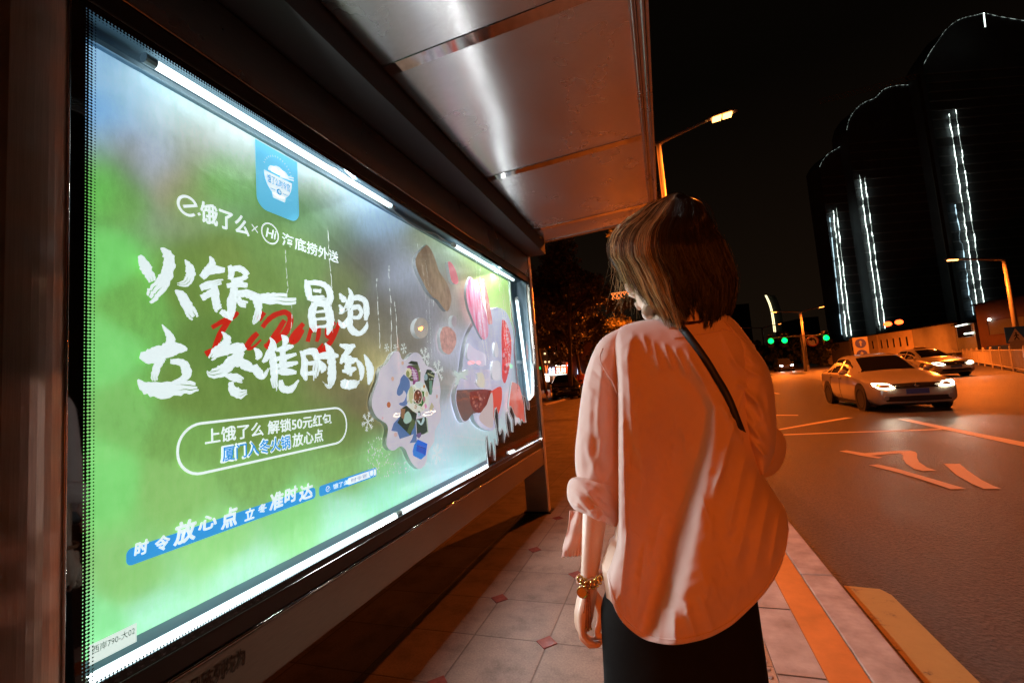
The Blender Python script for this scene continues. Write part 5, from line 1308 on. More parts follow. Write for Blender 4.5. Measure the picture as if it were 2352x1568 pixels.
# ================================================================== STREET LAMPS
M['pole'] = pm('grey_painted_pole', (.30, .285, .27), .42, .2, var=.1, scale=3)
M['lens'] = em('lit_sodium_lens', (1.0, .36, .08), 9)
M['lens_far'] = em('lit_sodium_lens_far', (1.0, .25, .04), 9)
def lamp_light(name, loc, power, parent, size=.35, spread=2.6, col=SODIUM):
    l = bpy.data.lights.new(name, 'SPOT'); l.shadow_soft_size = size*.5; l.energy = power; l.color = col
    l.spot_size = math.radians(168); l.spot_blend = .25
    o = bpy.data.objects.new(name, l); C.objects.link(o); o.parent = parent; o.location = loc
    return o
def street_lamp(base, height, heads, label, power=0., far=False, pole_r=.09, group='street lamps', rise=.55):
    """heads: list of local (dx, dy) end points of the arms"""
    t = thing('street_lamp', label, 'street lamp', base, 0, group)
    mb = MB(); mb.tube([(0, 0, 0), (0, 0, height*.5), (0, 0, height)], [pole_r*1.25, pole_r, pole_r*.72], 14); local(mb, 'pole', M['pole'], t, smooth=True)
    mb = MB(); mb.rings([[(r*math.cos(a), r*math.sin(a), z) for a in np.linspace(0, 2*math.pi, 16, endpoint=False)] for r, z in ((pole_r*2, 0), (pole_r*2, .05), (pole_r*1.5, .08), (pole_r*1.45, .55), (pole_r*1.28, .60))]); local(mb, 'base', M['pole'], t, smooth=False)
    for dx, dy in heads:
        d = np.array([dx, dy, 0.]); L = np.linalg.norm(d); d /= L
        e = np.array([dx, dy, height + rise])
        mb = MB(); mb.tube(spline([(0, 0, height - .06), tuple(d*L*.12 + [0, 0, height + rise*.10]), tuple(d*L*.55 + [0, 0, height + rise*.55]), tuple(e)], 5), list(np.linspace(pole_r*.68, pole_r*.42, 16)), 10); local(mb, 'arm', M['pole'], t, smooth=True)
        n_ = np.array([-d[1], d[0], 0]); hb = MB(); rs_ = []
        for q, w, h in ((0, .06, .05), (.12, .11, .09), (.45, .16, .12), (.75, .13, .10), (.92, .05, .05)):
            c = e + d*q*.85 + np.array([0, 0, q*.08]); rs_.append([c + n_*w*math.cos(a) + np.array([0, 0, max(0, math.sin(a))*h + .012 if math.sin(a) > -.01 else .0]) for a in np.linspace(0, 2*math.pi, 14, endpoint=False)])
        hb.rings(rs_); hd = local(hb, 'lamp_head', M['pole'], t, smooth=True)
        lb_ = MB(); 
        for q0, q1 in ((.16, .42), (.48, .74)):
            a = e + d*q0*.85 + [0, 0, q0*.08 - .014]; b = e + d*q1*.85 + [0, 0, q1*.08 - .014]
            lb_.prism([a - n_*.10, b - n_*.11, b + n_*.11, a + n_*.10], (0, 0, -.055))
        lo = local(lb_, 'lens', M['lens_far'] if far else M['lens'], hd, smooth=False)
        if power: lamp_light('lamp_light', tuple(e + d*.40 + [0, 0, -.16]), power*(1 if dx > 0 or len(heads) == 1 or far or base[1] > 30 else .22), t)
    return t
P0 = onY(1508, 330, 13.5)
hx = onY(1620, 278, 13.5)
near_lamp = street_lamp((P0[0] + .05, 13.5, 0), P0[2], [(hx[0]-P0[0], 0), (-(hx[0]-P0[0]), 0)], 'tall double armed street lamp burning orange right behind the person', 3000, rise=hx[2]-P0[2])
street_lamp((P0[0] + .05, -22.0, 0), P0[2], [(hx[0]-P0[0], 0)], 'assumed street lamp on the pavement behind the viewpoint lighting the pink shirt orange', 11500)  # out of view, assumed from the orange on the shirt's back
street_lamp((P0[0] + .05, 40.0, 0), P0[2], [(hx[0]-P0[0], 0), (-(hx[0]-P0[0]), 0)], 'added street lamp down the pavement, mostly hidden behind the head', 9000)  # unseen lamp of the row, added to light the trees
r_ = onY(2305, 592, 36); rb_ = onY(2340, 842, 36); rh = onY(2246, 586, 36)
street_lamp((r_[0], 36, ROAD), r_[2] - ROAD - .1, [(rh[0] - r_[0] - .9, 0)], 'single armed orange street lamp standing behind the far right railing', 5000, pole_r=.13, rise=.35)
r_ = onY(1838, 716, 66)
street_lamp((r_[0], 66, ROAD), r_[2] - ROAD, [(-2.5, 0), (2.0, 0)], 'double armed orange street lamp above the green traffic lights', 6000, far=True, pole_r=.14, rise=.3)
r_ = onY(1750, 753, 120)
street_lamp((r_[0], 120, ROAD), r_[2] - ROAD, [(-4.2, 0), (3.4, 0)], 'small distant double armed street lamp left of the green lights', 0, far=True, pole_r=.2, rise=.5)

# ================================================================== TRAFFIC LIGHTS
M['green'] = em('lit_green_signal', (.0, 1.0, .10), 5)
M['red_lamp'] = em('lit_red_lamp', (1.0, .06, .01), 10)
sy_ = 60.0
pb_ = onY(1850, 848, sy_)
sig = thing('traffic_signal', 'traffic light mast with three green lamps and a round no turning sign on its arm', 'traffic light', (pb_[0], sy_, ROAD))
def sl(u, v): p = onY(u, v, sy_); return np.array([p[0]-pb_[0], 0, p[2]-ROAD])
top = sl(1843, 776)
local(MB().tube([(0, 0, 0), (top[0]*.3, 0, top[2]*.5), (top[0]*.3, 0, top[2] + .35)], [.17, .13, .11], 12), 'pole', M['pole'], sig, smooth=True)
arm_l, arm_r = sl(1764, 777), sl(1904, 768)
local(MB().tube([arm_l, (top[0]*.3, 0, (arm_l[2]+arm_r[2])/2 + .05), arm_r], [.05, .08, .05], 8), 'arm', M['pole'], sig, smooth=True)
for u, v in ((1770.5, 783), (1802, 781.5), (1897.7, 775.5)):
    c = sl(u, v); s_ = .30
    b = local(MB().box((c[0]-.28, -.02, c[2]-.75), (c[0]+.28, .24, c[2]+.75)), 'signal_head', M['black'], sig, bevel=.04)
    local(MB().disc_prism((c[0], -.03, c[2]), (0, -1, 0), .29, .03, 20), 'green_lamp', M['green'], b)
    h = MB()
    for k in range(3):
        zc = c[2] + .48 - .48*k
        h.rings([[(c[0] + .26*math.cos(a), yy, zc + .26*math.sin(a)) for a in np.linspace(.0, math.pi, 12)] for yy in (-.02, -.22)], cap0=False, cap1=False, closed=False)
    local(h, 'hood', M['black'], b)
c = sl(1865.6, 783)
sg = local(MB().disc_prism((c[0], -.14, c[2]), (0, -1, 0), .62, .03, 28), 'round_sign', pm('sign_white', (.75, .72, .68), .4, var=.03), sig)
rg = MB(); rp = [(c[0] + .56*math.cos(a), -.178, c[2] + .56*math.sin(a)) for a in np.linspace(0, 2*math.pi, 33)]
rg.tube(rp, .05, 6); local(rg, 'sign_ring', pm('sign_red', (.55, .05, .03), .4), sg, smooth=True)
ar = MB(); y_ = -.180
ar.poly([(c[0]+.22, y_, c[2]-.36), (c[0]+.36, y_, c[2]-.36), (c[0]+.34, y_, c[2]+.05), (c[0]+.16, y_, c[2]+.30), (c[0]-.06, y_, c[2]+.30), (c[0]-.06, y_, c[2]+.42), (c[0]-.42, y_, c[2]+.20), (c[0]-.06, y_, c[2]-.02), (c[0]-.06, y_, c[2]+.13), (c[0]+.08, y_, c[2]+.13), (c[0]+.21, y_, c[2]-.02)])
local(ar, 'sign_arrow', M['black'], sg, recalc=False)

# ================================================================== CARS
M['tyre'] = pm('tyre_rubber', (.012, .012, .012), .8)
M['rim'] = pm('alloy_rim', (.55, .54, .53), .3, .9)
M['car_glass'] = pm('car_glass', (.010, .010, .012), .06, var=.02)
M['white_car'] = pm('silver_white_car_paint', (.58, .56, .53), .17, .35, var=.03, scale=2)
M['dark_car'] = pm('black_car_paint', (.012, .012, .014), .15, var=.03)
M['silver_car'] = pm('silver_car_paint', (.42, .42, .44), .25, .5, var=.03)
M['headlight'] = em('lit_headlight', (1.0, .80, .52), 22)
M['headlight_cold'] = em('lit_headlight_cold', (.78, .90, 1.0), 24)
M['head_off'] = pm('headlight_glass', (.35, .36, .38), .08)
M['plate_blue'] = pm('blue_number_plate', (.06, .12, .50), .4, var=.05)
M['chrome'] = pm('chrome', (.7, .7, .7), .08, 1.0, var=.02)
SED = [  # y, zbot, zbelt, ztop, w, wt
 (-2.26,.30,.56,.60,.62,.50),(-2.22,.22,.60,.68,.74,.60),(-2.10,.19,.66,.755,.815,.68),(-1.85,.18,.74,.82,.855,.73),(-1.35,.18,.83,.905,.872,.75),(-.98,.18,.89,.965,.875,.74),
 (-.86,.18,.905,1.00,.875,.70),(-.55,.18,.92,1.18,.875,.655),(-.20,.18,.93,1.355,.875,.600),(.02,.18,.935,1.425,.875,.570),(.40,.18,.94,1.470,.875,.560),(.80,.18,.945,1.462,.875,.555),(1.10,.18,.95,1.42,.872,.555),(1.45,.18,.955,1.26,.868,.60),(1.72,.18,.96,1.10,.862,.66),
 (1.86,.20,.965,1.035,.85,.70),(2.10,.22,.95,1.01,.82,.70),(2.22,.26,.90,.96,.76,.66),(2.27,.32,.82,.86,.68,.58)]
VAN = [(-2.36,.30,.66,.72,.70,.56),(-2.30,.24,.74,.84,.80,.66),(-2.10,.20,.84,.94,.87,.74),(-1.70,.20,.94,1.02,.90,.78),(-1.40,.20,.98,1.10,.905,.76),(-1.0,.20,1.0,1.40,.91,.72),(-.6,.20,1.0,1.64,.91,.69),(-.2,.20,1.0,1.72,.91,.68),(.6,.20,1.0,1.74,.91,.68),(1.5,.20,1.0,1.72,.91,.68),(2.0,.22,1.0,1.62,.90,.68),(2.25,.24,1.0,1.30,.88,.72),(2.36,.30,.9,1.0,.82,.70)]
def car_section(st, y):
    A_ = np.array(st); ys = A_[:, 0]; zb, bl, zt, w, wt = [np.interp(y, ys, A_[:, k]) for k in range(1, 6)]
    return [(w*.86, zb), (w*.96, zb + .07), (w*.995, zb + .20*(bl-zb)/.72), (w, zb + .42*(bl-zb)/.72), (w*.985, bl - .06), (w*.955, bl), (wt + (w*.955-wt)*.42, bl + (zt-bl)*.55), (wt, zt - .055*min(1, (zt-bl)/.15)), (wt - .06, zt - .012), (wt*.6, zt), (0, zt + .012)]
def car(name, label, st, paint, loc, rz, group, lights='on', cold=False, plate=True, power=0., roof_sign=False, low=False):
    t = thing(name, label, 'car', loc, rz, group)
    ys = []; A_ = np.array(st)[:, 0]
    for a, b in zip(A_[:-1], A_[1:]): ys += [a, (a+b)/2]
    ys.append(A_[-1]); rows = []
    sec = [car_section(st, y) for y in ys]
    for y, s_ in zip(ys, sec):
        rows.append([(x, y, z) for x, z in s_] + [(-x, y, z) for x, z in s_[-2::-1]])
    mb = MB(); mb.rings(rows, closed=False, cap0=True, cap1=True)
    n = len(rows[0]); m = len(rows)
    mb.add([p for r in rows for p in (r[0], r[-1])], [(2*k, 2*k+1, 2*k+3, 2*k+2) for k in range(m-1)])
    body_ = local(mb, 'body', paint, t, smooth=True)
    f = [k for k, y in enumerate(A_)]
    def surf(y, i, j, q, off=.006):
        s_ = car_section(st, y); x = s_[i][0]*(1-q) + s_[j][0]*q; z = s_[i][1]*(1-q) + s_[j][1]*q; return x + off, z + off*.3
    van = st is VAN
    yA, yB, yC = (-1.02, -.60, -.22) if van else (-.62, -.22, .06)
    y_end = 1.95 if van else 1.42
    # side windows, two or three panes a side
    panes = [(-.86 if van else -.50, .22, -.34 if van else .10), (.30, 1.05 if van else .98, None)] + ([(1.12, 1.9, None)] if van else [(1.04, 1.40, None)])
    for sgn in (-1, 1):
        for a, b, ta in panes:
            NB = 8; lo_, hi_ = [], []
            for k in range(NB+1):
                y = a + (b-a)*k/NB; x0, z0 = surf(y, 5, 6, .12); x1, z1 = surf(y, 6, 7, .80)
                if z1 - z0 < .05: z1 = z0 + .05
                lo_.append((sgn*x0, y, z0)); xm, zm = surf(y, 6, 7, .0)
                hi_.append((sgn*x1, y, z1))
            mb = MB(); vs = lo_ + hi_; mb.add(vs, [(k, k+1, NB+2+k, NB+1+k) for k in range(NB)]); local(mb, 'side_window', M['car_glass'], t)
    # windscreen and rear window
    def screen(ya, yb, nm):
        NB, NW = 8, 10; vs = []
        for k in range(NB+1):
            y = ya + (yb-ya)*k/NB; s_ = car_section(st, y); xw = s_[7][0]*.965 + .004*0; z0 = s_[7][1]
            for i in range(NW+1):
                q = -1 + 2*i/NW; aq = abs(q)
                z = np.interp(aq*s_[7][0], [0, s_[9][0], s_[8][0], s_[7][0]], [s_[10][1], s_[9][1], s_[8][1], s_[7][1]])
                vs.append((q*xw, y, z + .012))
        mb = MB(); mb.add(vs, [(k*(NW+1)+i, k*(NW+1)+i+1, (k+1)*(NW+1)+i+1, (k+1)*(NW+1)+i) for k in range(NB) for i in range(NW)]); local(mb, nm, M['car_glass'], t, smooth=True)
    if van: screen(-1.38, -.66, 'windscreen')
    else: screen(-.86, -.14, 'windscreen'); screen(1.22, 1.80, 'rear_window')
    yf = A_[0]; hm = M['head_off'] if lights == 'off' else (M['headlight_cold'] if cold else M['headlight'])
    zs = .12 if van else 0.
    for sgn in (-1, 1):
        def P(x, z, o=.012):     # point on the nose: find y where the body reaches half-width x at height z
            best = None
            for y in np.linspace(yf, yf + .75, 60):
                s_ = car_section(st, y); zz = [q[1] for q in s_]; xx = [q[0] for q in s_]
                if s_[0][1] <= z <= s_[10][1]:
                    w = np.interp(z, zz, xx) if z < s_[5][1] else np.interp(z, zz, xx)
                    if w >= x: best = y; break
            if best is None: best = yf + .25
            return (sgn*(x + o*.4), best - o, z)
        hl_ = [P(.42, .60+zs), P(.52, .70+zs), P(.68, .725+zs), P(.785, .72+zs), P(.79, .66+zs), P(.72, .60+zs), P(.56, .575+zs)]
        hl_ = [(p_[0], p_[1] - .022, p_[2]) for p_ in hl_]; mb = MB(); mb.prism(hl_, (0, .05, 0)); ho = local(mb, 'headlight', hm, t, smooth=False)
        fg = P(.62, .36+zs*.6); mb = MB(); mb.disc_prism(fg, (0, -1, 0), .055, .02, 14); local(mb, 'fog_light', M['head_off'], t)
        # mirrors
        ym = -1.0 if van else -.58; s_ = car_section(st, ym); mb = MB(); mb.ball((sgn*(s_[5][0] + .13), ym, s_[5][1] + .09), (.105, .06, .072), 14, 10)
        mb.tube([(sgn*s_[5][0]*.98, ym + .02, s_[5][1] + .03), (sgn*(s_[5][0] + .10), ym + .01, s_[5][1] + .07)], .025, 8); local(mb, 'mirror', paint, t, smooth=True)
        for yw in ((-1.42, 1.42) if van else (-1.38, 1.33)):
            R_ = .335 if van else .315
            ac = MB(); ac.disc_prism((sgn*.80, yw, R_ + .03), (sgn, 0, 0), R_ + .065, .083 if not van else .118, 28); local(ac, 'wheel_arch', M['black'], t)
            wv = MB(); wr_ = []
            for x, r in ((.60, R_-.03), (.615, R_), (.80, R_), (.83, R_-.012), (.842, R_-.05), (.842, R_-.095), (.80, R_-.105)): wr_.append([(sgn*(x+.045 + (.03 if van else 0)), yw + r*math.cos(a), R_ + r*math.sin(a)) for a in np.linspace(0, 2*math.pi, 26, endpoint=False)])
            wv.rings(wr_); w_ = local(wv, 'wheel', M['tyre'], t, smooth=True)
            rm = MB(); x0 = sgn*(.855 + (.03 if van else 0))
            for k in range(5):
                a = 2*math.pi*k/5 + .3; e1 = np.array([0, math.cos(a), math.sin(a)]); e2 = np.array([0, -math.sin(a), math.cos(a)]); c = np.array([x0, yw, R_])
                rm.prism([c + e1*.03 - e2*.035, c + e1*(R_-.11) - e2*.05, c + e1*(R_-.11) + e2*.05, c + e1*.03 + e2*.035], (sgn*.016, 0, 0))
            rm.disc_prism((x0, yw, R_), (sgn, 0, 0), .06, .022, 14); local(rm, 'rim', M['rim'], w_)
            rr_ = MB(); rp = [(x0 + sgn*.004, yw + (R_-.10)*math.cos(a), R_ + (R_-.10)*math.sin(a)) for a in np.linspace(0, 2*math.pi, 27)]; rr_.tube(rp, .014, 6); local(rr_, 'rim_ring', M['rim'], w_, smooth=True)
        # door seams and handles
        for yy in ((.26, 1.08) if van else (.16, 1.0)):
            s_ = car_section(st, yy); mb = MB(); mb.tube([(sgn*(s_[k][0] + .001), yy, s_[k][1]) for k in (1, 2, 3, 4, 5)], .005, 5); local(mb, 'door_seam', M['black'], t)
            mb = MB(); mb.tube([(sgn*(s_[4][0] + .018), yy - .20, s_[4][1] - .015), (sgn*(s_[4][0] + .018), yy - .06, s_[4][1] - .012)], .014, 8); local(mb, 'door_handle', paint, t, smooth=True)
        tl = [(sgn*.60, A_[-1] + .004, .80), (sgn*.74, A_[-1] - .03, .80), (sgn*.74, A_[-1] - .03, .92), (sgn*.56, A_[-1] - .005, .93)]
        mb = MB(); mb.prism(tl, (0, .02, 0)); local(mb, 'tail_light', pm('tail_red', (.4, .02, .02), .2), t)
    # grille, lower intake, bumper line, plate, badge bar
    def front_poly(pts, o):
        out = []
        for x, z in pts:
            ax = abs(x); y_ = yf
            for y in np.linspace(yf, yf + .8, 80):
                s_ = car_section(st, y)
                if s_[0][1] <= z <= s_[10][1] and np.interp(z, [q[1] for q in s_], [q[0] for q in s_]) >= ax: y_ = y; break
            out.append((x, y_ - o, z))
        return out
    def patch(pts, nm, mat, o=.010, dep=.03):
        mb = MB(); mb.prism(front_poly(pts, o), (0, dep, 0)); return local(mb, nm, mat, t)
    z0 = zs
    gr = patch([(-.40,.585+z0),(-.46,.69+z0),(0,.705+z0),(.46,.69+z0),(.40,.585+z0),(0,.575+z0)], 'grille', M['black'], .032, .05)
    mb = MB()
    for q in (.615, .65): mb.tube(front_poly([(-.42, q+z0), (-.2, q+z0), (0, q+.006+z0), (.2, q+z0), (.42, q+z0)], .040), .006, 6)
    mb.ball(front_poly([(0, .645+z0)], .045)[0], (.055, .012, .055), 16, 8); local(mb, 'grille_bar', M['chrome'], t, smooth=True)
    patch([(-.62,.27+z0*.4),(-.66,.385+z0*.6),(0,.395+z0*.6),(.66,.385+z0*.6),(.62,.27+z0*.4),(0,.26+z0*.4)], 'air_intake', M['black'], .03, .05)
    if plate: patch([(-.22,.44+z0*.8),(-.22,.56+z0*.8),(.22,.56+z0*.8),(.22,.44+z0*.8)], 'number_plate', M['plate_blue'], .032, .012)
    local(MB().box((-.80, A_[0] + .45, .13), (.80, A_[-1] - .4, .22)), 'underbody', M['black'], t)
    if roof_sign: local(MB().box((-.28, .28, 1.46), (.28, .42, 1.56)), 'roof_sign', pm('taxi_sign', (.5, .38, .2), .4), t, bevel=.03)
    if power and lights == 'on':
        for sgn in (-1, 1):
            l = bpy.data.lights.new('headlight_beam', 'SPOT'); l.energy = power; l.color = (1.0, .86, .66); l.spot_size = math.radians(62); l.spot_blend = .8; l.shadow_soft_size = .06
            o = bpy.data.objects.new('headlight_beam', l); C.objects.link(o); o.parent = t; o.location = (sgn*.62, yf - .10, .66+zs); o.rotation_euler = (math.radians(80), 0, math.radians(180 + sgn*0))
    return t
c1_ = car('sedan_car', 'pale saloon car with lit headlights coming up the nearest traffic lane', SED, M['white_car'], (5.40, 14.85, ROAD), math.radians(-1.5), 'cars driving on the road', power=45); c1_.scale = (.95, .95, .94)
car('sedan_car', 'white taxi with roof sign and lit headlights behind the nearest saloon car', SED, M['white_car'], (13.0, 29.6, ROAD), math.radians(4), 'cars driving on the road', power=45, roof_sign=True)
car('people_carrier', 'far dark van with cold white headlights below the green lights', VAN, M['dark_car'], (15.2, 70, ROAD), math.radians(-3), 'cars driving on the road', cold=True, power=60)
# parked cars along the shop front
pk = onW(1284, 906, 27); car('sedan_car', 'dark unlit car parked under the lit shop signs', SED, M['dark_car'], (pk[0], pk[1]+2, 0), math.radians(14), 'cars parked by the shops', lights='off')
pk = onW(1335, 900, 36); car('sedan_car', 'pale car parked behind the dark tree trunk', SED, M['silver_car'], (pk[0], pk[1]+2, 0), math.radians(10), 'cars parked by the shops', lights='off')

# ================================================================== FENCE, SIGNS, SITE
M['rail_white'] = pm('white_railing_paint', (.62, .58, .54), .5, var=.12, scale=3)
def railing(p, q, label, h=1.05, bars=.16):
    p = np.array(p); q = np.array(q); L = np.linalg.norm(q-p); d = (q-p)/L
    t = thing('railing', label, 'railing', tuple(p), 0, 'white road railings')
    n = max(1, int(L/3.0)); 
    for k in range(n+1):
        c = d*L*k/n; local(MB().box(c - [.05, .05, 0], c + [.05, .05, h + .10]).ball(c + [0, 0, h + .14], .06, 8, 6), 'post', M['rail_white'], t)
    mb = MB()
    for z in (.18, h): mb.tube([d*.02 + [0, 0, z], d*(L-.02) + [0, 0, z]], .03, 6)
    m = int(L/bars)
    for k in range(1, m): mb.tube([d*L*k/m + [0, 0, .18], d*L*k/m + [0, 0, h]], .022, 5)
    local(mb, 'bar_panel', M['rail_white'], t)
    return t
g0 = onZ(2420, 866, ROAD); g1 = onZ(2262, 853, ROAD); g2 = onZ(2180, 843, ROAD)
ga = np.array([g0[0], g0[1], ROAD]); 
fdir = np.array([.385, .923, 0]); fdir /= np.linalg.norm(fdir)
fa = np.array([13.3, 22.2, ROAD]); fb_ = fa + fdir*14; fc = fb_ + fdir*15; fd = fc + fdir*16
railing(fa, fb_, 'white bar railing at the right edge beside the pedestrian sign')
railing(fb_ + fdir*.2, fc, 'white bar railing behind the taxi')
railing(fc + fdir*.2, fd, 'white bar railing left of the taxi, in front of the site huts')
# far verge behind the railing
vg = MB(); nrm = np.array([fdir[1], -fdir[0], 0])
vv = [fa - fdir*20 + nrm*.4, fd + fdir*60 + nrm*.4, fd + fdir*60 + nrm*90, fa - fdir*20 + nrm*90]
tag(MB().prism([v + np.array([0, 0, -.1]) for v in vv], (0, 0, .2)).build('far_pavement', M['concrete']), kind='structure')
def sign_post(name, label, base, h):
    t = thing(name, label, 'sign', base)
    local(MB().tube([(0, .05, 0), (0, .05, h)], .04, 8), 'pole', M['pole'], t, smooth=True); return t
b0 = onY(2338, 850, 30); pc = onY(2333, 769, 30)
t = sign_post('crossing_sign', 'blue square pedestrian crossing sign with white triangle at the right edge', (pc[0], 30, ROAD), pc[2] + .5)
z = pc[2] - ROAD
sq = local(MB().box((-.42, -.02, z-.40), (.42, .0, z+.42)), 'sign_board', pm('sign_blue', (.05, .20, .75), .4, var=.03), t)
local(MB().poly([(-.36, -.026, z-.32), (.36, -.026, z-.32), (0, -.026, z+.34)]), 'triangle', pm('sign_white_tri', (.75, .72, .66), .4, var=.02), sq, recalc=False)
wk = MB(); wk.disc_prism((.0, -.030, z+.10), (0, -1, 0), .035, .004, 10); 
for a, b in (((0, z+.06), (0, z-.08)), ((0, z-.08), (-.10, z-.24)), ((0, z-.08), (.09, z-.24)), ((0, z+.03), (-.09, z-.05)), ((0, z+.03), (.09, z-.04))): wk.tube([(a[0], -.034, a[1]), (b[0], -.034, b[1])], .022, 5)
local(wk, 'walker', M['black'], sq)
local(MB().disc_prism((0, -.02, z-.62), (0, -1, 0), .40, .02, 8), 'lower_plate', pm('plate_pale', (.55, .5, .45), .5), t)
pc = onY(1978, 801, 44); t = sign_post('lane_sign', 'white board with two round blue signs above the near saloon car', (pc[0], 44, ROAD), pc[2] + .7)
z = pc[2] - ROAD
bd = local(MB().box((-.52, -.02, z-.95), (.52, .0, z+.95)), 'sign_board', pm('sign_white_b', (.55, .52, .50), .5, var=.02), t)
for dz in (.45, -.45):
    ds = local(MB().disc_prism((0, -.022, z+dz), (0, -1, 0), .38, .012, 24), 'round_sign', pm('sign_blue2', (.10, .12, .75), .4), bd)
    local(MB().poly([(-.05, -.040, z+dz-.22), (.05, -.040, z+dz-.22), (.05, -.040, z+dz+.05), (.14, -.040, z+dz+.05), (0, -.040, z+dz+.24), (-.14, -.040, z+dz+.05), (-.05, -.040, z+dz+.05)]), 'arrow', pm('sign_arrow_w', (.5, .5, .55), .5), ds, recalc=False)
# red lamps above the site
for u, v, lab in ((2039, 744, 'red warning lamp on a thin mast, the lower left one of two'), (2065, 739.5, 'red warning lamp on a thin mast, the upper right one of two')):
    p = onY(u, v, 95); t = thing('warning_lamp', lab, 'warning lamp', (p[0], 95, 0), 0, 'red warning lamps on the site')
    local(MB().tube([(0, 0, -.1), (0, 0, p[2] - .3)], .06, 6), 'mast', M['dark_metal'], t); local(MB().ball((0, 0, p[2]), (.62, .3, .42), 12, 8), 'red_lamp', M['red_lamp'], t, smooth=True)

# site huts, hoardings and shed
M['hut'] = pm('cream_site_hut', (.78, .66, .48), .7, var=.12, scale=1.2)
M['hoard'] = pm('grey_hoarding', (.40, .39, .38), .7, var=.15, scale=.6)
M['pane'] = pm('dark_window_pane', (.012, .012, .014), .1)
def wall_block(name, label, cat, pts_uw, zb, depth, mat, windows=(), group=None, extra=None):
    """pts_uw: ((u0, w0, top_v0), (u1, w1, top_v1)) front wall from pixel columns at given depths"""
    (u0, w0, v0), (u1, w1, v1) = pts_uw
    a = onW(u0, v0, w0); b = onW(u1, v1, w1); h = max(a[2], b[2]); d = np.array([b[0]-a[0], b[1]-a[1], 0]); L = np.linalg.norm(d); d /= L
    nrm_ = np.array([d[1], -d[0], 0]); 
    if nrm_ @ np.array([a[0], a[1], 0]) > 0: nrm_ = -nrm_            # towards the camera
    t = thing(name, label, cat, (a[0], a[1], zb), 0, group)
    H_ = h - zb
    local(MB().prism([(0, 0, 0), tuple(d*L), tuple(d*L - nrm_*depth), tuple(-nrm_*depth)], (0, 0, H_)), 'wall', mat, t)
    o_ = nrm_*.25
    local(MB().prism([tuple(-d*.2 + o_ + [0, 0, H_+.003]), tuple(d*(L+.2) + o_ + [0, 0, H_+.003]), tuple(d*(L+.2) - nrm_*(depth+.2) + [0, 0, H_+.003]), tuple(-d*.2 - nrm_*(depth+.2) + [0, 0, H_+.003])], (0, 0, .14)), 'roof', M['dark_metal'], t)
    for q0, q1, z0, z1, mt in windows:
        a_, b_ = d*L*q0 + nrm_*.01, d*L*q1 + nrm_*.01
        f = local(MB().prism([a_ + [0, 0, z0*H_], b_ + [0, 0, z0*H_], b_ + [0, 0, z1*H_], a_ + [0, 0, z1*H_]], nrm_*.03), 'window', mt, t)
        sm = MB()
        for (p_, r_) in ((a_, b_),):
            for zz in (z0, z1): sm.tube([p_ + nrm_*.035 + [0, 0, zz*H_], r_ + nrm_*.035 + [0, 0, zz*H_]], .035, 5)
            for e in (p_, r_): sm.tube([e + nrm_*.035 + [0, 0, z0*H_], e + nrm_*.035 + [0, 0, z1*H_]], .035, 5)
        local(sm, 'frame', mat, f)
    return t, d, nrm_, L, H_
G_ = -.1
wins = [(.06 + .19*k, .12 + .19*k, .50, .80, M['pane']) for k in range(5)]
wall_block('site_hut', 'orange lit site hut with five small dark windows beside a grey hoarding', 'site hut', ((1950, 80, 778), (2013, 72, 769)), G_, 5, M['hut'], wins, 'site huts')
wall_block('site_hut', 'orange lit site hut with small dark windows touching the long pale hoarding', 'site hut', ((2016, 71.5, 768), (2093, 64, 757)), G_, 5, M['hut'], [(.06 + .19*k, .12 + .19*k, .48, .80, M['pane']) for k in range(5)], 'site huts')
wall_block('hoarding', 'long pale grey site hoarding right of the huts', 'hoarding', ((2094, 63.5, 757), (2192, 54, 749)), G_, .3, M['hoard'])
wall_block('hoarding', 'short grey site hoarding left of the huts', 'hoarding', ((1908, 86, 789), (1949, 80.5, 784)), G_, .3, M['hoard'])
wall_block('gate_pillar', 'orange lit site gate pillar below the right green light', 'pillar', ((1876, 88, 783), (1907, 86.5, 780)), G_, 2, M['hut'])
M['shed_light'] = em('lit_strip_lamp', (.85, 1.0, .85), 5)
t, d, nn_, L, H_ = wall_block('site_shed', 'half open site shed with pale lit inside wall behind the taxi', 'shed', ((2193, 53.5, 750), (2236, 50, 741)), G_, 3, pm('pale_sheet', (.30, .32, .28), .6), [(.1, .9, .62, .96, M['pane'])])
local(MB().tube([d*L*.15 + nn_*.15 + [0, 0, H_*.97], d*L*.75 + nn_*.15 + [0, 0, H_*.99]], .06, 6), 'strip_lamp', M['shed_light'], t)
local(MB().tube([d*L*.55 + nn_*.15 + [0, 0, H_*.72], d*L*.98 + nn_*.15 + [0, 0, H_*.72]], .07, 6), 'strip_lamp', M['shed_light'], t)
t, d, nn_, L, H_ = wall_block('site_building', 'red brown site gatehouse with a blue band at the right edge', 'building', ((2238, 48, 702), (2400, 40, 690)), G_, 6, pm('red_brown_cladding', (.16, .075, .055), .7, var=.2, scale=.8), [(.18, .98, .42, .68, pm('pale_glass', (.22, .21, .18), .3)), ], None)
local(MB().prism([d*L*.10 + nn_*.05 + [0, 0, .3], d*L*.99 + nn_*.05 + [0, 0, .3], d*L*.99 + nn_*.05 + [0, 0, 1.25], d*L*.10 + nn_*.05 + [0, 0, 1.25]], nn_*.03), 'blue_band', pm('blue_cladding', (.015, .06, .35), .5), t)
local(MB().ball(d*L*.24 + nn_*.2 + [0, 0, H_*.70], .14, 10, 8), 'lamp', em('lit_small_lamp', (.9, 1, .9), 6), t, smooth=True)
bwall, *_ = wall_block('boundary_wall', 'low reddish boundary wall behind the white railings', 'wall', ((1955, 62, 828), (2420, 34, 800)), G_, .3, pm('red_wall', (.22, .11, .07), .8, var=.25, scale=.7))
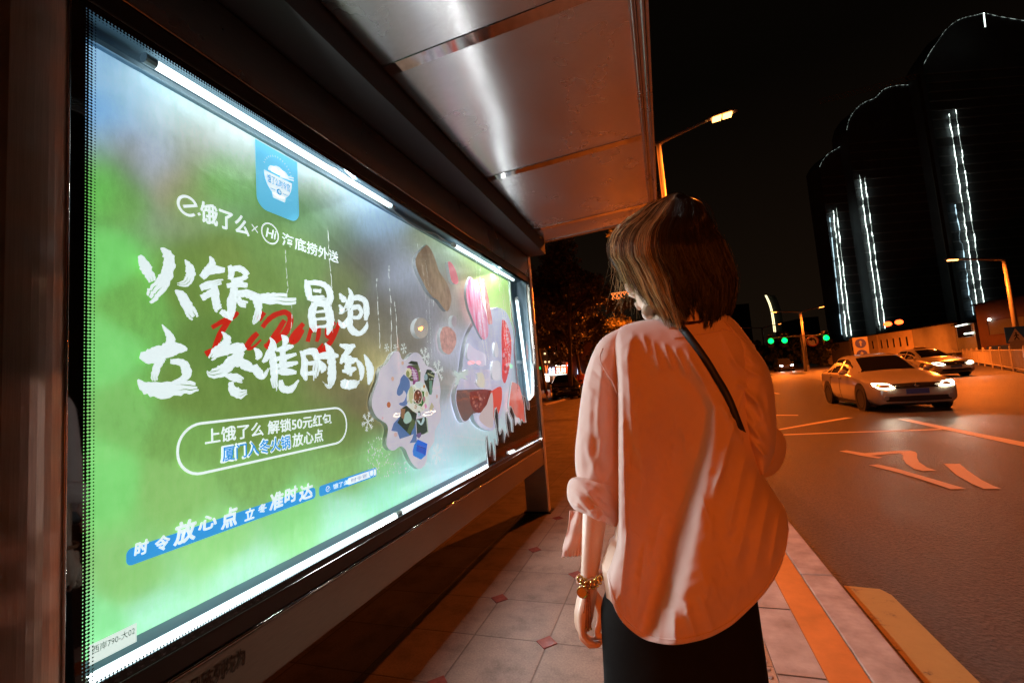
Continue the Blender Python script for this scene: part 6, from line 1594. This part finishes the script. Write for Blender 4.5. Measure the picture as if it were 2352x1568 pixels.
# added sodium lamps, unseen behind the boundary wall, to brighten the hut fronts
bw0, bw1 = onW(1955, 828, 62), onW(2420, 800, 34)
for q, tgt in ((.06, onW(1984, 800, 76)), (.24, onW(2055, 800, 68))):
    p_ = bw0*(1-q) + bw1*q; p_ = p_ + np.array([.6, .6, .25]) - np.array([*bwall.location]); wl = local(MB().box(p_ - [.18, .12, .1], p_ + [.18, .12, .1]), 'added_flood_lamp', M['dark_metal'], bwall)
    l = bpy.data.lights.new('added_flood', 'SPOT'); l.energy = 2600; l.color = SODIUM; l.spot_size = math.radians(120); l.spot_blend = .6; l.shadow_soft_size = .1
    lo_ = bpy.data.objects.new('added_flood', l); C.objects.link(lo_); lo_.parent = wl; dv_ = Vector(tgt - (p_ + np.array([*bwall.location]))); lo_.location = tuple(p_ + np.array(dv_.normalized())*.3); lo_.rotation_euler = dv_.to_track_quat('-Z', 'Y').to_euler()

# ================================================================== TOWERS
M['tower'] = pm('dark_tower_shell', (.12, .13, .14), .8, var=.3, scale=.05)
M['strip'] = em('lit_tower_strip', (.82, 1.0, .90), 3.2)
M['crown'] = em('lit_crown_string', (.8, 1.0, .92), .55)
M['strip_dim'] = em('dim_tower_strip', (.62, .9, 1.0), 1.4)
M['slab_edge'] = pm('tower_slab_edge', (.30, .30, .30), .8, var=.3, scale=.1)
M['tower_pane'] = pm('tower_window', (.03, .045, .06), .15)
def tower(label, w, left_u, right_u, base_v, crown, strips, seed):
    """crown: list of (u, v) along the rounded top, left to right, at depth w"""
    x0, y0 = onW(left_u, base_v, w)[:2]; x1, y1 = onW(right_u, base_v, w)[:2]
    d = np.array([x1-x0, y1-y0]); L = np.linalg.norm(d); d /= L; back = np.array([-d[1], d[0]])
    if back @ np.array([x0, y0]) < 0: back = -back
    def onF(u, v, off=0.):      # point on the tower's vertical front
        r = ray(u, v); k = ((np.array([x0, y0]) - back*off) @ back)/(r[:2] @ back); return np.array([0, 0, EYE]) + r*k
    pts = [onF(u, v) for u, v in crown]
    t = thing('tower_block', label, 'tower', (x0, y0, 0), 0, 'unfinished towers beyond the road')
    prof = [((np.array([p[0]-x0, p[1]-y0]) @ d), p[2]) for p in pts]
    prof = [(max(0, min(L, s_)), z) for s_, z in prof]
    F = [np.array([0, 0, 0.])] + [np.array([d[0]*s_, d[1]*s_, z]) for s_, z in prof] + [np.array([d[0]*L, d[1]*L, 0.])]
    bk = np.array([back[0]*7, back[1]*7, 0])
    local(MB().prism(F, bk), 'shell', M['tower'], t)
    rr = random.Random(seed)
    # floor slabs
    fs = MB(); zt = min(z for _, z in prof); nf = int(zt/3.1)
    for k in range(1, nf):
        z = k*3.1; a = np.array([d[0]*.2, d[1]*.2, z]) - bk*.045; fs.prism([a, a + np.array([d[0]*(L-.4), d[1]*(L-.4), 0]), a + np.array([d[0]*(L-.4), d[1]*(L-.4), .35]), a + [0, 0, .35]], bk*.0445)
    local(fs, 'floor_slab', M['slab_edge'], t)
    # lit stair strips, broken into short lengths that weave from floor to floor
    for (ua, va, ub, vb, amp, gap, mt) in strips:
        A_ = onF(ua, va, .6); B_ = onF(ub, vb, .6); n = int(abs(A_[2]-B_[2])/1.7); mb = MB(); off = 0; amp *= .6; path = []; rad = []
        for k in range(n):
            a = A_ + (B_-A_)*k/n; b = A_ + (B_-A_)*(k+.86 if rr.random() > gap else k+.45)/n
            o2 = rr.uniform(-amp, amp); D3 = np.array([d[0], d[1], 0]); q_ = rr.uniform(.075, .15)*w/150 if rr.random() > gap*.6 else .012
            path += [a + D3*off, b + D3*o2, b + D3*o2 + (B_-A_)*.01/n]; rad += [q_, q_, .012]
            off = o2
        mb.tube(path, rad, 5)
        o = mb.build('light_strip', M[mt], None); o.parent = t; o.matrix_parent_inverse = Matrix.Translation((-x0, -y0, 0))
    # dotted lights along the crown
    cr_ = MB(); sp = spline([np.array([d[0]*s_, d[1]*s_, z]) for s_, z in prof], 10)
    path = []; rad = []
    for a, b in zip(sp[:-1], sp[1:]):
        on = rr.random() < .42; q0 = .065*w/150*rr.uniform(.5, 1) if on else .006
        path += [a*.98 + b*.02 - bk*.02, a*.3 + b*.7 - bk*.02]; rad += [q0, q0]
    cr_.tube(path, rad, 5)
    local(cr_, 'crown_light', M['crown'], t)
    return t
tower('dark unfinished tower with lit strips, leftmost and lowest of the row', 150, 1941, 2032, 800, [(1881,384),(1890,368),(1903,353),(1920,343),(1942,330),(1962,334)], [(1914,484,1945,774,.22,.30,'strip'),(1921,478,1955,772,.22,.42,'strip'),(1906,500,1934,770,.05,.2,'strip_dim')], 1)
tower('dark unfinished tower with lit strips, middle of the row', 146, 2018, 2211, 800, [(1944,300),(1950,275),(1965,252),(1985,236),(2010,225),(2028,207),(2055,198),(2085,196),(2112,198)], [(1974,402,2022,760,.20,.25,'strip'),(1986,408,2034,756,.20,.40,'strip')], 2)
tower('dark unfinished tower with wide lit strips, rightmost and tallest of the row', 140, 2228, 2564, 800, [(2120,150),(2135,122),(2153,96),(2175,66),(2205,45),(2240,36),(2262,32),(2300,40),(2420,60)], [(2180,262,2246,716,.3,.28,'strip'),(2195,252,2262,712,.3,.40,'strip'),(2194,470,2236,730,.6,.35,'strip_dim')], 3)
tl2 = onW(2263, 62, 139); tl_ = onY(2259.5, 30, tl2[1])
t = thing('roof_lamp', 'bright vertical lamp on the top edge of the tallest tower', 'lamp', tuple(tl2)); local(MB().tube([(0, 0, 0), tuple(tl_ - tl2)], .16, 6), 'lamp', M['strip'], t)
# tower crane jib above the middle tower
ca, cb = onW(1880, 240, 132), onW(2110, 180, 132)
t = thing('tower_crane', 'thin dim yellow crane jib reaching left from above the middle tower', 'crane', tuple(cb))
mb = MB(); dv = ca - cb; n = 26
for k in range(n):
    a, b = dv*k/n, dv*(k+1)/n
    for o1, o2 in (((0, 0, 0), (0, 0, 0)), ((0, 0, 1.4), (0, 0, 1.4)), ((0, 0, 0), (0, 0, 1.4))): mb.tube([a + o1, b + o2], .07, 4)
local(mb, 'jib', pm('crane_yellow', (.35, .22, .05), .6, emit=(.05, .03, .01), estr=.0), t)
local(MB().tube([(0, 0, 1), (0, 0, -cb[2])], .5, 4), 'mast', pm('crane_mast', (.05, .04, .02), .7), t)
# curved lit landmark far away, and more blocks on the skyline
t0 = onW(1757.5, 678, 400); tb = onW(1783, 800, 400)
t = thing('curved_tower', 'far curved sail shaped tower edged with two pale yellow light lines', 'tower', (tb[0], tb[1], 0))
M['warm_line'] = em('lit_warm_line', (1.0, .85, .45), 2.6)
c1 = [onW(u, v, 400) - np.array([tb[0], tb[1], 0]) for u, v in ((1757.5,678),(1764,692),(1770,710),(1774,732),(1778,762))]
c2 = [onW(u, v, 400) - np.array([tb[0], tb[1], 0]) for u, v in ((1760,678),(1767,692),(1773,710),(1777.5,732),(1781.5,762))]
for c in (c1, c2): local(MB().tube(spline(c, 6), .28, 5), 'light_line', M['warm_line'], t)
mid = [(a+b)/2 for a, b in zip(c1, c2)]
local(MB().rings([[p + q for q in (np.array([-.6, 2, 0]), np.array([.6, 2, 0]), np.array([9, 8, 0]), np.array([9, 14, 0]))] for p in spline(mid, 4)] + [[np.array([mid[-1][0] + a, mid[-1][1] + b_, 0]) for a, b_ in ((-.6, 2), (.6, 2), (9, 8), (9, 14))]]), 'shell', M['tower'], t)
for (u0, u1, v, w, lab) in ((1688, 1720, 700, 300, 'dim distant block left of the curved lit tower'), (1900, 1935, 772, 260, 'dim low block behind the site huts, with a dark roof'), (1846, 1880, 730, 240, 'dim distant block behind the double armed lamp')):
    wall_block('distant_block', lab, 'building', ((u0, w, v), (u1, w, v)), 0, 20, pm('distant_concrete', (.05, .045, .04), .8, var=.3, scale=.1), [(.1 + .3*k, .3 + .3*k, .4 + .0*k, .44, M['tower_pane']) for k in range(3)], 'dim blocks on the skyline')

# ================================================================== TREES
M['bark'] = pm('dark_bark', (.06, .045, .032), .9, var=.4, scale=5, bmp=.4, bscale=14)
def leaf_mat(name, c):
    m, t, b = new_mat(name)
    oi = node(t, 'ShaderNodeAttribute', attribute_name='tone')
    t.links.new(ramp(t, oi.outputs['Fac'], [(0, tuple(x*.45 for x in c)), (1, tuple(x*1.5 for x in c))]), b.inputs['Base Color'])
    b.inputs['Roughness'].default_value = .55; b.inputs['Transmission Weight'].default_value = 0
    return m
M['leaf'] = leaf_mat('leaf_green', (.11, .10, .035)); M['leaf2'] = leaf_mat('leaf_dark', (.05, .06, .025))
def tree(label, base, h, cr, cz0, mat, n=5200, seed=1, trunk_r=.18, leaf=.16, droop=.0, group='trees along the pavement'):
    t = thing('tree', label, 'tree', base, 0, group); rr = np.random.default_rng(seed)
    mb = MB(); top = np.array([rr.normal(0, .3), rr.normal(0, .3), h*.72])
    mid = top*.5 + np.array([rr.normal(0, .15), rr.normal(0, .15), 0])
    mb.tube(spline([(0, 0, 0), tuple(mid*.5), tuple(mid), tuple(top)], 4), list(np.linspace(trunk_r, trunk_r*.35, 13)), 10)
    cl = []
    for k in range(16):
        a = rr.uniform(0, 6.28); z = rr.uniform(cz0, h*.93); q = math.sqrt(max(.05, 1 - ((z - (cz0+h)/2)/((h-cz0)/2))**2)); r = cr*q*rr.uniform(.35, .95)
        e = np.array([r*math.cos(a), r*math.sin(a), z - droop*r]); s0 = np.array([mid[0], mid[1], 0])*.6 + [0, 0, min(z*.72, h*.66)]
        s0 = np.array([np.interp(s0[2], [0, mid[2], top[2]], [0, mid[0], top[0]]), np.interp(s0[2], [0, mid[2], top[2]], [0, mid[1], top[1]]), s0[2]])
        mb.tube([s0, (s0+e)/2 + [0, 0, .25], e], [trunk_r*.38, trunk_r*.22, trunk_r*.08], 6); cl.append((e, rr.uniform(.55, 1.15)*cr*.36, rr.random()))
        e2 = e + rr.normal(0, cr*.28, 3); cl.append((e2, rr.uniform(.4, .9)*cr*.32, rr.random()))
    local(mb, 'trunk', M['bark'], t, smooth=True)
    V = []; F = []; T = []
    for i in range(n):
        c, r, tn = cl[rr.integers(len(cl))]; v = rr.normal(0, 1, 3); v /= np.linalg.norm(v); p = c + v*r*rr.random()**.4*np.array([1, 1, .8])
        a = rr.normal(0, 1, 3); a /= np.linalg.norm(a); b = np.cross(a, rr.normal(0, 1, 3)); b /= np.linalg.norm(b); s_ = leaf*rr.uniform(.6, 1.4)
        k = len(V); V += [p - a*s_, p + b*s_*.45, p + a*s_, p - b*s_*.45]; F.append((k, k+1, k+2, k+3)); T += [np.clip(tn*.6 + .4*rr.random(), 0, 1)]*4
    me = bpy.data.meshes.new('crown'); me.from_pydata([tuple(p) for p in V], [], F); me.materials.append(mat)
    at = me.attributes.new('tone', 'FLOAT', 'POINT'); at.data.foreach_set('value', np.array(T, np.float32))
    o = bpy.data.objects.new('crown', me); C.objects.link(o); o.parent = t
    return t
p = onW(1309, 908, 27); tree('dark leafy street tree whose trunk stands before the shop signs', (p[0], p[1], 0), 9.6, 2.7, 3.4, M['leaf'], 9000, 3, .17, .13)
p = onW(1338, 903, 34); tree('dark leafy street tree with a thinner trunk, right beside the pink sleeve', (p[0], p[1], 0), 9.5, 3.0, 3.2, M['leaf'], 9000, 5, .15, .14)
p = onW(1395, 893, 46); tree('dark street tree showing orange lit leaves left of the face', (p[0], p[1], 0), 9.0, 3.4, 2.6, M['leaf'], 7000, 8, .16, .17)
p = onW(1255, 905, 40); tree('dark street tree in front of the shop building, beside the shelter post', (p[0], p[1], 0), 11.5, 3.2, 4.6, M['leaf2'], 7000, 9, .16, .16)
p = onW(1492, 470, 17.0); tree('leafy branches of a street tree behind the canopy edge and lamp pole', (p[0] - .45, p[1], 0), 8.9, .95, 5.0, M['leaf'], 2600, 12, .12, .12)
for k, (u, w, h, cr_) in enumerate(((1775, 92, 5.6, 3.4), (1812, 88, 5.2, 3.6), (1850, 84, 5.6, 3.4), (1886, 82, 4.6, 2.6), (1735, 96, 5.4, 3.4))):
    p = onW(u, 845, w); tree(('round dark bushy tree, %s of the row under the green lights' % ('second', 'middle', 'fourth', 'rightmost', 'leftmost')[k]), (p[0], p[1], -.1), h, cr_, .8, M['leaf2'], 3200, 20 + k, .2, .26, group='dark trees under the green lights')

# ================================================================== SHOPS ON THE LEFT
bw_ = 57
a0 = onW(1236, 700, bw_); t, d, nn_, L, H_ = wall_block('shop_building', 'brown two storey shop building with lit signs behind the trees', 'building', ((1180, bw_*1.02, 690), (1352, bw_*.98, 690)), 0, 12, pm('brown_facade', (.17, .085, .05), .8, var=.25, scale=.5),
    [(.40 + .085*k, .455 + .085*k, .36, .62, M['pane']) for k in range(6)])
def on_front(u, v):     # point on the shop front (local)
    base = np.array(t.location); r = ray(u, v); nn3 = nn_; s_ = (nn3 @ (base - np.array([0, 0, EYE])))/(nn3 @ r); return np.array([0, 0, EYE]) + r*s_ - base
M['shop_white'] = em('lit_shop_white', (.95, 1.0, .92), 2.6); M['shop_warm'] = em('lit_shop_warm', (1.0, .62, .30), 2.4); M['shop_blue'] = em('lit_blue_letters', (.55, .65, 1.0), 3.5); M['shop_red'] = em('lit_red_sign', (1.0, .16, .03), 2.6); M['shop_letters'] = em('lit_warm_letters', (1.0, .86, .72), 4)
def fquad(u0, v0, u1, v1, off, nm, mt, th=.06):
    q = [on_front(u0, v1), on_front(u1, v1), on_front(u1, v0), on_front(u0, v0)]; return local(MB().prism([p + nn_*off for p in q], nn_*th), nm, mt, t)
def ftext(body, u0, v0, u1, v1, off, nm, mt):
    v, f = text_verts(body, .02); a = on_front(u0, v1); b = on_front(u1, v1); c = on_front(u0, v0)
    mb = MB(); mb.add([a + (b-a)*q[0] + (c-a)*q[1] + nn_*off for q in v], f); return local(mb, nm, mt, t, recalc=False)
fquad(1246, 858, 1275, 862, .3, 'awning_lamp', M['shop_white']); fquad(1277, 858.5, 1302, 862.5, .3, 'awning_lamp', M['shop_white'])
fquad(1250, 864, 1262, 876, .05, 'shop_window', M['shop_white']); fquad(1270, 864, 1282, 876, .05, 'shop_window', pm('warm_shop', (.4, .2, .1), .5, emit=(1, .5, .3), estr=.5)); fquad(1284, 864, 1300, 873, .05, 'shop_window', em('lit_shop_pale', (.9, .85, .6), 1.0))
fquad(1277, 838, 1300, 857.5, .1, 'red_sign_board', em('lit_red_board', (1.0, .13, .03), .9)); fquad(1277, 838, 1299, 841, .3, 'sign_lamp', M['shop_letters'])
ftext('SLIM', 1279, 844, 1299, 856, .25, 'sign_letters', M['shop_letters'])
fquad(1301, 832, 1315, 858, .5, 'red_sign_board', em('lit_red_board2', (1.0, .13, .03), .6)); ftext('Te', 1304, 838, 1314, 851, .65, 'sign_letters', M['shop_blue'])
ftext('V', 1252, 839, 1259, 857, .2, 'sign_emblem', M['shop_red']); ftext('食品', 1260, 843, 1275, 857, .2, 'sign_letters', M['shop_blue'])
ftext('店', 1326, 843, 1332, 862, .2, 'sign_letters', M['shop_blue'])
for u, v in ((1252, 812), (1276, 812), (1253, 831), (1262, 831)):
    p_ = on_front(u, v); local(MB().ball(p_ + nn_*.2, .12, 8, 6), 'wall_lamp', M['shop_warm'], t, smooth=True)
# green shop light
fquad(1239, 842, 1243, 848, .2, 'green_sign', em('lit_green_small', (.05, 1, .2), 1.0))
# small lit gantry seen beside the cheek
p = onW(1405, 688, 60); q = onW(1448, 682, 60)
t2 = thing('roof_sign', 'orange lit lattice roof sign beside the cheek', 'sign', tuple(p))
mb = MB(); dv = q - p
for k in range(5):
    a, b = dv*k/5, dv*(k+1)/5
    for o1, o2 in (((0,0,0),(0,0,0)), ((0,0,.8),(0,0,.8)), ((0,0,0),(0,0,.8)), ((0,0,.8),(0,0,0))): mb.tube([a + o1, b + o2], .05, 4)
local(mb, 'lattice', em('lit_orange_lattice', (1.0, .25, .05), 1.5), t2)
local(MB().tube([dv*.5, dv*.5 + [0, 0, -p[2]]], .12, 6), 'mast', M['dark_metal'], t2)
# red and white bollards
M['boll_red'] = pm('bollard_red', (.55, .06, .03), .4); M['boll_white'] = pm('bollard_white', (.65, .63, .60), .4)
def bollard():
    b = thing('bollard', 'x', 'bollard', (0, 0, 0), 0, 'red and white bollards on the pavement')
    def lathe(pr): return MB().rings([[(r*math.cos(a), r*math.sin(a), z) for a in np.linspace(0, 2*math.pi, 14, endpoint=False)] for r, z in pr])
    local(lathe(((.10, 0), (.10, .03), (.06, .05), (.055, .28))), 'lower_band', M['boll_white'], b, smooth=True)
    local(lathe(((.0555, .281), (.0555, .55))), 'red_band', M['boll_red'], b, smooth=True)
    local(lathe(((.055, .551), (.055, .78), (.045, .83), (.015, .85))), 'upper_band', M['boll_white'], b, smooth=True)
    return b
bl = [(1257, 918, 27, 'red and white bollard nearest the shelter post'), (1266.5, 910, 33, 'short red and white bollard, second from the shelter post'), (1279, 914, 29, 'red and white bollard, tallest looking, in front of the dark car'), (1292, 914, 29.5, 'red and white bollard left of the tree trunk'), (1319, 907, 33, 'red and white bollard right of the tree trunk')]
b0_ = bollard()
for k, (u, v, w, lab) in enumerate(bl):
    o = b0_ if k == 0 else copy_tree(b0_); p = onZ(u, v, 0); o.location = tuple(p); o['label'] = lab
# kerb of the side lane curving away on the left
ka = [onZ(u, v, 0) for u, v in ((1250, 931), (1270, 926), (1300, 918), (1330, 910), (1345, 907))]
tag(MB().tube(spline(ka, 4), .09, 6).build('side_kerb', M['kerb']), kind='structure')

# worker in orange beside the trees
def worker():
    p = onW(1337, 908, 30); t = thing('person', 'distant person in an orange jacket and pale cap beside the parked cars', 'person', (p[0], p[1], 0), .4)
    sk = MB()
    sk.ball((0, 0, 1.60), (.085, .10, .12), 12, 10); sk.tube([(0, 0, 1.38), (0, 0, 1.52)], .06, 10, round_ends=True)
    sk.tube([(0, 0, .86), (0, 0, 1.1), (0, 0, 1.40)], [.15, .14, .16], 14, round_ends=True)
    for s in (-1, 1):
        sk.tube([(s*.18, 0, 1.40), (s*.25, .02, 1.13), (s*.24, -.10, .92)], [.055, .045, .032], 10, round_ends=True)
        sk.tube([(s*.24, -.10, .92), (s*.24, -.13, .84)], [.03, .024], 8, round_ends=True)
        sk.tube([(s*.09, 0, .88), (s*.10, -.02, .48), (s*.11, .02, .06)], [.085, .06, .042], 10, round_ends=True)
        sk.tube([(s*.11, .03, .04), (s*.12, -.13, .035)], [.045, .035], 8, round_ends=True)
    b = local(sk, 'body', M['skin'], t, smooth=True); r = b.modifiers.new('r', 'REMESH'); r.mode = 'VOXEL'; r.voxel_size = .016; r.use_smooth_shade = True
    j = MB(); j.rings([[(rx*math.cos(a), ry*math.sin(a), z) for a in np.linspace(0, 2*math.pi, 20, endpoint=False)] for rx, ry, z in ((.21, .17, .82), (.20, .17, .9), (.19, .165, 1.15), (.215, .17, 1.34), (.15, .12, 1.44), (.08, .08, 1.47))], cap0=False, cap1=False)
    for s in (-1, 1): j.tube([(s*.19, 0, 1.38), (s*.26, .02, 1.13), (s*.25, -.09, .94)], [.075, .065, .05], 12)
    om = pm('orange_jacket', (.75, .16, .03), .7); local(j, 'jacket', om, t, smooth=True)
    tr = MB()
    for s in (-1, 1): tr.tube([(s*.09, 0, .90), (s*.10, -.02, .48), (s*.11, .02, .08)], [.105, .08, .065], 12)
    local(tr, 'trousers', M['trouser'], t, smooth=True)
    h = MB(); h.ball((0, .005, 1.66), (.098, .112, .085), 14, 8); h.tube([(0, -.09, 1.655), (0, -.16, 1.645)], [.075, .05], 10); local(h, 'cap', pm('pale_cap', (.6, .5, .42), .7), t, smooth=True)
worker()
